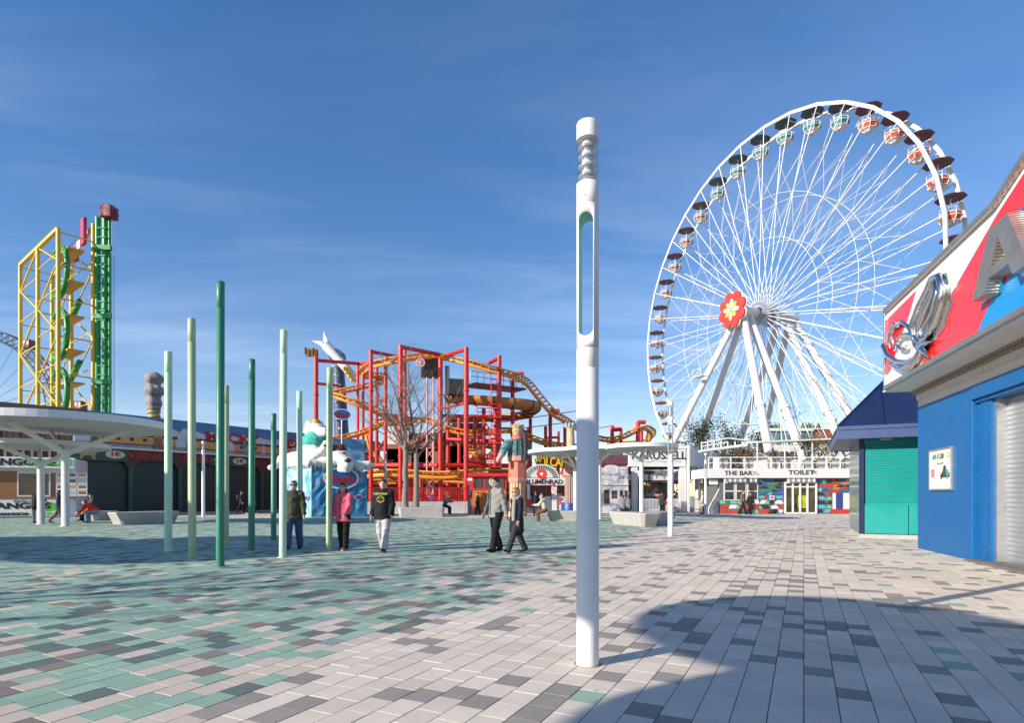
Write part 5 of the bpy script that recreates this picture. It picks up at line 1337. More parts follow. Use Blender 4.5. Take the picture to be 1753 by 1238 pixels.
for s_ in (-1, 1):
    x = MB(); d = (a0_ - a1_).normalized(); n__ = Vector((d.z, 0, -d.x)); x.add([a0_ - d * .6 + n__ * s_ * .2, a0_ + d * 1.4 + n__ * s_ * .95, a0_ + d * .5 + n__ * s_ * .05], [(0, 1, 2)]); o = x.build('arm_tip', M_white, sw); sd = o.modifiers.new('t', 'SOLIDIFY'); sd.thickness = .25
for k in range(4):
    c = a1_ + Vector((-.8 + k * .3, -.5, .9 - k * .45)); x = MB(); x.box(c, (.7, .5, .35), rz=.5); x.build('seat', M_fy, sw)
# ------------------------------------------------------------------ ice kiosk with polar bear figures
M_ice = mat2('ice_blue', (0.03, 0.20, 0.40), (0.24, 0.44, 0.54), 1.6, lo=.45, hi=.68); M_icel = mat2('ice_sunlit', (0.09, 0.36, 0.52), (0.46, 0.60, 0.66), 1.8, lo=.40, hi=.62)  # paler copy for the left wall: sunlight put into the ice colour
M_snow = mat('bear_white', (0.66, 0.655, 0.63), 0.7, var=.08, scale=3, bump=.3, bscale=9); M_nose = mat('bear_nose', (.03, .022, .02), .35); M_sweater = mat('sweater_teal', (.05, .42, .34), .7, var=.3, scale=5); M_hat = mat('hat_maroon', (.14, .035, .03), .7, var=.2, scale=5)
def cutout(px, py, Y): return at(px, py, Y)
kc = gnd(533, 886.5); ik = thing('ice_kiosk', 'blue ice block kiosk with icicle roof and logo signs', 'kiosk', kc)
KR = Plane(kc, (0.93, 0.37, 0)); KLf = Plane(kc + Vector((-.72, .69, 0)).normalized() * 3.9, (0.72, -0.69, 0))
wR = KR.a_at(628); wL = 3.9; zk = 3.25
def iceface(pl, a0, a1, name, mtl):
    nu, nv_ = 14, 10; V = []; g = np.random.default_rng(3)
    for j in range(nv_ + 1):
        for i in range(nu + 1):
            e = (i in (0, nu)) or (j in (0, nv_)); V.append(pl.p(a0 + (a1 - a0) * i / nu, zk * j / nv_, 0 if e else g.uniform(-.06, .07)))
    m = MB(); m.add(V, [(j * (nu + 1) + i, j * (nu + 1) + i + 1, (j + 1) * (nu + 1) + i + 1, (j + 1) * (nu + 1) + i) for j in range(nv_) for i in range(nu)]); m.build(name, mtl, ik)
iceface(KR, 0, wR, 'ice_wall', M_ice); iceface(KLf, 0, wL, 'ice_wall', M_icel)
m = MB(); cp_ = [kc, KR.p(wR, 0), KR.p(wR, 0, -3.2), KLf.o]
m.add([p - Vector((0, -.12, 0)) for p in cp_] + [p + Vector((0, .12, zk)) for p in cp_], [(0, 1, 5, 4), (1, 2, 6, 5), (2, 3, 7, 6), (3, 0, 4, 7), (4, 5, 6, 7)]); m.build('core', M_ice, ik)
# snow roof slab with icicles
pr = []
ctr = (cp_[0] + cp_[1] + cp_[2] + cp_[3]) / 4
edges = [(KLf.o, kc), (kc, KR.p(wR, 0)), (KR.p(wR, 0), KR.p(wR, 0, -3.2)), (KR.p(wR, 0, -3.2), KLf.o)]
for a, b in edges:
    a2 = a + (a - ctr).normalized() * .18 - kc; b2 = b + (b - ctr).normalized() * .18 - kc; n_ = int((b - a).length / .2)
    pr.append(('c', (a2.x, a2.y, zk + .15), (b2.x, b2.y, zk + .15), .17, .17))
    for k in range(n_):
        q = a2.lerp(b2, (k + .5) / n_); ln = rnd.uniform(.22, .62)
        pr.append(('c', (q.x, q.y, zk + .1), (q.x, q.y, zk - ln * .75), .12, .015))
for k in range(10):
    q = ctr - kc + Vector((rnd.uniform(-1.6, 1.6), rnd.uniform(-1.2, 1.2), 0)); pr.append(('e', (q.x, q.y, zk + .1), (1.1, .9, .25)))
sdf_obj('snow_roof', pr, .06, M_snow, ik, k=.07, wob=.03, wf=9)
# back board
m = MB(); a0, z0_ = KR.zat(572, 805); KR.box(m, KR.a_at(576) , KR.a_at(630), zk + .2, at(600, 752, 38.5).z, -1.9, -1.75); m.build('back_board', M_ice, ik)
def logo(a, z, s, pl, d):
    m = MB(); pl.poly(m, [(a + 1.02 * s * math.cos(t_), z + .66 * s * math.sin(t_)) for t_ in np.linspace(0, 6.283, 25)[:-1]], d, .04); lo = m.build('logo_rim', M_signwhite, ik)
    m = MB(); pl.poly(m, [(a + .92 * s * math.cos(t_), z + .56 * s * math.sin(t_)) for t_ in np.linspace(0, 6.283, 25)[:-1]], d + .01, .03); m.build('logo_field', mat('logo_blue', (.01, .12, .38), .4), lo)
    text_part('logo_text', 'Slush', .62 * s, M_lred, lo, pl.p(a, z - .08 * s, d + .015), pl.u, extrude=.01, sx=1.25, offset=.03 * s)
logo(KR.a_at(584), 2.45, 1.05, KR, .10); logo(KR.a_at(614), 1.25, .26, KR, .10); logo(KLf.a_at(527), 1.2, .26, KLf, .12)
logo(KR.a_at(588), 6.6, .55, KR, -1.0); m = MB(); m.tube(KR.p(KR.a_at(588), 3.3, -1.05), KR.p(KR.a_at(588), 6.3, -1.05), .05, seg=6); m.build('logo_post', M_steel, ik)
# sleeping bear on the roof
def L_(px, py, dY=0.0):
    v = at(px, py, 37.4 + dY); return (v.x, v.y, v.z)
def off(o, *ps): return [tuple(np.array(p) - np.array(o)) for p in ps]
bo1 = at(560, 800, 37.4); b1 = thing('polar_bear_figure', 'large white polar bear figure sprawled on the ice kiosk roof', 'statue', bo1)
g_ = lambda *a: tuple(np.array(L_(*a)) - np.array(bo1))
pr = [('c', g_(486, 789, 1.2), g_(545, 784, .4), .45, .66), ('c', g_(525, 782, .5), g_(560, 787, -.1), .62, .6), ('c', g_(538, 782, -.3), g_(552, 771, -.8), .32, .24), ('c', g_(552, 771, -.8), g_(558, 762, -.9), .22, .25),
      ('e', g_(581, 785, -.4), (.72, .62, .62)), ('c', g_(586, 790, -.7), g_(594, 796, -1.25), .44, .36), ('c', g_(584, 801, -.8), g_(594, 803, -1.2), .30, .26), ('e', g_(592, 786.5, -1.2), (.26, .2, .13)), ('c', g_(598, 789, -.1), g_(614, 799, -.5), .30, .22), ('c', g_(614, 799, -.5), g_(623, 806, -.8), .20, .20), ('c', g_(484, 791, 1.0), g_(464, 801, .6), .30, .2),
      ('e', g_(566, 786, -.9), (.16, .12, .2))] + [('c', g_(621 + q * 1.5, 806, -.95), g_(623 + q * 1.6, 809, -1.05), .08, .05) for q in range(4)] + [('c', g_(556 + q * 1.5, 760, -1.0), g_(555.5 + q * 2, 756, -1.05), .07, .05) for q in range(4)]
sdf_obj('body', pr, .05, M_snow, b1, k=.09, wob=.02, wf=9)
for (px, py, dY, r_) in ((595, 788.5, -1.60, (.24, .14, .13)), (625, 809, -1.08, (.20, .1, .07)), (559, 759, -1.16, (.07, .06, .06)), (556, 763, -1.14, (.12, .06, .09))):
    sdf_obj('nose_or_pad', [('e', g_(px, py, dY), r_)], .05, M_nose, b1, k=.02)
x = MB(); x.path([Vector(g_(*q)) for q in ((577, 796, -1.30), (583, 801, -1.52), (591, 801.5, -1.70), (598, 799, -1.72))], .035, seg=6); x.build('mouth_line', M_nose, b1)
sdf_obj('cap', [('e', g_(580, 771, -.4), (.50, .45, .42)), ('c', g_(571, 776, -.7), g_(589, 777, -.8), .10, .10)], .06, M_hat, b1, k=.08)
for (px, py) in ((577, 784), (588, 782)):
    x = MB(); x.path([Vector(g_(px - 3, py, -1.35)), Vector(g_(px, py + 1.2, -1.42)), Vector(g_(px + 3, py, -1.35))], .035, seg=5); x.build('closed_eye', M_nose, b1)
# smaller bear sitting behind, in a teal sweater
bo2 = at(540, 775, 38.6); b2 = thing('polar_bear_figure', 'sitting polar bear figure in a teal sweater behind the sleeping one', 'statue', bo2)
def g_(px, py, dY=0): v = at(px, py, 38.4 + dY); return tuple(np.array(v) - np.array(bo2))
sdf_obj('body', [('e', g_(541, 738), (.78, .62, .52)), ('c', g_(544, 740, -.3), g_(557, 740, -.7), .40, .28), ('e', g_(528, 727, .1), (.22, .16, .26)), ('e', g_(548, 726, .4), (.22, .16, .22)), ('c', g_(541, 750), g_(538, 775), .6, .9)], .05, M_snow, b2, k=.12, wob=.015, wf=9)
sdf_obj('sweater', [('e', g_(537, 757, -.05), (.85, .7, .58)), ('c', g_(522, 757), g_(518, 768), .34, .30), ('c', g_(540, 748, -.1), g_(540, 752, -.1), .62, .8)], .06, M_sweater, b2, k=.15, wob=.03, wf=10)
sdf_obj('nose', [('e', g_(559.5, 736, -.95), (.12, .1, .1))], .04, M_nose, b2, k=.02); sdf_obj('eye', [('e', g_(551, 734.5, -.55), (.09, .1, .07))], .03, M_nose, b2, k=.02)
x = MB(); x.lathe([(.3, 0), (.24, .18), (.28, .3), (.05, .36)], Vector(at(541, 727, 38.4)), seg=9); x.build('crown', M_orange, b2)

# ------------------------------------------------------------------ pillar figures
M_fl = mat('pillar_sand', (.50, .36, .20), .7, var=.2, scale=3); M_salm = mat('skirt_salmon', (.56, .155, .10), .6, var=.15, scale=2); M_rose = mat('skirt_rose', (.55, .26, .22), .65, var=.1); M_jck = mat('jacket_teal', (.035, .12, .115), .55, var=.25, scale=3); M_jck2 = mat('jacket_pale', (.13, .27, .25), .6, var=.25, scale=3)
tp = gx(886, 38.5); tf = thing('pillar_figure', 'headless painted figure on a fluted pillar with teal jacket and salmon skirt', 'statue', tp)
zz_ = lambda py, Y=38.5: CAMH + (HY - py) / F * Y
x = MB(); x.lathe([(.62, 0), (.62, .3), (.52, .34), (.52, zz_(826))], tp, seg=32, smooth=False, flute=.10); x.build('fluted_shaft', M_fl, tf)
x = MB(); x.lathe([(.58, zz_(826)), (.62, zz_(820)), (.60, zz_(818))], tp, seg=8, smooth=False); x.build('skirt_hem', M_rose, tf)
x = MB(); x.lathe([(.61, zz_(818)), (.58, zz_(791)), (.50, zz_(789))], tp, seg=8, smooth=False); x.build('skirt', M_salm, tf)
x = MB(); x.lathe([(.70, zz_(790)), (.68, zz_(782)), (.66, zz_(781))], tp, seg=10, smooth=False); x.build('jacket_hem', M_rose, tf)
x = MB(); x.lathe([(.69, zz_(781)), (.60, zz_(768)), (.50, zz_(754)), (.42, zz_(752))], tp, seg=10, smooth=False); x.build('jacket', M_jck, tf)
for k in range(3):
    q = -2.3 + k * .55; a_ = tp + Vector((.71 * math.cos(q), .71 * math.sin(q), zz_(781))); b_ = tp + Vector((.56 * math.cos(q), .56 * math.sin(q), zz_(755))); x = MB(); x.bar(a_, b_, .06, .03); x.build('jacket_seam', M_jck2, tf)
x = MB(); x.path([at(872, 758, 38.3), at(864, 768, 38.0), at(859, 778, 37.8)], [.30, .28, .24], seg=10); x.build('sleeve', M_jck2, tf)
x = MB(); x.path([at(859, 778, 37.8), at(854, 786, 37.6), at(851, 791, 37.5)], [.20, .17, .10], seg=8); x.build('hand', M_skin, tf)
x = MB(); x.path([at(900, 758, 38.5), at(904, 772, 38.5), at(904, 786, 38.5)], [.26, .26, .2], seg=10); x.build('sleeve', M_jck, tf)
x = MB(); x.lathe([(.44, zz_(753)), (.40, zz_(748)), (.30, zz_(745))], tp, seg=12); x.build('collar', M_salm, tf)
x = MB(); x.lathe([(.30, zz_(748)), (.36, zz_(738)), (.34, zz_(734)), (.40, zz_(733)), (.40, zz_(730)), (.26, zz_(729)), (.22, zz_(732))], tp, seg=14, smooth=False); x.build('broken_neck', M_fl, tf)
for k in range(9):
    q = 2 * math.pi * k / 9; x = MB(); x.box(tp + Vector((.36 * math.cos(q), .36 * math.sin(q), zz_(729))), (.16, .12, .16), rz=q); x.build('crown_tooth', M_fl, tf)
x = MB(); x.path([at(893, 736, 38.1), at(899, 745, 37.9), at(900, 765, 37.8), at(899, 788, 37.8)], [.12, .15, .15, .1], seg=8); x.build('braid', mat('braid_dark', (.04, .035, .04), .7, var=.6, scale=14), tf)
t2p = gx(977, 38); t2 = thing('pillar_figure', 'second painted pillar with rose skirt standing in a blue tub', 'statue', t2p)
x = MB(); x.lathe([(.60, 0), (.62, .15), (.62, .85), (.60, .88)], t2p, seg=20); x.build('blue_tub', mat('tub_blue', (.012, .05, .22), .45, var=.2), t2)
x = MB(); x.lathe([(.40, .88), (.38, zz_(816, 38))], t2p, seg=28, smooth=False, flute=.10); x.build('fluted_shaft', mat('pillar_taupe', (.30, .20, .17), .7, var=.2), t2)
x = MB(); x.lathe([(.52, zz_(815, 38)), (.36, zz_(788, 38)), (.30, zz_(786, 38))], t2p, seg=8, smooth=False); x.build('skirt', M_rose, t2)
x = MB(); x.lathe([(.30, zz_(786, 38)), (.26, zz_(752, 38)), (.22, zz_(740, 38)), (.30, zz_(733, 38)), (.34, zz_(728, 38)), (.2, zz_(727, 38))], t2p, seg=16); x.build('torso', M_fl, t2)
for k in range(10):
    q = 2 * math.pi * k / 10; x = MB(); x.path([t2p + Vector((.2 * math.cos(q), .2 * math.sin(q), zz_(733, 38))), t2p + Vector((.40 * math.cos(q), .40 * math.sin(q), zz_(728, 38))), t2p + Vector((.36 * math.cos(q), .36 * math.sin(q), zz_(724, 38)))], [.10, .10, .04], seg=6); x.build('crown_leaf', M_mground, t2)

# ------------------------------------------------------------------ flower wheel ticket gate
GO = gx(903, 47); GT = Plane(GO, (1, 0.05, 0)); gt = thing('ticket_gate', 'white ticket gate with round flower arch and black lettering', 'gate', GO)
gz = lambda py: CAMH + (HY - py) / F * 47.0
ga = lambda px: GT.a_at(px)
x = MB(); GT.box(x, -.3, ga(990), gz(831), gz(817), -.5, 0); x.build('header', M_white2, gt)
for px in (905, 947, 951, 985):
    x = MB(); GT.box(x, ga(px) - .11, ga(px) + .11, 0, gz(831), -.3, -.04); x.build('post', M_white, gt)
x = MB(); ac, zc_ = ga(927), gz(818); GT.poly(x, [(ac + 1.42 * math.cos(t_), zc_ + 1.08 * math.sin(t_)) for t_ in np.linspace(0, math.pi, 21)], .06, .2); ar = x.build('arch_board', M_white2, gt)
for k in range(19):
    q = math.pi * (k + .5) / 19; x = MB(); GT.poly(x, [(ac + r_ * math.cos(q + dq), zc_ + r_ * .76 * math.sin(q + dq)) for r_, dq in ((.9, -.04), (1.3, -.045), (1.3, .045), (.9, .04))], .08, .02); x.build('ray', M_black, ar)
for k in range(8):
    q = k * math.pi / 4; x = MB(); GT.poly(x, [(ac + .28 * math.cos(q) + .15 * math.cos(t_), zc_ + .30 + .28 * math.sin(q) + .15 * math.sin(t_)) for t_ in np.linspace(0, 6.28, 11)[:-1]], .09 + .004 * (k % 2), .02); x.build('red_petal', M_fr, ar)
x = MB(); GT.poly(x, [(ac + .13 * math.cos(t_), zc_ + .30 + .13 * math.sin(t_)) for t_ in np.linspace(0, 6.28, 13)[:-1]], .11, .02); x.build('petal_centre', M_signwhite, ar)
text_part('gate_letter', 'BLUMENRAD', .50, M_black, gt, GT.p(ga(931), gz(825.5), .02), GT.u, extrude=.01, sx=1.05, offset=.012)
for (pa, pb) in ((909, 943), (954, 983)):
    x = MB(); GT.box(x, ga(pa), ga(pb), .05, 1.3, -.3, -.15); x.build('counter_wall', M_white2, gt); x = MB(); GT.box(x, ga(pa), ga(pb), 1.3, gz(831), -.9, -.8); x.build('booth_back', mat('booth_inner', (.20, .06, .04), .6, var=.8, scale=2.2), gt)
for (pa, zz1, r_) in ((909, .75, .42), (958, .8, .16), (948, 2.2, .14), (916, 2.35, .12), (920, .95, .2)):
    for k in range(5):
        q = k * 2 * math.pi / 5; x = MB(); GT.poly(x, [(ga(pa) + r_ * .6 * math.cos(q) + r_ * .45 * math.cos(t_), zz1 + r_ * .6 * math.sin(q) + r_ * .45 * math.sin(t_)) for t_ in np.linspace(0, 6.28, 9)[:-1]], .01 + .003 * k, .02); x.build('flower_petal', M_fr, gt)
# yellow ride letters on a red lattice board above
vo = gx(945, 51); vs_ = thing('ride_letter_sign', 'yellow cut-out ride lettering on a red board above the gate', 'sign', vo)
vz = lambda py: CAMH + (HY - py) / F * 51.0
M_vy = mat('letter_yellow', (.62, .42, .012), .4)
x = MB(); x.box(gx(945, 51.3) + Z((vz(801) + vz(780)) / 2), (2.7, .2, vz(780) - vz(801))); x.build('board', M_rust, vs_)
text_part('letter', 'VOLCAN', 1.15, M_vy, vs_, gx(943, 51) + Z(vz(792)), (1, 0, 0), up=(0, 0, 1), extrude=.08, sx=.62, offset=.03)
for px in (925, 965):
    x = MB(); x.tube(gx(px, 51.4), gx(px, 51.4) + Z(vz(780)), .14, seg=8); x.build('post', M_red, vs_)
for k in range(9):
    x = MB(); x.tube(gx(905 + k * 9, 51.6) + Z(vz(812)), gx(912 + k * 9, 51.6) + Z(vz(801 - (k % 2) * 8)), .12, seg=6); x.build('lattice_bar', M_orange if k % 2 else M_red, vs_)

# red tiled pavilion roof between gate and carousel
rp = gx(1052, 54); ro = thing('tiled_pavilion', 'low pavilion with purple tiled roof over red eaves behind the canopy', 'building', rp)
rz_ = lambda py: CAMH + (HY - py) / F * 54.0
xa, xb_ = gx(1010, 54).x, gx(1082, 54).x
M_tile = mat('roof_tile', (.17, .055, .085), .6, var=.4, scale=2)
x = MB(); x.add([(xa, 52.8, rz_(797)), (xb_, 52.8, rz_(797)), (xb_, 56, rz_(778)), (xa, 56, rz_(778))], [(0, 1, 2, 3)]); o = x.build('roof', M_tile, ro); sd = o.modifiers.new('t', 'SOLIDIFY'); sd.thickness = .15
for k in range(20):
    px = xa + (xb_ - xa) * (k + .5) / 20; x = MB(); x.tube((px, 52.75, rz_(797) + .05), (px, 56, rz_(778) + .05), .08, seg=6); x.build('tile_ridge', M_tile, ro)
x = MB(); x.box(((xa + xb_) / 2, 53.4, rz_(805)), (xb_ - xa, .3, .8)); x.build('eaves_board', M_red, ro)
x = MB(); x.box(((xa + xb_) / 2, 54.5, rz_(810) / 2), (xb_ - xa - .4, 1.8, rz_(810))); x.build('wall', M_wood, ro)

# ------------------------------------------------------------------ carousel house and its booth
CO = gx(1073, 46.5); CP = Plane(CO, (1, .03, 0)); ca = thing('carousel_house', 'white carousel house with black lettering and open front', 'building', CO)
cz = lambda py: CAMH + (HY - py) / F * 46.5
cpx = lambda px: CP.a_at(px)
x = MB(); CP.box(x, cpx(1077), cpx(1174), cz(797), cz(768), -.4, 0); x.build('name_board', M_white2, ca, bevel=.02)
x = MB(); CP.box(x, cpx(1075), cpx(1176), cz(799), cz(797), -.4, .06); CP.box(x, cpx(1075), cpx(1176), cz(768), cz(766), -.4, .06); x.build('cornice', M_white, ca)
text_part('name_letter', 'KARUSSELL', .86, M_black, ca, CP.p(cpx(1128), cz(780.5), .02), CP.u, extrude=.01, sx=1.02, offset=.014)
text_part('name_letter', 'WIENER PRATER', .42, M_black, ca, CP.p(cpx(1127), cz(771.5), .02), CP.u, extrude=.01, sx=1.0)
x = MB(); x.path([CP.p(cpx(1090) + k * (cpx(1166) - cpx(1090)) / 16, cz(789.5) + .08 * math.sin(k * 1.1), .01) for k in range(17)], .02, seg=5); x.build('garland', M_greysteel, ca)
for (pa, pb) in ((1082, 1092), (1164, 1175)):
    x = MB(); CP.box(x, cpx(pa), cpx(pb), 0, cz(797), -.4, -.02); x.build('pillar', M_white2, ca, bevel=.01)
x = MB(); CP.box(x, cpx(1176), cpx(1180), 0, cz(762), -.3, .1); x.build('corner_post', M_white, ca)
S2 = Plane(CP.p(cpx(1180), 0, -.05), (.55, .83, 0))
x = MB(); S2.box(x, 0, 9.5, cz(798), cz(765), -.3, 0); x.build('side_board', M_white2, ca)
x = MB(); S2.poly(x, [(6.6 + .85 * math.cos(t_), cz(782) + .95 * math.sin(t_)) for t_ in np.linspace(0, 6.28, 19)[:-1]], .02, .04); x.build('round_window', M_glass, ca)
for k in range(3):
    x = MB(); S2.box(x, 2.6 + k * 3.3, 2.9 + k * 3.3, 0, cz(798), -.3, -.02); x.build('pillar', M_white2, ca)
x = MB(); CP.box(x, cpx(1075), cpx(1176), cz(766), cz(764), -5, -.2); x.build('roof', M_white2, ca)
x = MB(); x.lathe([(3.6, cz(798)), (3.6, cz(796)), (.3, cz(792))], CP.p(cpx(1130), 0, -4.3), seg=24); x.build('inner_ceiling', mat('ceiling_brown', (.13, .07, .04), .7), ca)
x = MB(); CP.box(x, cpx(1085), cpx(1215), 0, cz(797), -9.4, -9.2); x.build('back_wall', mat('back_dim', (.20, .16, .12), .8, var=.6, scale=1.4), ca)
# carousel turntable with horses, visible through the front
cc = CP.p(cpx(1130), 0, -4.2); cr_ = thing('carousel', 'carousel with white scalloped rounding boards and wooden horses', 'carousel', cc)
x = MB(); x.lathe([(3.3, .25), (3.3, .40), (.5, .42)], cc, seg=32); x.build('turntable', M_wood2, cr_)
x = MB(); x.lathe([(.5, .4), (.5, 3.2)], cc, seg=12); x.build('centre_drum', mat('drum_gold', (.42, .26, .10), .5, var=.6, scale=2.5), cr_)
for k in range(12):
    q = k * math.pi / 6 + .1; c = cc + Vector((3.35 * math.cos(q), 3.35 * math.sin(q), 0)); tn = Vector((-math.sin(q), math.cos(q), 0)); nn = Vector((math.cos(q), math.sin(q), 0)); zb_ = cz(822)
    pts = [c + tn * a + Z(zb_ + b) for a, b in ((-.82, 0), (.82, 0), (.82, .45), (.5, .52), (.3, .72), (0, .8), (-.3, .72), (-.5, .52), (-.82, .45))]
    x = MB(); x.plate(pts, nn, .06); rb = x.build('rounding_board', M_white2, cr_)
    x = MB(); x.path([c + nn * .02 + tn * (.35 * math.cos(t_)) + Z(zb_ + .15 + .38 * math.sin(t_)) for t_ in np.linspace(0, math.pi, 9)], .03, seg=5); x.build('board_arch', M_greysteel, rb)
    x = MB(); x.path([c - nn * .2 + tn * a + Z(zb_ - .05 - .25 * (1 - (a / .8) ** 2) * 0 - .12 * abs(a)) for a in (-.8, -.4, 0, .4, .8)], .10, seg=6); x.build('ceiling_rib', M_wood2, rb)
M_hs = [M_white2, mat('horse_brown', (.20, .09, .04), .5), mat('horse_grey', (.25, .25, .26), .5), mat('horse_red', (.45, .05, .04), .5)]
hp = [('c', (-.45, 0, 1.25), (.40, 0, 1.28), .24, .25), ('c', (.42, 0, 1.35), (.72, 0, 1.80), .17, .12), ('c', (.70, 0, 1.82), (.98, 0, 1.62), .12, .07), ('c', (-.42, .1, 1.15), (-.62, .1, .62), .10, .05), ('c', (-.42, -.1, 1.15), (-.35, -.1, .60), .10, .05), ('c', (.36, .1, 1.15), (.62, .1, .80), .10, .05), ('c', (.36, -.1, 1.15), (.42, -.1, .62), .10, .05), ('c', (-.62, 0, 1.4), (-.92, 0, 1.05), .08, .05)]
hm = None
for k in range(9):
    q = k * 2 * math.pi / 9 + .3; c = cc + Vector((2.55 * math.cos(q), 2.55 * math.sin(q), rnd.uniform(-.1, .15)))
    h_ = thing('carousel_horse', f'wooden carousel horse, {["first", "second", "third", "fourth", "fifth", "sixth", "seventh", "eighth", "ninth"][k]} round the turntable from the right', 'carousel horse', c, q + math.pi / 2, group='carousel horses')
    if hm is None: ob = sdf_obj('body', hp, .06, M_hs[0], h_, k=.06); hm = ob.data
    else:
        me_ = hm.copy(); me_.materials.clear(); me_.materials.append(M_hs[k % 4]); ob = bpy.data.objects.new('body', me_); link(ob, h_)
    x = MB(); x.tube((0, 0, .3), (0, 0, 3.0), .04, seg=6); x.build('pole', M_gold, h_, local=True)
# picket fence before the carousel
fe = thing('picket_fence', 'low white picket fence along the carousel front', 'fence', CP.p(cpx(1128), 0, .3))
a0, a1 = cpx(1092), cpx(1164); n_ = 30
for h_ in (.18, 1.02):
    x = MB(); CP.box(x, a0, a1, h_, h_ + .08, .26, .32); x.build('rail', M_white, fe)
for k in range(n_):
    a = a0 + (a1 - a0) * (k + .5) / n_; x = MB(); CP.box(x, a - .03, a + .03, .05, 1.0, .321, .35); x.build('picket', M_white, fe)
f2 = thing('picket_fence', 'short picket fence along the shaded carousel side', 'fence', S2.p(4, 0, .2))
for h_ in (.18, 1.02):
    x = MB(); S2.box(x, .4, 8.8, h_, h_ + .08, .1, .16); x.build('rail', M_white, f2)
for k in range(22):
    a = .5 + k * .38; x = MB(); S2.box(x, a - .03, a + .03, .05, 1.0, .161, .19); x.build('picket', M_white, f2)
# small white booth left of it
BO = gx(1030, 45.5); BP = Plane(BO, (1, .02, 0)); bt = thing('white_booth', 'small white booth with curved top left of the carousel', 'booth', BO)
bz = lambda py: CAMH + (HY - py) / F * 45.5
bx_ = lambda px: BP.a_at(px)
x = MB(); BP.box(x, bx_(1029.5), bx_(1076), .0, bz(801), -2.5, -.02); x.build('wall', M_white2, bt)
x = MB(); BP.poly(x, [(bx_(1029), bz(829)), (bx_(1058), bz(829)), (bx_(1058), bz(800)), (bx_(1054), bz(797)), (bx_(1050), bz(796.5)), (bx_(1044), bz(796)), (bx_(1038), bz(797)), (bx_(1034), bz(800)), (bx_(1029), bz(802))], .05, .1); x.build('curved_sign', M_white2, bt)
text_part('sign_text', 'Karussell', .34, M_greysteel, bt, BP.p(bx_(1044), bz(812.5), .06), BP.u, extrude=.005, sx=1.1, shear=.25)
x = MB(); BP.box(x, bx_(1059), bx_(1075), bz(829), bz(800), -.02, .03); x.build('side_panel', M_white2, bt)
x = MB(); x.path([BP.p(bx_(px), bz(py), .045) for px, py in ((1060, 804), (1074, 804), (1072, 812), (1074, 820), (1068, 815), (1066.5, 820), (1065, 815), (1060, 820), (1061.5, 812))], .025, seg=5, closed=True); x.build('curtain_motif', M_greysteel, bt)
x = MB(); BP.box(x, bx_(1029), bx_(1076), bz(831), bz(829), -.02, .1); x.build('ledge', M_white, bt)
for (pa, pb, z0_, z1_) in ((1034, 1043, .15, bz(839)), (1047, 1051, bz(854), bz(840)), (1052, 1056, bz(854), bz(840)), (1061, 1066, bz(850), bz(840)), (1069, 1074, bz(850), bz(840))):
    x = MB(); BP.box(x, bx_(pa), bx_(pb), z0_, z1_, -.02, .01); x.build('glazed_opening', mat('booth_glass', (.10, .06, .055), .2, var=.8, scale=2), bt)
x = MB(); BP.box(x, bx_(1029.4), bx_(1076.2), 0, .7, -.02, .03); x.build('base_panel', M_white2, bt)

# ------------------------------------------------------------------ bar and toilet building
TO = gx(1222, 43.5); TP = Plane(TO, (1, -.02, 0)); tb = thing('bar_building', 'low building with white lettered fascia and colourful painted walls', 'building', TO)
tz = lambda py: CAMH + (HY - py) / F * 43.5
tx = lambda px: TP.a_at(px)
x = MB(); TP.box(x, tx(1204), tx(1462), tz(819), tz(803), -4, .35); x.build('fascia', M_white2, tb, bevel=.01)
text_part('fascia_letter', 'THE BAR', .46, M_black, tb, TP.p(tx(1261), tz(811), .36), TP.u, extrude=.008, sx=1.12, offset=.01)
text_part('fascia_letter', 'TOILET', .46, M_black, tb, TP.p(tx(1368), tz(810), .36), TP.u, extrude=.008, sx=1.25, offset=.01)
text_part('fascia_letter', 'BEST\n& GOOD', .16, M_greysteel, tb, TP.p(tx(1289), tz(811), .36), TP.u, extrude=.005)
text_part('fascia_letter', 'WC', .3, M_black, tb, TP.p(tx(1390), tz(810), .36), TP.u, extrude=.005, sx=.8)
x = MB(); TP.box(x, tx(1232), tx(1462), 0, tz(819), -4, -.06); x.build('wall', mat('wall_grey', (.13, .13, .14), .6, var=.2), tb)
# painted boards: rows of colour cut-outs as separate planks
PC = [mat('paint_red', (.55, .035, .02), .5), mat('paint_mint', (.16, .45, .28), .5), mat('paint_blue', (.015, .10, .30), .5), mat('paint_sky', (.08, .40, .55), .5), mat('paint_white', (.72, .70, .66), .5), mat('paint_black', (.03, .03, .035), .5), mat('paint_orange', (.55, .20, .03), .5), mat('paint_green', (.03, .22, .12), .5)]
def mural(p0, p1, z0, z1, rows, seed, pref):
    r_ = random.Random(seed); a0, a1 = tx(p0), tx(p1); dz_ = (z1 - z0) / rows
    for j in range(rows):
        a = a0
        while a < a1 - .12:
            w_ = min(r_.uniform(.25, .75), a1 - a); zc = z0 + j * dz_; k = r_.choice(pref); s_ = r_.uniform(-.25, .25); g_ = dz_ * .22
            kind_ = r_.random()
            if kind_ < .6: pts = [(a, zc), (a + w_ - .02, zc), (min(a1, a + w_ + s_ - .02), zc + dz_ - g_), (max(a0, a + s_), zc + dz_ - g_)]
            elif kind_ < .8: pts = [(a + (w_ - .02) * (.5 + .5 * math.cos(t_)), zc + (dz_ - g_) * math.sin(t_)) for t_ in np.linspace(0, math.pi, 9)]
            else: pts = [(a, zc), (a + w_ - .02, zc), (a + w_ * .6, zc + dz_ - g_), (a, zc + (dz_ - g_) * .6)]
            x = MB(); TP.poly(x, pts, -.04 + .004 * (j % 2) + r_.uniform(0, .006), .03); x.build('painted_board', PC[k], tb); a += w_
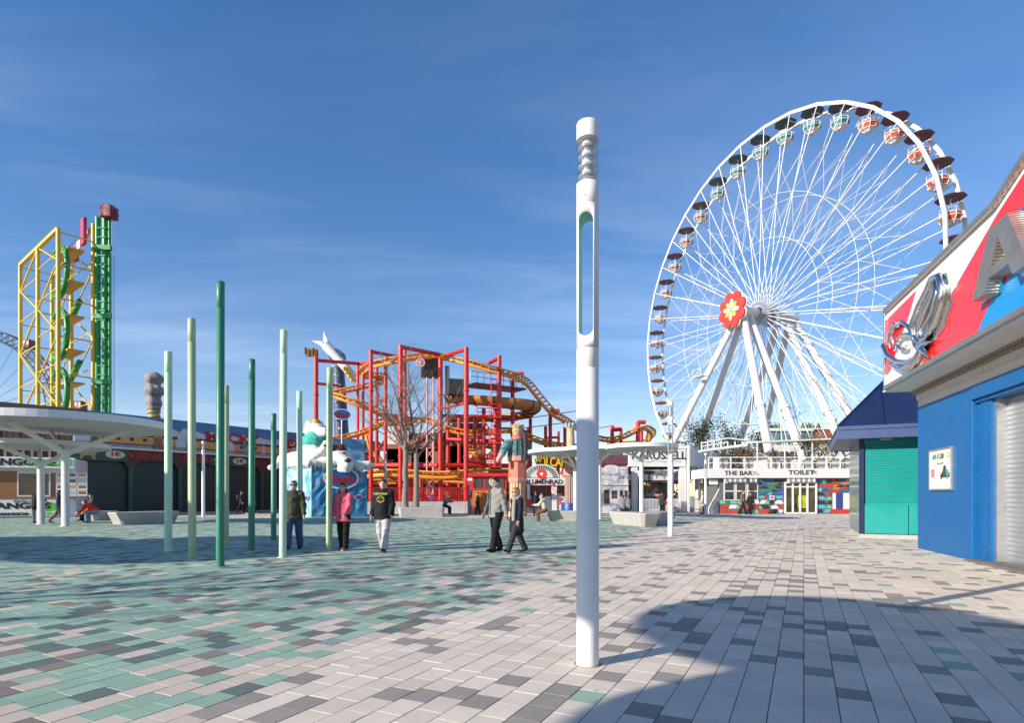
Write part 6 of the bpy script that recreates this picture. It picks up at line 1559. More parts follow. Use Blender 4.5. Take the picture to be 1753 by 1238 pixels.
mural(1233, 1342, .03, 1.10, 3, 4, [0, 1, 5, 4, 0, 1, 7]); mural(1300, 1342, 1.15, tz(820), 6, 7, [2, 3, 1, 5, 0, 3, 7]); mural(1399, 1425, .1, tz(820), 8, 9, [0, 2, 5, 3, 1, 0]); mural(1425, 1460, 1.6, tz(820), 5, 12, [0, 3, 6, 2, 5, 0])
for (pa, pb) in ((1241, 1256), (1261, 1276), (1281, 1296)):
    x = MB(); TP.box(x, tx(pa) - .08, tx(pb) + .08, tz(857), tz(826), -.055, .0); wn_ = x.build('window', M_white, tb)
    for (za, zb_) in ((tz(855.5), tz(842)), (tz(840), tz(827.5))):
        x = MB(); TP.box(x, tx(pa), tx(pb), za, zb_, .0, .012); x.build('pane', M_glass, wn_)
def awning(pa, pb):
    n_ = int((tx(pb) - tx(pa)) / .19)
    for k in range(n_):
        a = tx(pa) + k * .19; x = MB(); TP.poly(x, [(a, tz(820)), (a + .17, tz(820)), (a + .17, tz(824)), (a + .13, tz(826)), (a + .04, tz(826)), (a, tz(824))], .25, .02); x.build('awning_scallop', M_white if k % 2 == 0 else M_greysteel, tb)
awning(1237, 1298); awning(1345, 1397)
# glazed entrance
x = MB(); TP.box(x, tx(1344), tx(1398), .05, tz(826), -.055, -.01); x.build('entrance_glass', mat('entrance_glass', (.07, .06, .03), .15, var=.9, scale=1.2), tb)
for px in (1344, 1357, 1369.5, 1382, 1397):
    x = MB(); TP.box(x, tx(px) - .06, tx(px) + .06, .03, tz(826), -.01, .06); x.build('door_frame', M_white, tb)
for zz1 in (.06, tz(834), tz(826.5)):
    x = MB(); TP.box(x, tx(1344), tx(1397), zz1 - .05, zz1 + .05, -.01, .055); x.build('door_rail', M_white, tb)
x = MB(); TP.box(x, tx(1366), tx(1380), .45, 1.35, -.009, .0); x.build('door_poster', mat('poster_lime', (.45, .50, .03), .5, var=.6, scale=3), tb)
# right end: blue door, white panels
for (pa, pb, z0_, z1_, mm) in ((1426, 1431, .35, 1.55, M_white2), (1431.5, 1443, .35, 1.55, mat('door_blue', (.03, .06, .20), .5)), (1443.5, 1456, .35, 1.55, M_white2), (1426, 1456, .03, .34, PC[0])):
    x = MB(); TP.box(x, tx(pa), tx(pb), z0_, z1_, -.05, .0); x.build('door_panel', mm, tb)
x = MB(); TP.box(x, tx(1317), tx(1326), 1.05, 1.35, .0, .03); sgn = x.build('wc_sign', M_white, tb); text_part('wc_text', 'HD', .22, M_lred, sgn, TP.p(tx(1321.5), 1.2, .035), TP.u, extrude=.004, offset=.01)
# menu sign at the left, stairs and handrail
x = MB(); TP.box(x, tx(1214), tx(1229), tz(830), tz(821), -.05, 0); x.build('hanging_sign', M_white, tb)
for k in range(5):
    x = MB(); TP.box(x, tx(1218) + k * .12, tx(1232), k * .22, k * .22 + .22, -1.2, -.2); x.build('stair_step', M_steel, tb)
x = MB(); x.tube(TP.p(tx(1214), .4, -.15), TP.p(tx(1233), 1.9, -.15), .04, seg=6); x.tube(TP.p(tx(1214), 0, -.15), TP.p(tx(1214), .42, -.15), .04, seg=6); x.build('stair_rail', M_white, tb)
# roof terrace: posts, rails, glass screens
zr = tz(803); zh = tz(783.5)
for px in (1212, 1229, 1250, 1273, 1295, 1319, 1342, 1366, 1389, 1413, 1437, 1458):
    tall = px in (1295, 1342, 1389, 1437)
    x = MB(); TP.box(x, tx(px) - .035, tx(px) + .035, zr, tz(757) if tall else zh, .1, .17); x.build('terrace_post', M_white, tb)
for zz1 in (zh, (zr + zh) / 2):
    x = MB(); TP.box(x, tx(1212), tx(1458), zz1 - .03, zz1 + .03, .105, .165); x.build('terrace_rail', M_white, tb)
x = MB(); x.add([TP.p(tx(1295), tz(756), .3), TP.p(tx(1428), tz(751), .3), TP.p(tx(1428), tz(749), -2.6), TP.p(tx(1295), tz(752), -2.6)], [(0, 1, 2, 3)]); o = x.build('pergola_roof', M_cream, tb); sd = o.modifiers.new('t', 'SOLIDIFY'); sd.thickness = .12
for (p, q) in (((1215, 768), (1295, 757)), ((1215, 755), (1262, 746)), ((1262, 746), (1295, 750)), ((1215, 761), (1262, 753))):
    x = MB(); x.tube(TP.p(tx(p[0]), tz(p[1]), -2), TP.p(tx(q[0]), tz(q[1]), -2), .06, seg=6); x.build('boarding_rail', M_white, tb)
for px in (1215, 1226, 1238, 1250, 1262, 1275, 1288):
    x = MB(); x.tube(TP.p(tx(px), tz(768) if px < 1264 else tz(766), -2), TP.p(tx(px), tz(752), -2), .05, seg=6); x.build('boarding_post', M_white, tb)
x = MB(); x.bar(TP.p(tx(1214), tz(769), -2.2), TP.p(tx(1295), tz(759), -2.2), 1.0, .14); x.build('boarding_deck', M_white2, tb)
x = MB(); TP.box(x, tx(1318), tx(1385), zr, tz(770), -3.2, -3.0); x.build('terrace_screen', M_white2, tb)

# terrace furniture: pots with shrubs, each a thing
M_pot = mat('pot_grey', (.36, .36, .35), .7, var=.1); M_lf = mat('shrub_leaf', (.10, .13, .035), .6, var=.5, scale=9); M_lf2 = mat('shrub_leaf_dry', (.16, .10, .04), .6, var=.5, scale=9)
def shrub(c, h_, r_, n_, label, mtl, pot=(.5, .5)):
    t = thing('potted_shrub', label, 'plant', c, group='potted plants on the bar terrace')
    x = MB(); x.lathe([(pot[0] * .38, 0), (pot[0] * .5, pot[1]), (pot[0] * .42, pot[1] - .03)], seg=4, smooth=False, a0=math.pi / 4); x.build('pot', M_pot, t, local=True)
    g = random.Random(hash(label) % 999); f_ = MB(); stm = MB()
    for k in range(7):
        q = g.uniform(0, 6.28); stm.tube((0, 0, pot[1]), (r_ * .6 * math.cos(q), r_ * .6 * math.sin(q), pot[1] + h_ * g.uniform(.5, .9)), .025, .008, seg=4)
    stm.build('stem', M_wood, t, local=True)
    for k in range(n_):
        a, b, rr = g.uniform(0, 6.28), g.uniform(-1, 1), g.random() ** .5
        p = Vector((r_ * rr * math.cos(a) * math.sqrt(1 - b * b), r_ * rr * math.sin(a) * math.sqrt(1 - b * b), pot[1] + h_ * .58 + h_ * .48 * b * rr)) 
        s_ = g.uniform(.06, .13); e1 = Vector((g.uniform(-1, 1), g.uniform(-1, 1), g.uniform(-.6, .6))).normalized() * s_; e2 = e1.cross(Vector((g.uniform(-1, 1), g.uniform(-1, 1), 1))).normalized() * s_ * .5
        f_.add([p - e1, p + e2, p + e1, p - e2], [(0, 1, 2, 3)])
    o = f_.build('foliage', mtl, t, local=True); o['kind'] = 'stuff'
SH = [(1240, .5, .4, 60, 'small pot of low plants at the left end of the bar terrace'), (1285, .5, .35, 50, 'low potted plant above the letters of the bar'), (1327, .8, .45, 120, 'potted plant with dry leaves left of the terrace screen'), (1349, .6, .35, 90, 'small potted plant beside the big wheel leg'), (1386, 1.9, .95, 420, 'broad potted shrub above the toilet sign'),
      (1407, 1.8, .9, 380, 'broad potted shrub, second from the teal kiosk'), (1432, 1.7, .85, 330, 'broad potted shrub nearest to the teal kiosk'), (1452, 1.6, .8, 300, 'potted shrub half hidden behind the kiosk eave')]
for (px, h_, r_, n_, lb) in SH: shrub(TP.p(tx(px), zr, -.4), h_, r_, n_, lb, M_lf if px > 1360 else M_lf2, pot=(.9, .75))
x = MB(); TP.box(x, tx(1228), tx(1240), zr, zr + .9, -1.0, -.5); o = x.build('terrace_counter', M_white2); tag(o, 'white counter at the left end of the bar terrace', 'counter')

# ------------------------------------------------------------------ far glazed building behind the wheel
go_ = gx(1365, 150); gb = thing('glazed_building', 'far pale building with a glazed top floor behind the wheel legs', 'building', go_); Zb = lambda py: CAMH + (HY - py) / F * 150
xa, xb_ = gx(1308, 150).x, gx(1412, 150).x
x = MB(); x.box(((xa + xb_) / 2, 154, Zb(762) / 2), (xb_ - xa, 8, Zb(762))); x.build('wall', M_cream, gb)
for k in range(12):
    a = xa + (xb_ - xa) * k / 12; x = MB(); x.box((a + (xb_ - xa) / 24, 152, (Zb(762) + Zb(738)) / 2), ((xb_ - xa) / 12 - .2, 4, Zb(738) - Zb(762))); x.build('glazing', mat('far_glass', (.13, .24, .27), .15, var=.3), gb)
x = MB(); x.box(((xa + xb_) / 2, 153, Zb(736)), (xb_ - xa + .8, 7, .7)); x.build('roof', M_white2, gb)
for k in range(14):
    a = xa + (xb_ - xa) * rnd.random(); x = MB(); x.lathe([(.2, 0), (.7, .7), (.3, 1.6), (.05, 2.0)], (a, 151.5, Zb(735)), seg=6); x.build('roof_plant', M_lf, gb)
for k in range(10):
    a = xa + (xb_ - xa) * (k + .5) / 10; x = MB(); x.box((a, 149.95, Zb(780)), (1.2, .1, 2.0)); x.build('window', M_glass, gb)
ro2 = gx(1430, 140); rb2 = thing('red_roof_house', 'far house with red gable roof between wheel leg and teal kiosk', 'building', ro2)
z_ = CAMH + (HY - 745) / F * 140; x = MB(); x.box(ro2 + Z(z_ / 2 - 1), (9, 6, z_ - 2)); x.build('wall', M_cream, rb2)
x = MB(); c = ro2 + Z(z_ - 2); x.add([c + Vector(v) for v in ((-5, -3.5, 0), (5, -3.5, 0), (5, 3.5, 0), (-5, 3.5, 0), (-5, 0, 3.4), (5, 0, 3.4))], [(0, 1, 5, 4), (2, 3, 4, 5), (0, 4, 3), (1, 2, 5)]); x.build('roof', M_rust, rb2)
# ------------------------------------------------------------------ bare trees
M_bark = mat('bark', (0.24, 0.205, 0.17), 0.85, var=.3, scale=12, bump=.6, bscale=30); M_twig = mat('twig', (0.20, 0.155, 0.13), 0.85, var=.3)
def bare_tree(label, base, h, r0, seed, fork=.34, lean=(0, 0), group='bare trees'):
    g = random.Random(seed); t = thing('bare_tree', label, 'tree', base, group=group)
    tr = MB(); cr_ = MB()
    def grow(p, d, ln, r_, lv):
        n_ = 4 if lv < 3 else 3; pts = [p]; q = p.copy(); dd = d.copy(); rad = [r_]
        for i in range(n_):
            dd = (dd + Vector((g.uniform(-1, 1), g.uniform(-1, 1), g.uniform(-.35, .75))) * (.13 if lv < 1 else .2)).normalized()
            q = q + dd * (ln / n_); pts.append(q.copy()); rad.append(r_ * (1 - .55 * (i + 1) / n_) if lv < 4 else r_ * (1 - .85 * (i + 1) / n_))
        cr_.path(pts, rad, seg=6 if lv < 2 else (4 if lv < 3 else 3), caps=False)
        if lv >= 5 or r_ < .006: return
        k_ = 3 if lv < 2 else 2
        for i in range(k_ + (1 if g.random() < .5 else 0)):
            f_ = g.uniform(.35, 1.0); j = min(n_ - 1, int(f_ * n_)); bp_ = pts[j].lerp(pts[j + 1], f_ * n_ - j if f_ < 1 else 1)
            ax = Vector((g.uniform(-1, 1), g.uniform(-1, 1), g.uniform(-.15, .5))).normalized()
            nd = (dd * .62 + ax * .95 + Vector((0, 0, .06))).normalized(); grow(bp_, nd, ln * g.uniform(.5, .74), max(.005, r_ * g.uniform(.30, .44)), lv + 1)
        grow(q, (dd + Vector((g.uniform(-.3, .3), g.uniform(-.3, .3), .15))).normalized(), ln * .68, max(.005, rad[-1]), lv + 1)
    hf = h * fork; pts = [Vector((0, 0, 0))]; 
    for i in range(5): pts.append(Vector((lean[0] * (i + 1) / 5 + g.uniform(-.05, .05), lean[1] * (i + 1) / 5 + g.uniform(-.05, .05), hf * (i + 1) / 5)))
    tr.path(pts, [r0 * 1.25, r0, r0 * .95, r0 * .9, r0 * .86, r0 * .8], seg=12, caps=False); tr.build('trunk', M_bark, t, local=True)
    for k in range(5):
        q = k * 2.4 + g.random(); up_ = g.uniform(.45, 1.3); grow(pts[-1] - Vector((0, 0, g.uniform(0, hf * .12))), Vector((math.cos(q), math.sin(q), up_)).normalized(), h * g.uniform(.24, .31), r0 * g.uniform(.34, .5), 1)
    grow(pts[-1], Vector((0, 0, 1)), h * .30, r0 * .7, 0)
    o = cr_.build('crown', M_twig, t, local=True)
    return t
bare_tree('left bare tree of two growing in the concrete planter', gx(694, 37.6) + Z(.4), 9.9, .20, 21, fork=.42)
bare_tree('right bare tree of two growing in the concrete planter', gx(712, 37.8) + Z(.4), 10.2, .20, 33, fork=.36)
bare_tree('bare tree outside the left picture edge casting faint branch shadows', Vector((-17.5, 1.2, 0)), 9.0, .16, 7, fork=.4)
bench('concrete_planter', 'long concrete planter bench around the two bare trees', gx(683, 37.4), gx(761, 37.8), .62, 2.2, flare=.06, cat='planter')
# ------------------------------------------------------------------ leafy trees behind the carousel
M_pine = mat('pine_leaf', (0.030, 0.048, 0.020), 0.7, var=.6, scale=2.5); M_brl = mat('hedge_brown', (0.10, 0.062, 0.035), .8, var=.5, scale=3)
def leafy(label, base, h, r_, n_, mtl, seed, conic=.4):
    g = np.random.default_rng(seed); t = thing('leafy_tree', label, 'tree', base, group='evergreen trees behind the carousel')
    x = MB(); x.path([(0, 0, 0), (.1, 0, h * .4), (0, .1, h * .85)], [.3, .22, .06], seg=8); x.build('trunk', M_bark, t, local=True)
    cl = [(g.uniform(-1, 1), g.uniform(-1, 1), g.uniform(.15, 1)) for _ in range(26)]
    V = np.zeros((n_ * 4, 3)); Fq = np.arange(n_ * 4).reshape(-1, 4)
    for i in range(n_):
        c = cl[g.integers(len(cl))]; w_ = r_ * (1 - conic * c[2]); ctr_ = np.array([c[0] * w_ * .75, c[1] * w_ * .75, h * (.12 + .85 * c[2])])
        p = ctr_ + g.normal(0, 1, 3) * np.array([w_ * .24, w_ * .24, h * .055]); s_ = g.uniform(.08, .2)
        a = g.normal(0, 1, 3); a /= np.linalg.norm(a); b = np.cross(a, g.normal(0, 1, 3)); b /= np.linalg.norm(b)
        V[i * 4:i * 4 + 4] = [p - a * s_, p + b * s_ * .5, p + a * s_, p - b * s_ * .5]
    m = MB(); m.add(V.tolist(), Fq.tolist()); o = m.build('crown', mtl, t, local=True)
for (px, py, Y, r_, n_, mt_, lb) in ((1196, 722, 78, 3.6, 3200, M_pine, 'dark evergreen tree left of the wheel legs, leftmost'), (1224, 716, 80, 3.6, 3200, M_pine, 'tallest dark evergreen tree behind the carousel side'), (1254, 732, 82, 3.4, 2600, M_pine, 'dark evergreen tree between two white wheel legs'),
      (1283, 741, 84, 3.2, 2200, M_pine, 'rounded evergreen tree right of the middle wheel leg'), (1272, 765, 62, 2.6, 2400, M_brl, 'brownish hedge tree behind the bar terrace'), (1295, 772, 60, 2.0, 1500, M_brl, 'low brownish shrub tree by the pergola posts'), (1395, 738, 120, 3.5, 1500, M_pine, 'far evergreen tree beside the glazed building')):
    leafy(lb, gx(px, Y), CAMH + (HY - py) / F * Y, r_, n_, mt_, int(px))
# ------------------------------------------------------------------ people
def fab(name, c, var=.12): return mat('cloth_' + name, c, 0.85, var=var, scale=9, bump=.35, bscale=26, spec=.25)
M_hairD = mat('hair_dark', (.022, .015, .012), .55, var=.4, scale=30); M_hairB = mat('hair_blond', (.30, .19, .09), .55, var=.3, scale=30); M_hairBr = mat('hair_brown', (.06, .035, .02), .55, var=.4, scale=30); M_hairG = mat('hair_grey', (.30, .28, .26), .6, var=.3, scale=30)
M_shades = mat('sunglass', (.012, .012, .014), .15); M_eye = mat('eye_dark', (.03, .02, .018), .3); M_lip = mat('lip', (.38, .13, .11), .5)
def rot2(v, a): c, s = math.cos(a), math.sin(a); return (v[0] * c - v[1] * s, v[0] * s + v[1] * c)
def person(label, loc, h, face, legs=((.0, .0), (.0, .0)), arms=((.1, .12, .15), (.1, .12, .15)), lean=0.0, seat=None, top=None, low=None, shoe=None, hair=M_hairD, style='short', hem=.0, loose=.0, vox=.012, head_turn=0.0, head_tilt=0.0, group='people on the square', extras=(), sleeves=True, skirt=0.0, build_=1.0, foot_turn=0.06):
    S = 1.0
    t = thing('person', label, 'person', (0, 0, 0), group=group)
    V3 = lambda *a: np.array(a, float)
    d_ = lambda p: V3(0, math.sin(p), -math.cos(p))
    hip = V3(0, 0, .92); J = {}
    for s, (hp_, kn) in zip((-1, 1), legs):
        a = hip + V3(s * .092, 0, -.02); k_ = a + .42 * d_(hp_) + V3(s * .008, 0, 0); an = k_ + .415 * d_(hp_ - kn)
        J[s] = (a, k_, an, hp_ - kn)
    lift = min(J[-1][2][2], J[1][2][2]) - .075
    dz = V3(0, 0, -lift)
    if seat is not None: dz = V3(0, 0, seat + .11 - .92)
    for s in (-1, 1): J[s] = tuple(q + dz if i < 3 else q for i, q in enumerate(J[s]))
    hip = hip + dz
    up = V3(0, math.sin(lean), math.cos(lean)); fw_ = V3(0, math.cos(lean), -math.sin(lean))
    chest = hip + up * .40; nb = hip + up * .55; hd = nb + up * .155 + fw_ * .025 + V3(math.sin(head_tilt) * .05, 0, 0)
    ca, sa = math.cos(head_turn), math.sin(head_turn)
    hl = lambda x, y, z: hd + V3(x * ca - y * sa, x * sa + y * ca, z)     # head-local point, head turned about z
    A = {}
    for s, (p, o, e) in zip((-1, 1), arms):
        sh = hip + up * .505 + V3(s * .178, 0, 0); pp = p + lean * .4
        ud = V3(s * math.sin(o), math.sin(pp) * math.cos(o), -math.cos(pp) * math.cos(o)); el = sh + ud * .285
        fd = V3(s * math.sin(o) * (1 - 1.6 * min(1, e)), math.sin(pp + e) * math.cos(o), -math.cos(pp + e) * math.cos(o)); fd /= np.linalg.norm(fd); wr = el + fd * .245
        A[s] = (sh, el, wr, fd)
    B = build_
    # body: one continuous surface
    pr = [('e', tuple(hd), (.078, .098, .118)), ('e', tuple(hl(0, .030, -.055)), (.056, .062, .06)), ('c', tuple(hl(0, .092, .005)), tuple(hl(0, .113, -.028)), .011, .016), ('e', tuple(hl(-.079, .0, -.01)), (.014, .022, .032)), ('e', tuple(hl(.079, .0, -.01)), (.014, .022, .032)),
          ('c', tuple(nb - up * .02), tuple(hd - V3(0, 0, .06)), .056, .052), ('c', tuple(hip + up * .05), tuple(chest), .115 * B, .12 * B, (1.25, .85, 1)), ('c', tuple(chest), tuple(nb - up * .05), .12, .07, (1.3, .8, 1))]
    for s in (-1, 1):
        a, k_, an, fa_ = J[s]; sh, el, wr, fd = A[s]
        pr += [('c', tuple(a), tuple(k_), .082 * B, .055), ('c', tuple(k_), tuple(an), .056, .038), ('c', tuple(sh), tuple(el), .048, .040), ('c', tuple(el), tuple(wr), .040, .027)]
        side = np.cross(fd, V3(0, 1, 0)); side = side / (np.linalg.norm(side) + 1e-6); fwd = np.cross(side, fd); 
        palm = wr + fd * .045
        pr.append(('c', tuple(wr + fd * .01), tuple(wr + fd * .075), .026, .032))
        for q, (ln, sp_) in enumerate(((.075, -.026), (.088, -.009), (.083, .009), (.065, .025))):
            b0_ = wr + fd * .09 + fwd * sp_; m_ = b0_ + fd * ln * .55 + side * (-s) * .006; e_ = m_ + fd * ln * .40 + side * (-s) * (-.022) * s * s
            pr += [('c', tuple(b0_), tuple(m_), .0105, .0095), ('c', tuple(m_), tuple(e_), .0095, .008)]
        th0 = wr + fd * .035 + fwd * .028; pr += [('c', tuple(th0), tuple(th0 + fd * .035 + fwd * .024), .013, .011), ('c', tuple(th0 + fd * .035 + fwd * .024), tuple(th0 + fd * .065 + fwd * .028), .011, .009)]
    sdf_obj('body', pr, vox, M_skin, t, k=.016)
    # face
    if vox < .02:
        for s in (-1, 1):
            sdf_obj('eye', [('e', tuple(hl(s * .031, .089, .012)), (.014, .010, .008))], .004, M_eye, t, k=.003)
            sdf_obj('eyebrow', [('c', tuple(hl(s * .018, .096, .030)), tuple(hl(s * .046, .086, .031)), .005, .004)], .003, hair if hair is not M_hairB else M_hairBr, t, k=.003)
        sdf_obj('mouth', [('c', tuple(hl(-.02, .086, -.062)), tuple(hl(.02, .086, -.062)), .006, .006)], .004, M_lip, t, k=.003)
    # trousers
    if low is not None:
        L2 = .010 + loose * .5
        pr = [('c', tuple(hip - up * .02), tuple(hip + up * .06), .116 * B, .108 * B, (1.22, .9, 1))]
        for s in (-1, 1):
            a, k_, an, _ = J[s]; pr += [('c', tuple(a), tuple(k_), .096 * B + L2, .066 + L2), ('c', tuple(k_), tuple(an + V3(0, 0, .02)), .066 + L2, .052 + L2 * 1.4)]
        sdf_obj('trousers', pr, vox * 1.15, low, t, k=.03, wob=.006, wf=24, seed=3)
    # shoes
    for s in (-1, 1):
        a, k_, an, fa_ = J[s]; tilt = max(-.6, min(.5, fa_)); f_ = V3(s * foot_turn, math.cos(tilt * .6), math.sin(tilt * .6)) if seat is None else V3(s * .06, 1, 0); f_ /= np.linalg.norm(f_)
        b0_ = an + V3(0, -.03, -.035); pr = [('c', tuple(b0_), tuple(b0_ + f_ * .19), .042, .034, (1.1, 1, .95)), ('c', tuple(an), tuple(an + V3(0, 0, -.02)), .048, .046)]
        sh_ = sdf_obj('shoe', pr, vox, shoe, t, k=.02)
        sole = [('c', tuple(b0_ + V3(0, 0, -.032)), tuple(b0_ + f_ * .20 + V3(0, 0, -.026)), .034, .032, (1.15, 1, .35))]
        sdf_obj('sole', sole, vox * .8, M_white2 if 'whitesole' in extras else M_black, sh_, k=.01)
    # jacket
    if top is not None:
        lo_ = hip - up * hem
        pr = [('c', tuple(lo_ - up * .12), tuple(hip + up * .22), .152 * B + loose, .134 * B + loose, (1.22, 1.0, 1)), ('c', tuple(hip + up * .22), tuple(hip + up * .44), .132 * B + loose, .128 * B + loose * .8, (1.32, .92, 1)), ('c', tuple(hip + up * .44) , tuple(nb - up * .035), .11 + loose * .5, .075, (1.5, .9, 1))]
        if seat is not None: pr[0] = ('c', tuple(hip + up * .02), tuple(hip + up * .22), .130 * B + loose, .132 * B + loose, (1.18, .9, 1))
        if skirt > 0: pr.append(('c', tuple(hip), tuple(hip - V3(0, .0, skirt)), .14 + loose, .175 + loose, (1.15, .95, 1)))
        if skirt > 0: pr.append(('-b', tuple(hip - V3(0, 0, skirt + .45)), (.6, .6, .35), 0.0))
        elif lean < .3 and seat is None: pr.append(('-b', tuple(lo_ - V3(0, 0, .40)), (.6, .6, .35), 0.0))
        for s in (-1, 1):
            sh, el, wr, fd = A[s]; end_ = wr - fd * .01 if sleeves else el
            pr += [('c', tuple(sh), tuple(el), .064 + loose * .7, .054 + loose * .7)]
            if sleeves: pr += [('c', tuple(el), tuple(end_), .054 + loose * .7, .043 + loose * .6)]
        sdf_obj('jacket', pr, vox * 1.15, top, t, k=.04, wob=.008, wf=17, seed=5)
        if 'collar' in extras or 'hood' in extras:
            n_ = 12; x = MB(); c = nb + up * .0
            x.path([Vector(c + V3(.085 * math.cos(q), .075 * math.sin(q) - .005, .018 * math.sin(q + 3.1))) for q in np.linspace(0, 2 * math.pi, n_ + 1)[:-1]], .030 if 'hood' in extras else .022, seg=8, closed=True); x.build('collar', top, t, local=True)
        if 'hood' in extras: sdf_obj('hood', [('e', tuple(nb - fw_ * .105 - up * .02), (.11, .065, .09))], vox, top, t, k=.02, wob=.006)
        if 'zip' in extras:
            x = MB(); x.path([Vector(hip + up * z + fw_ * y) for z, y in ((-hem + .02, .165 + loose), (.2, .152 + loose), (.40, .142 + loose), (.53, .10))], .008, seg=6); x.build('zip', M_black, t, local=True)
        if 'scarf' in extras:
            x = MB(); cm = fab('scarf_grey', (.30, .285, .25))
            x.path([Vector(nb + V3(.10 * math.cos(q), .09 * math.sin(q) + .01, .03 * math.sin(q * 2) - .01)) for q in np.linspace(0, 2 * math.pi, 15)[:-1]], .055, seg=8, closed=True); sc_ = x.build('scarf', cm, t, local=True)
            x = MB(); x.path([Vector(nb + V3(-.08, .11, -.03)), Vector(chest + V3(-.11, .15, 0)), Vector(hip + V3(-.12, .17, .12)), Vector(hip + V3(-.12, .17, -.04))], [.045, .055, .06, .05], seg=8); x.build('scarf_end', cm, sc_, local=True)
    # hair
    hs = style
    if hs in ('short', 'bob', 'long', 'back', 'bun'):
        pr = [('e', tuple(hl(0, -.018, .028)), (.088, .100, .110)), ('e', tuple(hl(0, .045, .088)), (.066, .058, .035))]
        if hs == 'bob': pr += [('c', tuple(hl(s * .07, -.02, .0)), tuple(hl(s * .078, -.015, -.11)), .035, .03) for s in (-1, 1)] + [('c', tuple(hl(0, -.07, 0)), tuple(hl(0, -.075, -.12)), .06, .05)]
        if hs == 'long': pr += [('c', tuple(hl(s * .065, -.03, .02)), tuple(hl(s * .085 + (.05 if 'wind' in extras else 0), -.08, -.26)), .04, .025) for s in (-1, 1)] + [('c', tuple(hl(0, -.07, 0)), tuple(hl(.05, -.12, -.28)), .06, .04)]
        if hs == 'bun': pr += [('e', tuple(hl(0, -.11, .03)), (.05, .05, .05))]
        pr.append(('-e', tuple(hl(0, .075, -.030)), (.072, .078, .096)))
        sdf_obj('hair', pr, vox, hair, t, k=.015, wob=.004, wf=60)
    if 'beanie' in extras:
        bm1 = fab('beanie_blue', (.33, .48, .56)); sdf_obj('beanie', [('e', tuple(hl(0, -.012, .062)), (.094, .108, .092)), ('-b', tuple(hl(0, 0, -.06)), (.2, .2, .085), .0)], vox, bm1, t, k=.01); x = MB(); x.path([Vector(hl(.086 * math.cos(q), .098 * math.sin(q) - .01, .034)) for q in np.linspace(0, 2 * math.pi, 17)[:-1]], .016, seg=8, closed=True); x.build('beanie_cuff', fab('beanie_dark', (.05, .06, .08)), t, local=True)
    if 'shades' in extras:
        sdf_obj('sunglasses', [('e', tuple(hl(s * .034, .092, .012)), (.029, .012, .021)) for s in (-1, 1)] + [('c', tuple(hl(-.07, .07, .016)), tuple(hl(.07, .07, .016)), .005, .005), ('c', tuple(hl(-.078, .0, .016)), tuple(hl(-.066, .075, .016)), .004, .004), ('c', tuple(hl(.078, .0, .016)), tuple(hl(.066, .075, .016)), .004, .004)], .006, M_shades, t, k=.004)
    if 'bag' in extras:
        x = MB(); x.path([Vector(nb + V3(-.13, -.05, -.04)), Vector(chest + V3(.02, -.17, 0)), Vector(hip + V3(.17, -.15, .05))], .018, seg=6); bg_ = x.build('bag_strap', M_lred, t, local=True)
        sdf_obj('shoulder_bag', [('b', tuple(hip + V3(.2, -.12, -.02)), (.13, .05, .10), .03)], max(vox, .02), M_lred, t, k=.02)
    if 'pack' in extras:
        sdf_obj('backpack', [('b', tuple(chest + V3(0, -.20, -.06)), (.12, .06, .17), .05)], max(vox, .02), M_black, t, k=.02)
    if 'print' in extras:
        yl = mat('print_yellow', (.55, .42, .03), .7); c = chest + fw_ * .0
        pv2 = lambda x_, z_: Vector((x_, .188 - 1.1 * x_ * x_, chest[2] + z_))
        text_part('print_lettering', 'NIRVANA', .078, yl, t, pv2(0, .075) + Vector((0, -.006, 0)), (-1, 0, 0), extrude=.004, sx=1.0, offset=.002)
        x = MB(); x.path([pv2(.085 * math.cos(q), -.055 + .075 * math.sin(q)) for q in np.linspace(0, 2 * math.pi, 25)[:-1]], .008, seg=6, closed=True); fc_ = x.build('print_face', yl, t, local=True)
        for s in (-1, 1):
            for dd in (-1, 1):
                x = MB(); x.tube(pv2(s * .033 - .014, -.03 - .014 * dd), pv2(s * .033 + .014, -.03 + .014 * dd), .005, seg=5); x.build('print_eye', yl, fc_, local=True)
        x = MB(); x.path([pv2(q, -.085 - .018 * math.cos(q * 26)) for q in np.linspace(-.055, .055, 13)], .005, seg=5); x.build('print_mouth', yl, fc_, local=True)
        x = MB(); x.path([pv2(.012 + .012 * math.cos(q), -.105 + .016 * math.sin(q)) for q in np.linspace(-math.pi, 0, 7)], .005, seg=5); x.build('print_tongue', yl, fc_, local=True)
    s = h / 1.75
    t.scale = (s, s, s); t.location = loc
    # local +y is the way the figure faces
    t.rotation_euler = (0, 0, math.atan2(face[1], face[0]) - math.pi / 2)
    return t
C_olive = fab('olive', (.055, .058, .032)); C_jean = fab('jeans', (.055, .095, .20)); C_pink = fab('pink', (.74, .12, .19)); C_blk = fab('black', (.014, .014, .016)); C_lgrey = fab('lightgrey', (.44, .44, .46)); C_char = fab('charcoal', (.035, .035, .042)); C_grey = fab('grey_wool', (.25, .25, .23)); C_navy = fab('navy', (.014, .017, .035)); C_moss = fab('moss', (.17, .18, .12)); C_or = fab('orange_red', (.62, .055, .018)); C_tshirt = fab('dark_tee', (.05, .055, .07)); C_ljean = fab('light_jeans', (.20, .29, .42)); C_cream = fab('cream', (.50, .45, .37)); C_brn = fab('brown', (.13, .06, .035)); C_lav = fab('grey_lilac', (.20, .20, .235)); C_plaid = fab('plaid', (.05, .06, .10), .7); C_blue = fab('blue', (.02, .06, .22)); C_shoeR = fab('shoe_red', (.40, .08, .07)); C_shoeK = fab('shoe_black', (.015, .014, .014)); C_shoeW = fab('shoe_white', (.5, .5, .5)); C_taupe = fab('taupe', (.16, .14, .12))
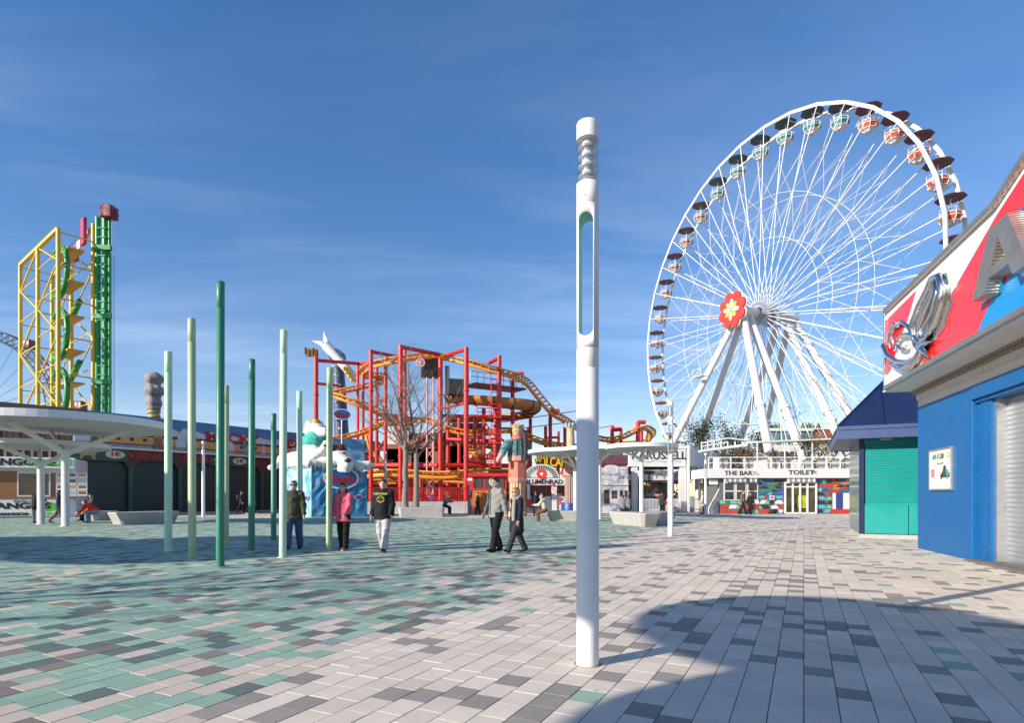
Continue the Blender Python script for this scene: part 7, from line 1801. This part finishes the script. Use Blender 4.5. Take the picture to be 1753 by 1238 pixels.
# five walkers in front
person('person in olive jacket, blue jeans and pale beanie behind a mint pole', gnd(503, 941), 1.73, (.12, -1), legs=((-.22, .12), (.26, .10)), arms=((.12, .22, .25), (-.1, .25, .3)), top=C_olive, low=C_jean, shoe=C_shoeK, hair=M_hairD, style='short', hem=.07, loose=.022, vox=.010, extras=('beanie', 'shades', 'collar', 'whitesole', 'zip'), head_turn=.1, build_=1.08)
person('person in bright pink jacket and black trousers looking sideways', gnd(587.5, 942.5), 1.66, (-.25, -1), legs=((.10, .05), (-.12, .08)), arms=((.25, .10, .55), (.05, .14, .2)), top=C_pink, low=C_blk, shoe=C_shoeR, hair=M_hairD, style='bob', hem=.12, loose=.016, vox=.010, extras=('hood', 'zip', 'whitesole'), head_turn=.35)
person('person in black hoodie with yellow print and light grey trousers', gnd(656, 944), 1.77, (-.12, -1), legs=((.30, .10), (-.20, .30)), arms=((.02, .17, .35), (.02, .17, .3)), top=C_blk, low=C_lgrey, shoe=fab('shoe_brown', (.06, .04, .025)), hair=M_hairBr, style='short', hem=.07, loose=.030, vox=.010, extras=('hood', 'print'), head_turn=.15, head_tilt=-.2)
person('bearded person in grey jacket and black trousers walking left', gnd(849, 945), 1.80, (-.80, -.62), legs=((.22, .05), (-.12, .22)), arms=((-.28, .16, .15), (.12, .14, .35)), top=C_grey, low=C_blk, shoe=C_shoeK, hair=M_hairD, style='short', hem=.06, loose=.014, vox=.010, extras=('collar', 'zip'), head_turn=.25)
person('person with long blond hair, dark coat and grey scarf walking left', gnd(884.5, 946), 1.60, (-.85, -.55), legs=((.42, .05), (-.34, .12)), arms=((.10, .16, .2), (-.30, .14, .1)), top=C_navy, low=C_char, shoe=C_shoeK, hair=M_hairB, style='long', hem=.05, loose=.016, skirt=.26, vox=.010, extras=('scarf', 'shades', 'wind', 'whitesole'), head_turn=.25)
# background people
V2 = .022
person('seated person in dark t-shirt beside the orange one, left bench', gnd(152, 894) + Vector((0, .2, 0)), 1.78, (-.5, -.85), legs=((1.15, 1.2), (1.5, 1.5)), arms=((.6, .35, 1.3), (.5, .4, 1.2)), seat=.48, top=C_tshirt, low=C_navy, shoe=C_shoeK, hair=M_hairBr, vox=V2, sleeves=False, head_turn=.4)
person('seated person in orange red sweater bending forward, left bench', gnd(165, 895.5), 1.72, (-1, -.15), legs=((1.45, 1.5), (1.35, 1.4)), arms=((.15, .1, .5), (.1, .1, .5)), lean=.85, seat=.48, top=C_or, low=C_ljean, shoe=C_shoeK, hair=M_hairBr, vox=V2, loose=.02)
person('person in black top leaning at the drinks stand behind a stem', gnd(61, 896), 1.72, (-.3, .95), legs=((.1, .0), (-.1, .0)), arms=((.6, .1, .5), (.6, .1, .5)), lean=.35, top=C_blk, low=C_lav, shoe=C_shoeK, vox=V2)
person('person in checked shirt half hidden behind the canopy stem', gnd(101, 897), 1.62, (.8, .6), legs=((-.3, .4), (.2, .0)), top=C_plaid, low=C_taupe, shoe=C_shoeR, hair=M_hairD, style='bob', vox=V2, hem=.1)
person('person in dark coat with white shoes walking before the shutters', gnd(413, 880.5), 1.72, (.9, .2), legs=((.3, .1), (-.3, .2)), top=C_char, low=C_blk, shoe=C_shoeW, vox=V2, extras=('pack',))
person('person in dark clothes hidden behind the middle emerald pole', gnd(431, 881), 1.76, (.9, -.1), legs=((.3, .1), (-.35, .2)), top=C_blk, low=C_blk, shoe=C_shoeW, vox=V2)
person('person in grey coat seated at the right end of the planter', gnd(761, 883), 1.66, (.9, -.3), legs=((1.2, 1.2), (1.35, 1.4)), arms=((.6, .1, .9), (.6, .1, .9)), lean=.35, seat=.62, top=C_taupe, low=C_navy, shoe=C_shoeK, vox=V2, loose=.03, style='bob')
person('person in grey jacket sitting on the planter beside the blue one', gnd(724, 879.5) + Vector((0, .5, 0)), 1.70, (.3, .9), legs=((1.3, 1.3), (1.3, 1.3)), lean=.5, seat=.62, top=C_taupe, low=C_char, shoe=C_shoeK, vox=V2, loose=.03, hair=M_hairG)
person('person in blue jacket sitting on the far side of the planter', gnd(739, 879) + Vector((0, .6, 0)), 1.70, (-.2, .9), legs=((1.3, 1.3), (1.3, 1.3)), lean=.45, seat=.62, top=C_blue, low=C_char, shoe=C_shoeK, vox=V2, loose=.03)
person('dark dressed person standing right of the red info stele', gnd(818, 881), 1.60, (-.9, .2), legs=((.12, .0), (-.12, .1)), top=C_char, low=C_blk, shoe=C_shoeK, vox=V2)
person('person in navy jacket standing before the ticket gate', gnd(917, 884), 1.66, (.1, 1), legs=((.05, .0), (-.08, .1)), top=C_navy, low=C_char, shoe=C_shoeK, vox=V2, hair=M_hairBr)
person('person in cream coat with brown trousers seated on the low bench', gnd(934, 893.5) + Vector((0, .1, 0)), 1.68, (-.85, .3), legs=((1.2, 1.25), (1.4, 1.3)), arms=((.5, .1, .9), (.5, .1, .9)), lean=.3, seat=.55, top=C_cream, low=C_brn, shoe=fab('shoe_tan', (.25, .15, .07)), hair=M_hairG, vox=V2, loose=.035, hem=.05, extras=('hood',))
person('left person of the couple seated with backs turned on the ring bench', gnd(1066, 887), 1.72, (.15, 1), legs=((1.35, 1.4), (1.35, 1.4)), lean=.35, seat=.54, top=C_lav, low=C_jean, shoe=C_shoeK, vox=V2, loose=.03, hair=M_hairBr, head_tilt=.5)
person('right person of the couple seated with backs turned, dark hair', gnd(1076, 887), 1.70, (-.15, 1), legs=((1.35, 1.4), (1.35, 1.4)), lean=.4, seat=.54, top=C_lav, low=C_char, shoe=C_shoeK, vox=V2, loose=.03, hair=M_hairD, head_tilt=-.5)
person('person in dark coat with red shoulder bag watching the carousel', gnd(1134, 880), 1.60, (.05, 1), legs=((.05, .0), (-.1, .1)), top=C_char, low=C_blk, shoe=C_shoeK, vox=V2, loose=.05, hem=.18, hair=M_hairBr, extras=('bag',), build_=1.15)
person('person in cream coat standing beside the carousel corner post', gnd(1203, 880.5), 1.60, (-.9, .3), legs=((.1, .0), (-.1, .1)), top=C_cream, low=C_taupe, shoe=C_shoeK, vox=V2, loose=.03, hem=.25, hair=M_hairB, style='bob')
person('person in grey jacket and dark trousers walking before the bar, left of a pair', gnd(1272, 881.5), 1.76, (.55, -.5), legs=((-.35, .15), (.32, .05)), arms=((.1, .12, .2), (-.2, .12, .2)), top=C_taupe, low=C_blk, shoe=C_shoeK, vox=V2, hair=M_hairBr)
person('person in black coat walking before the bar, right of a pair', gnd(1285, 881.5), 1.58, (-.5, -.6), legs=((.25, .05), (-.2, .2)), top=C_blk, low=C_blk, shoe=C_shoeK, vox=V2, hair=M_hairBr, style='bob', extras=('shades',), hem=.12)
person('person in black jacket standing at the gate counter', gnd(929, 880) + Vector((0, 1.5, 0)), 1.65, (.2, 1), top=C_blk, low=C_blk, shoe=C_shoeK, vox=V2)
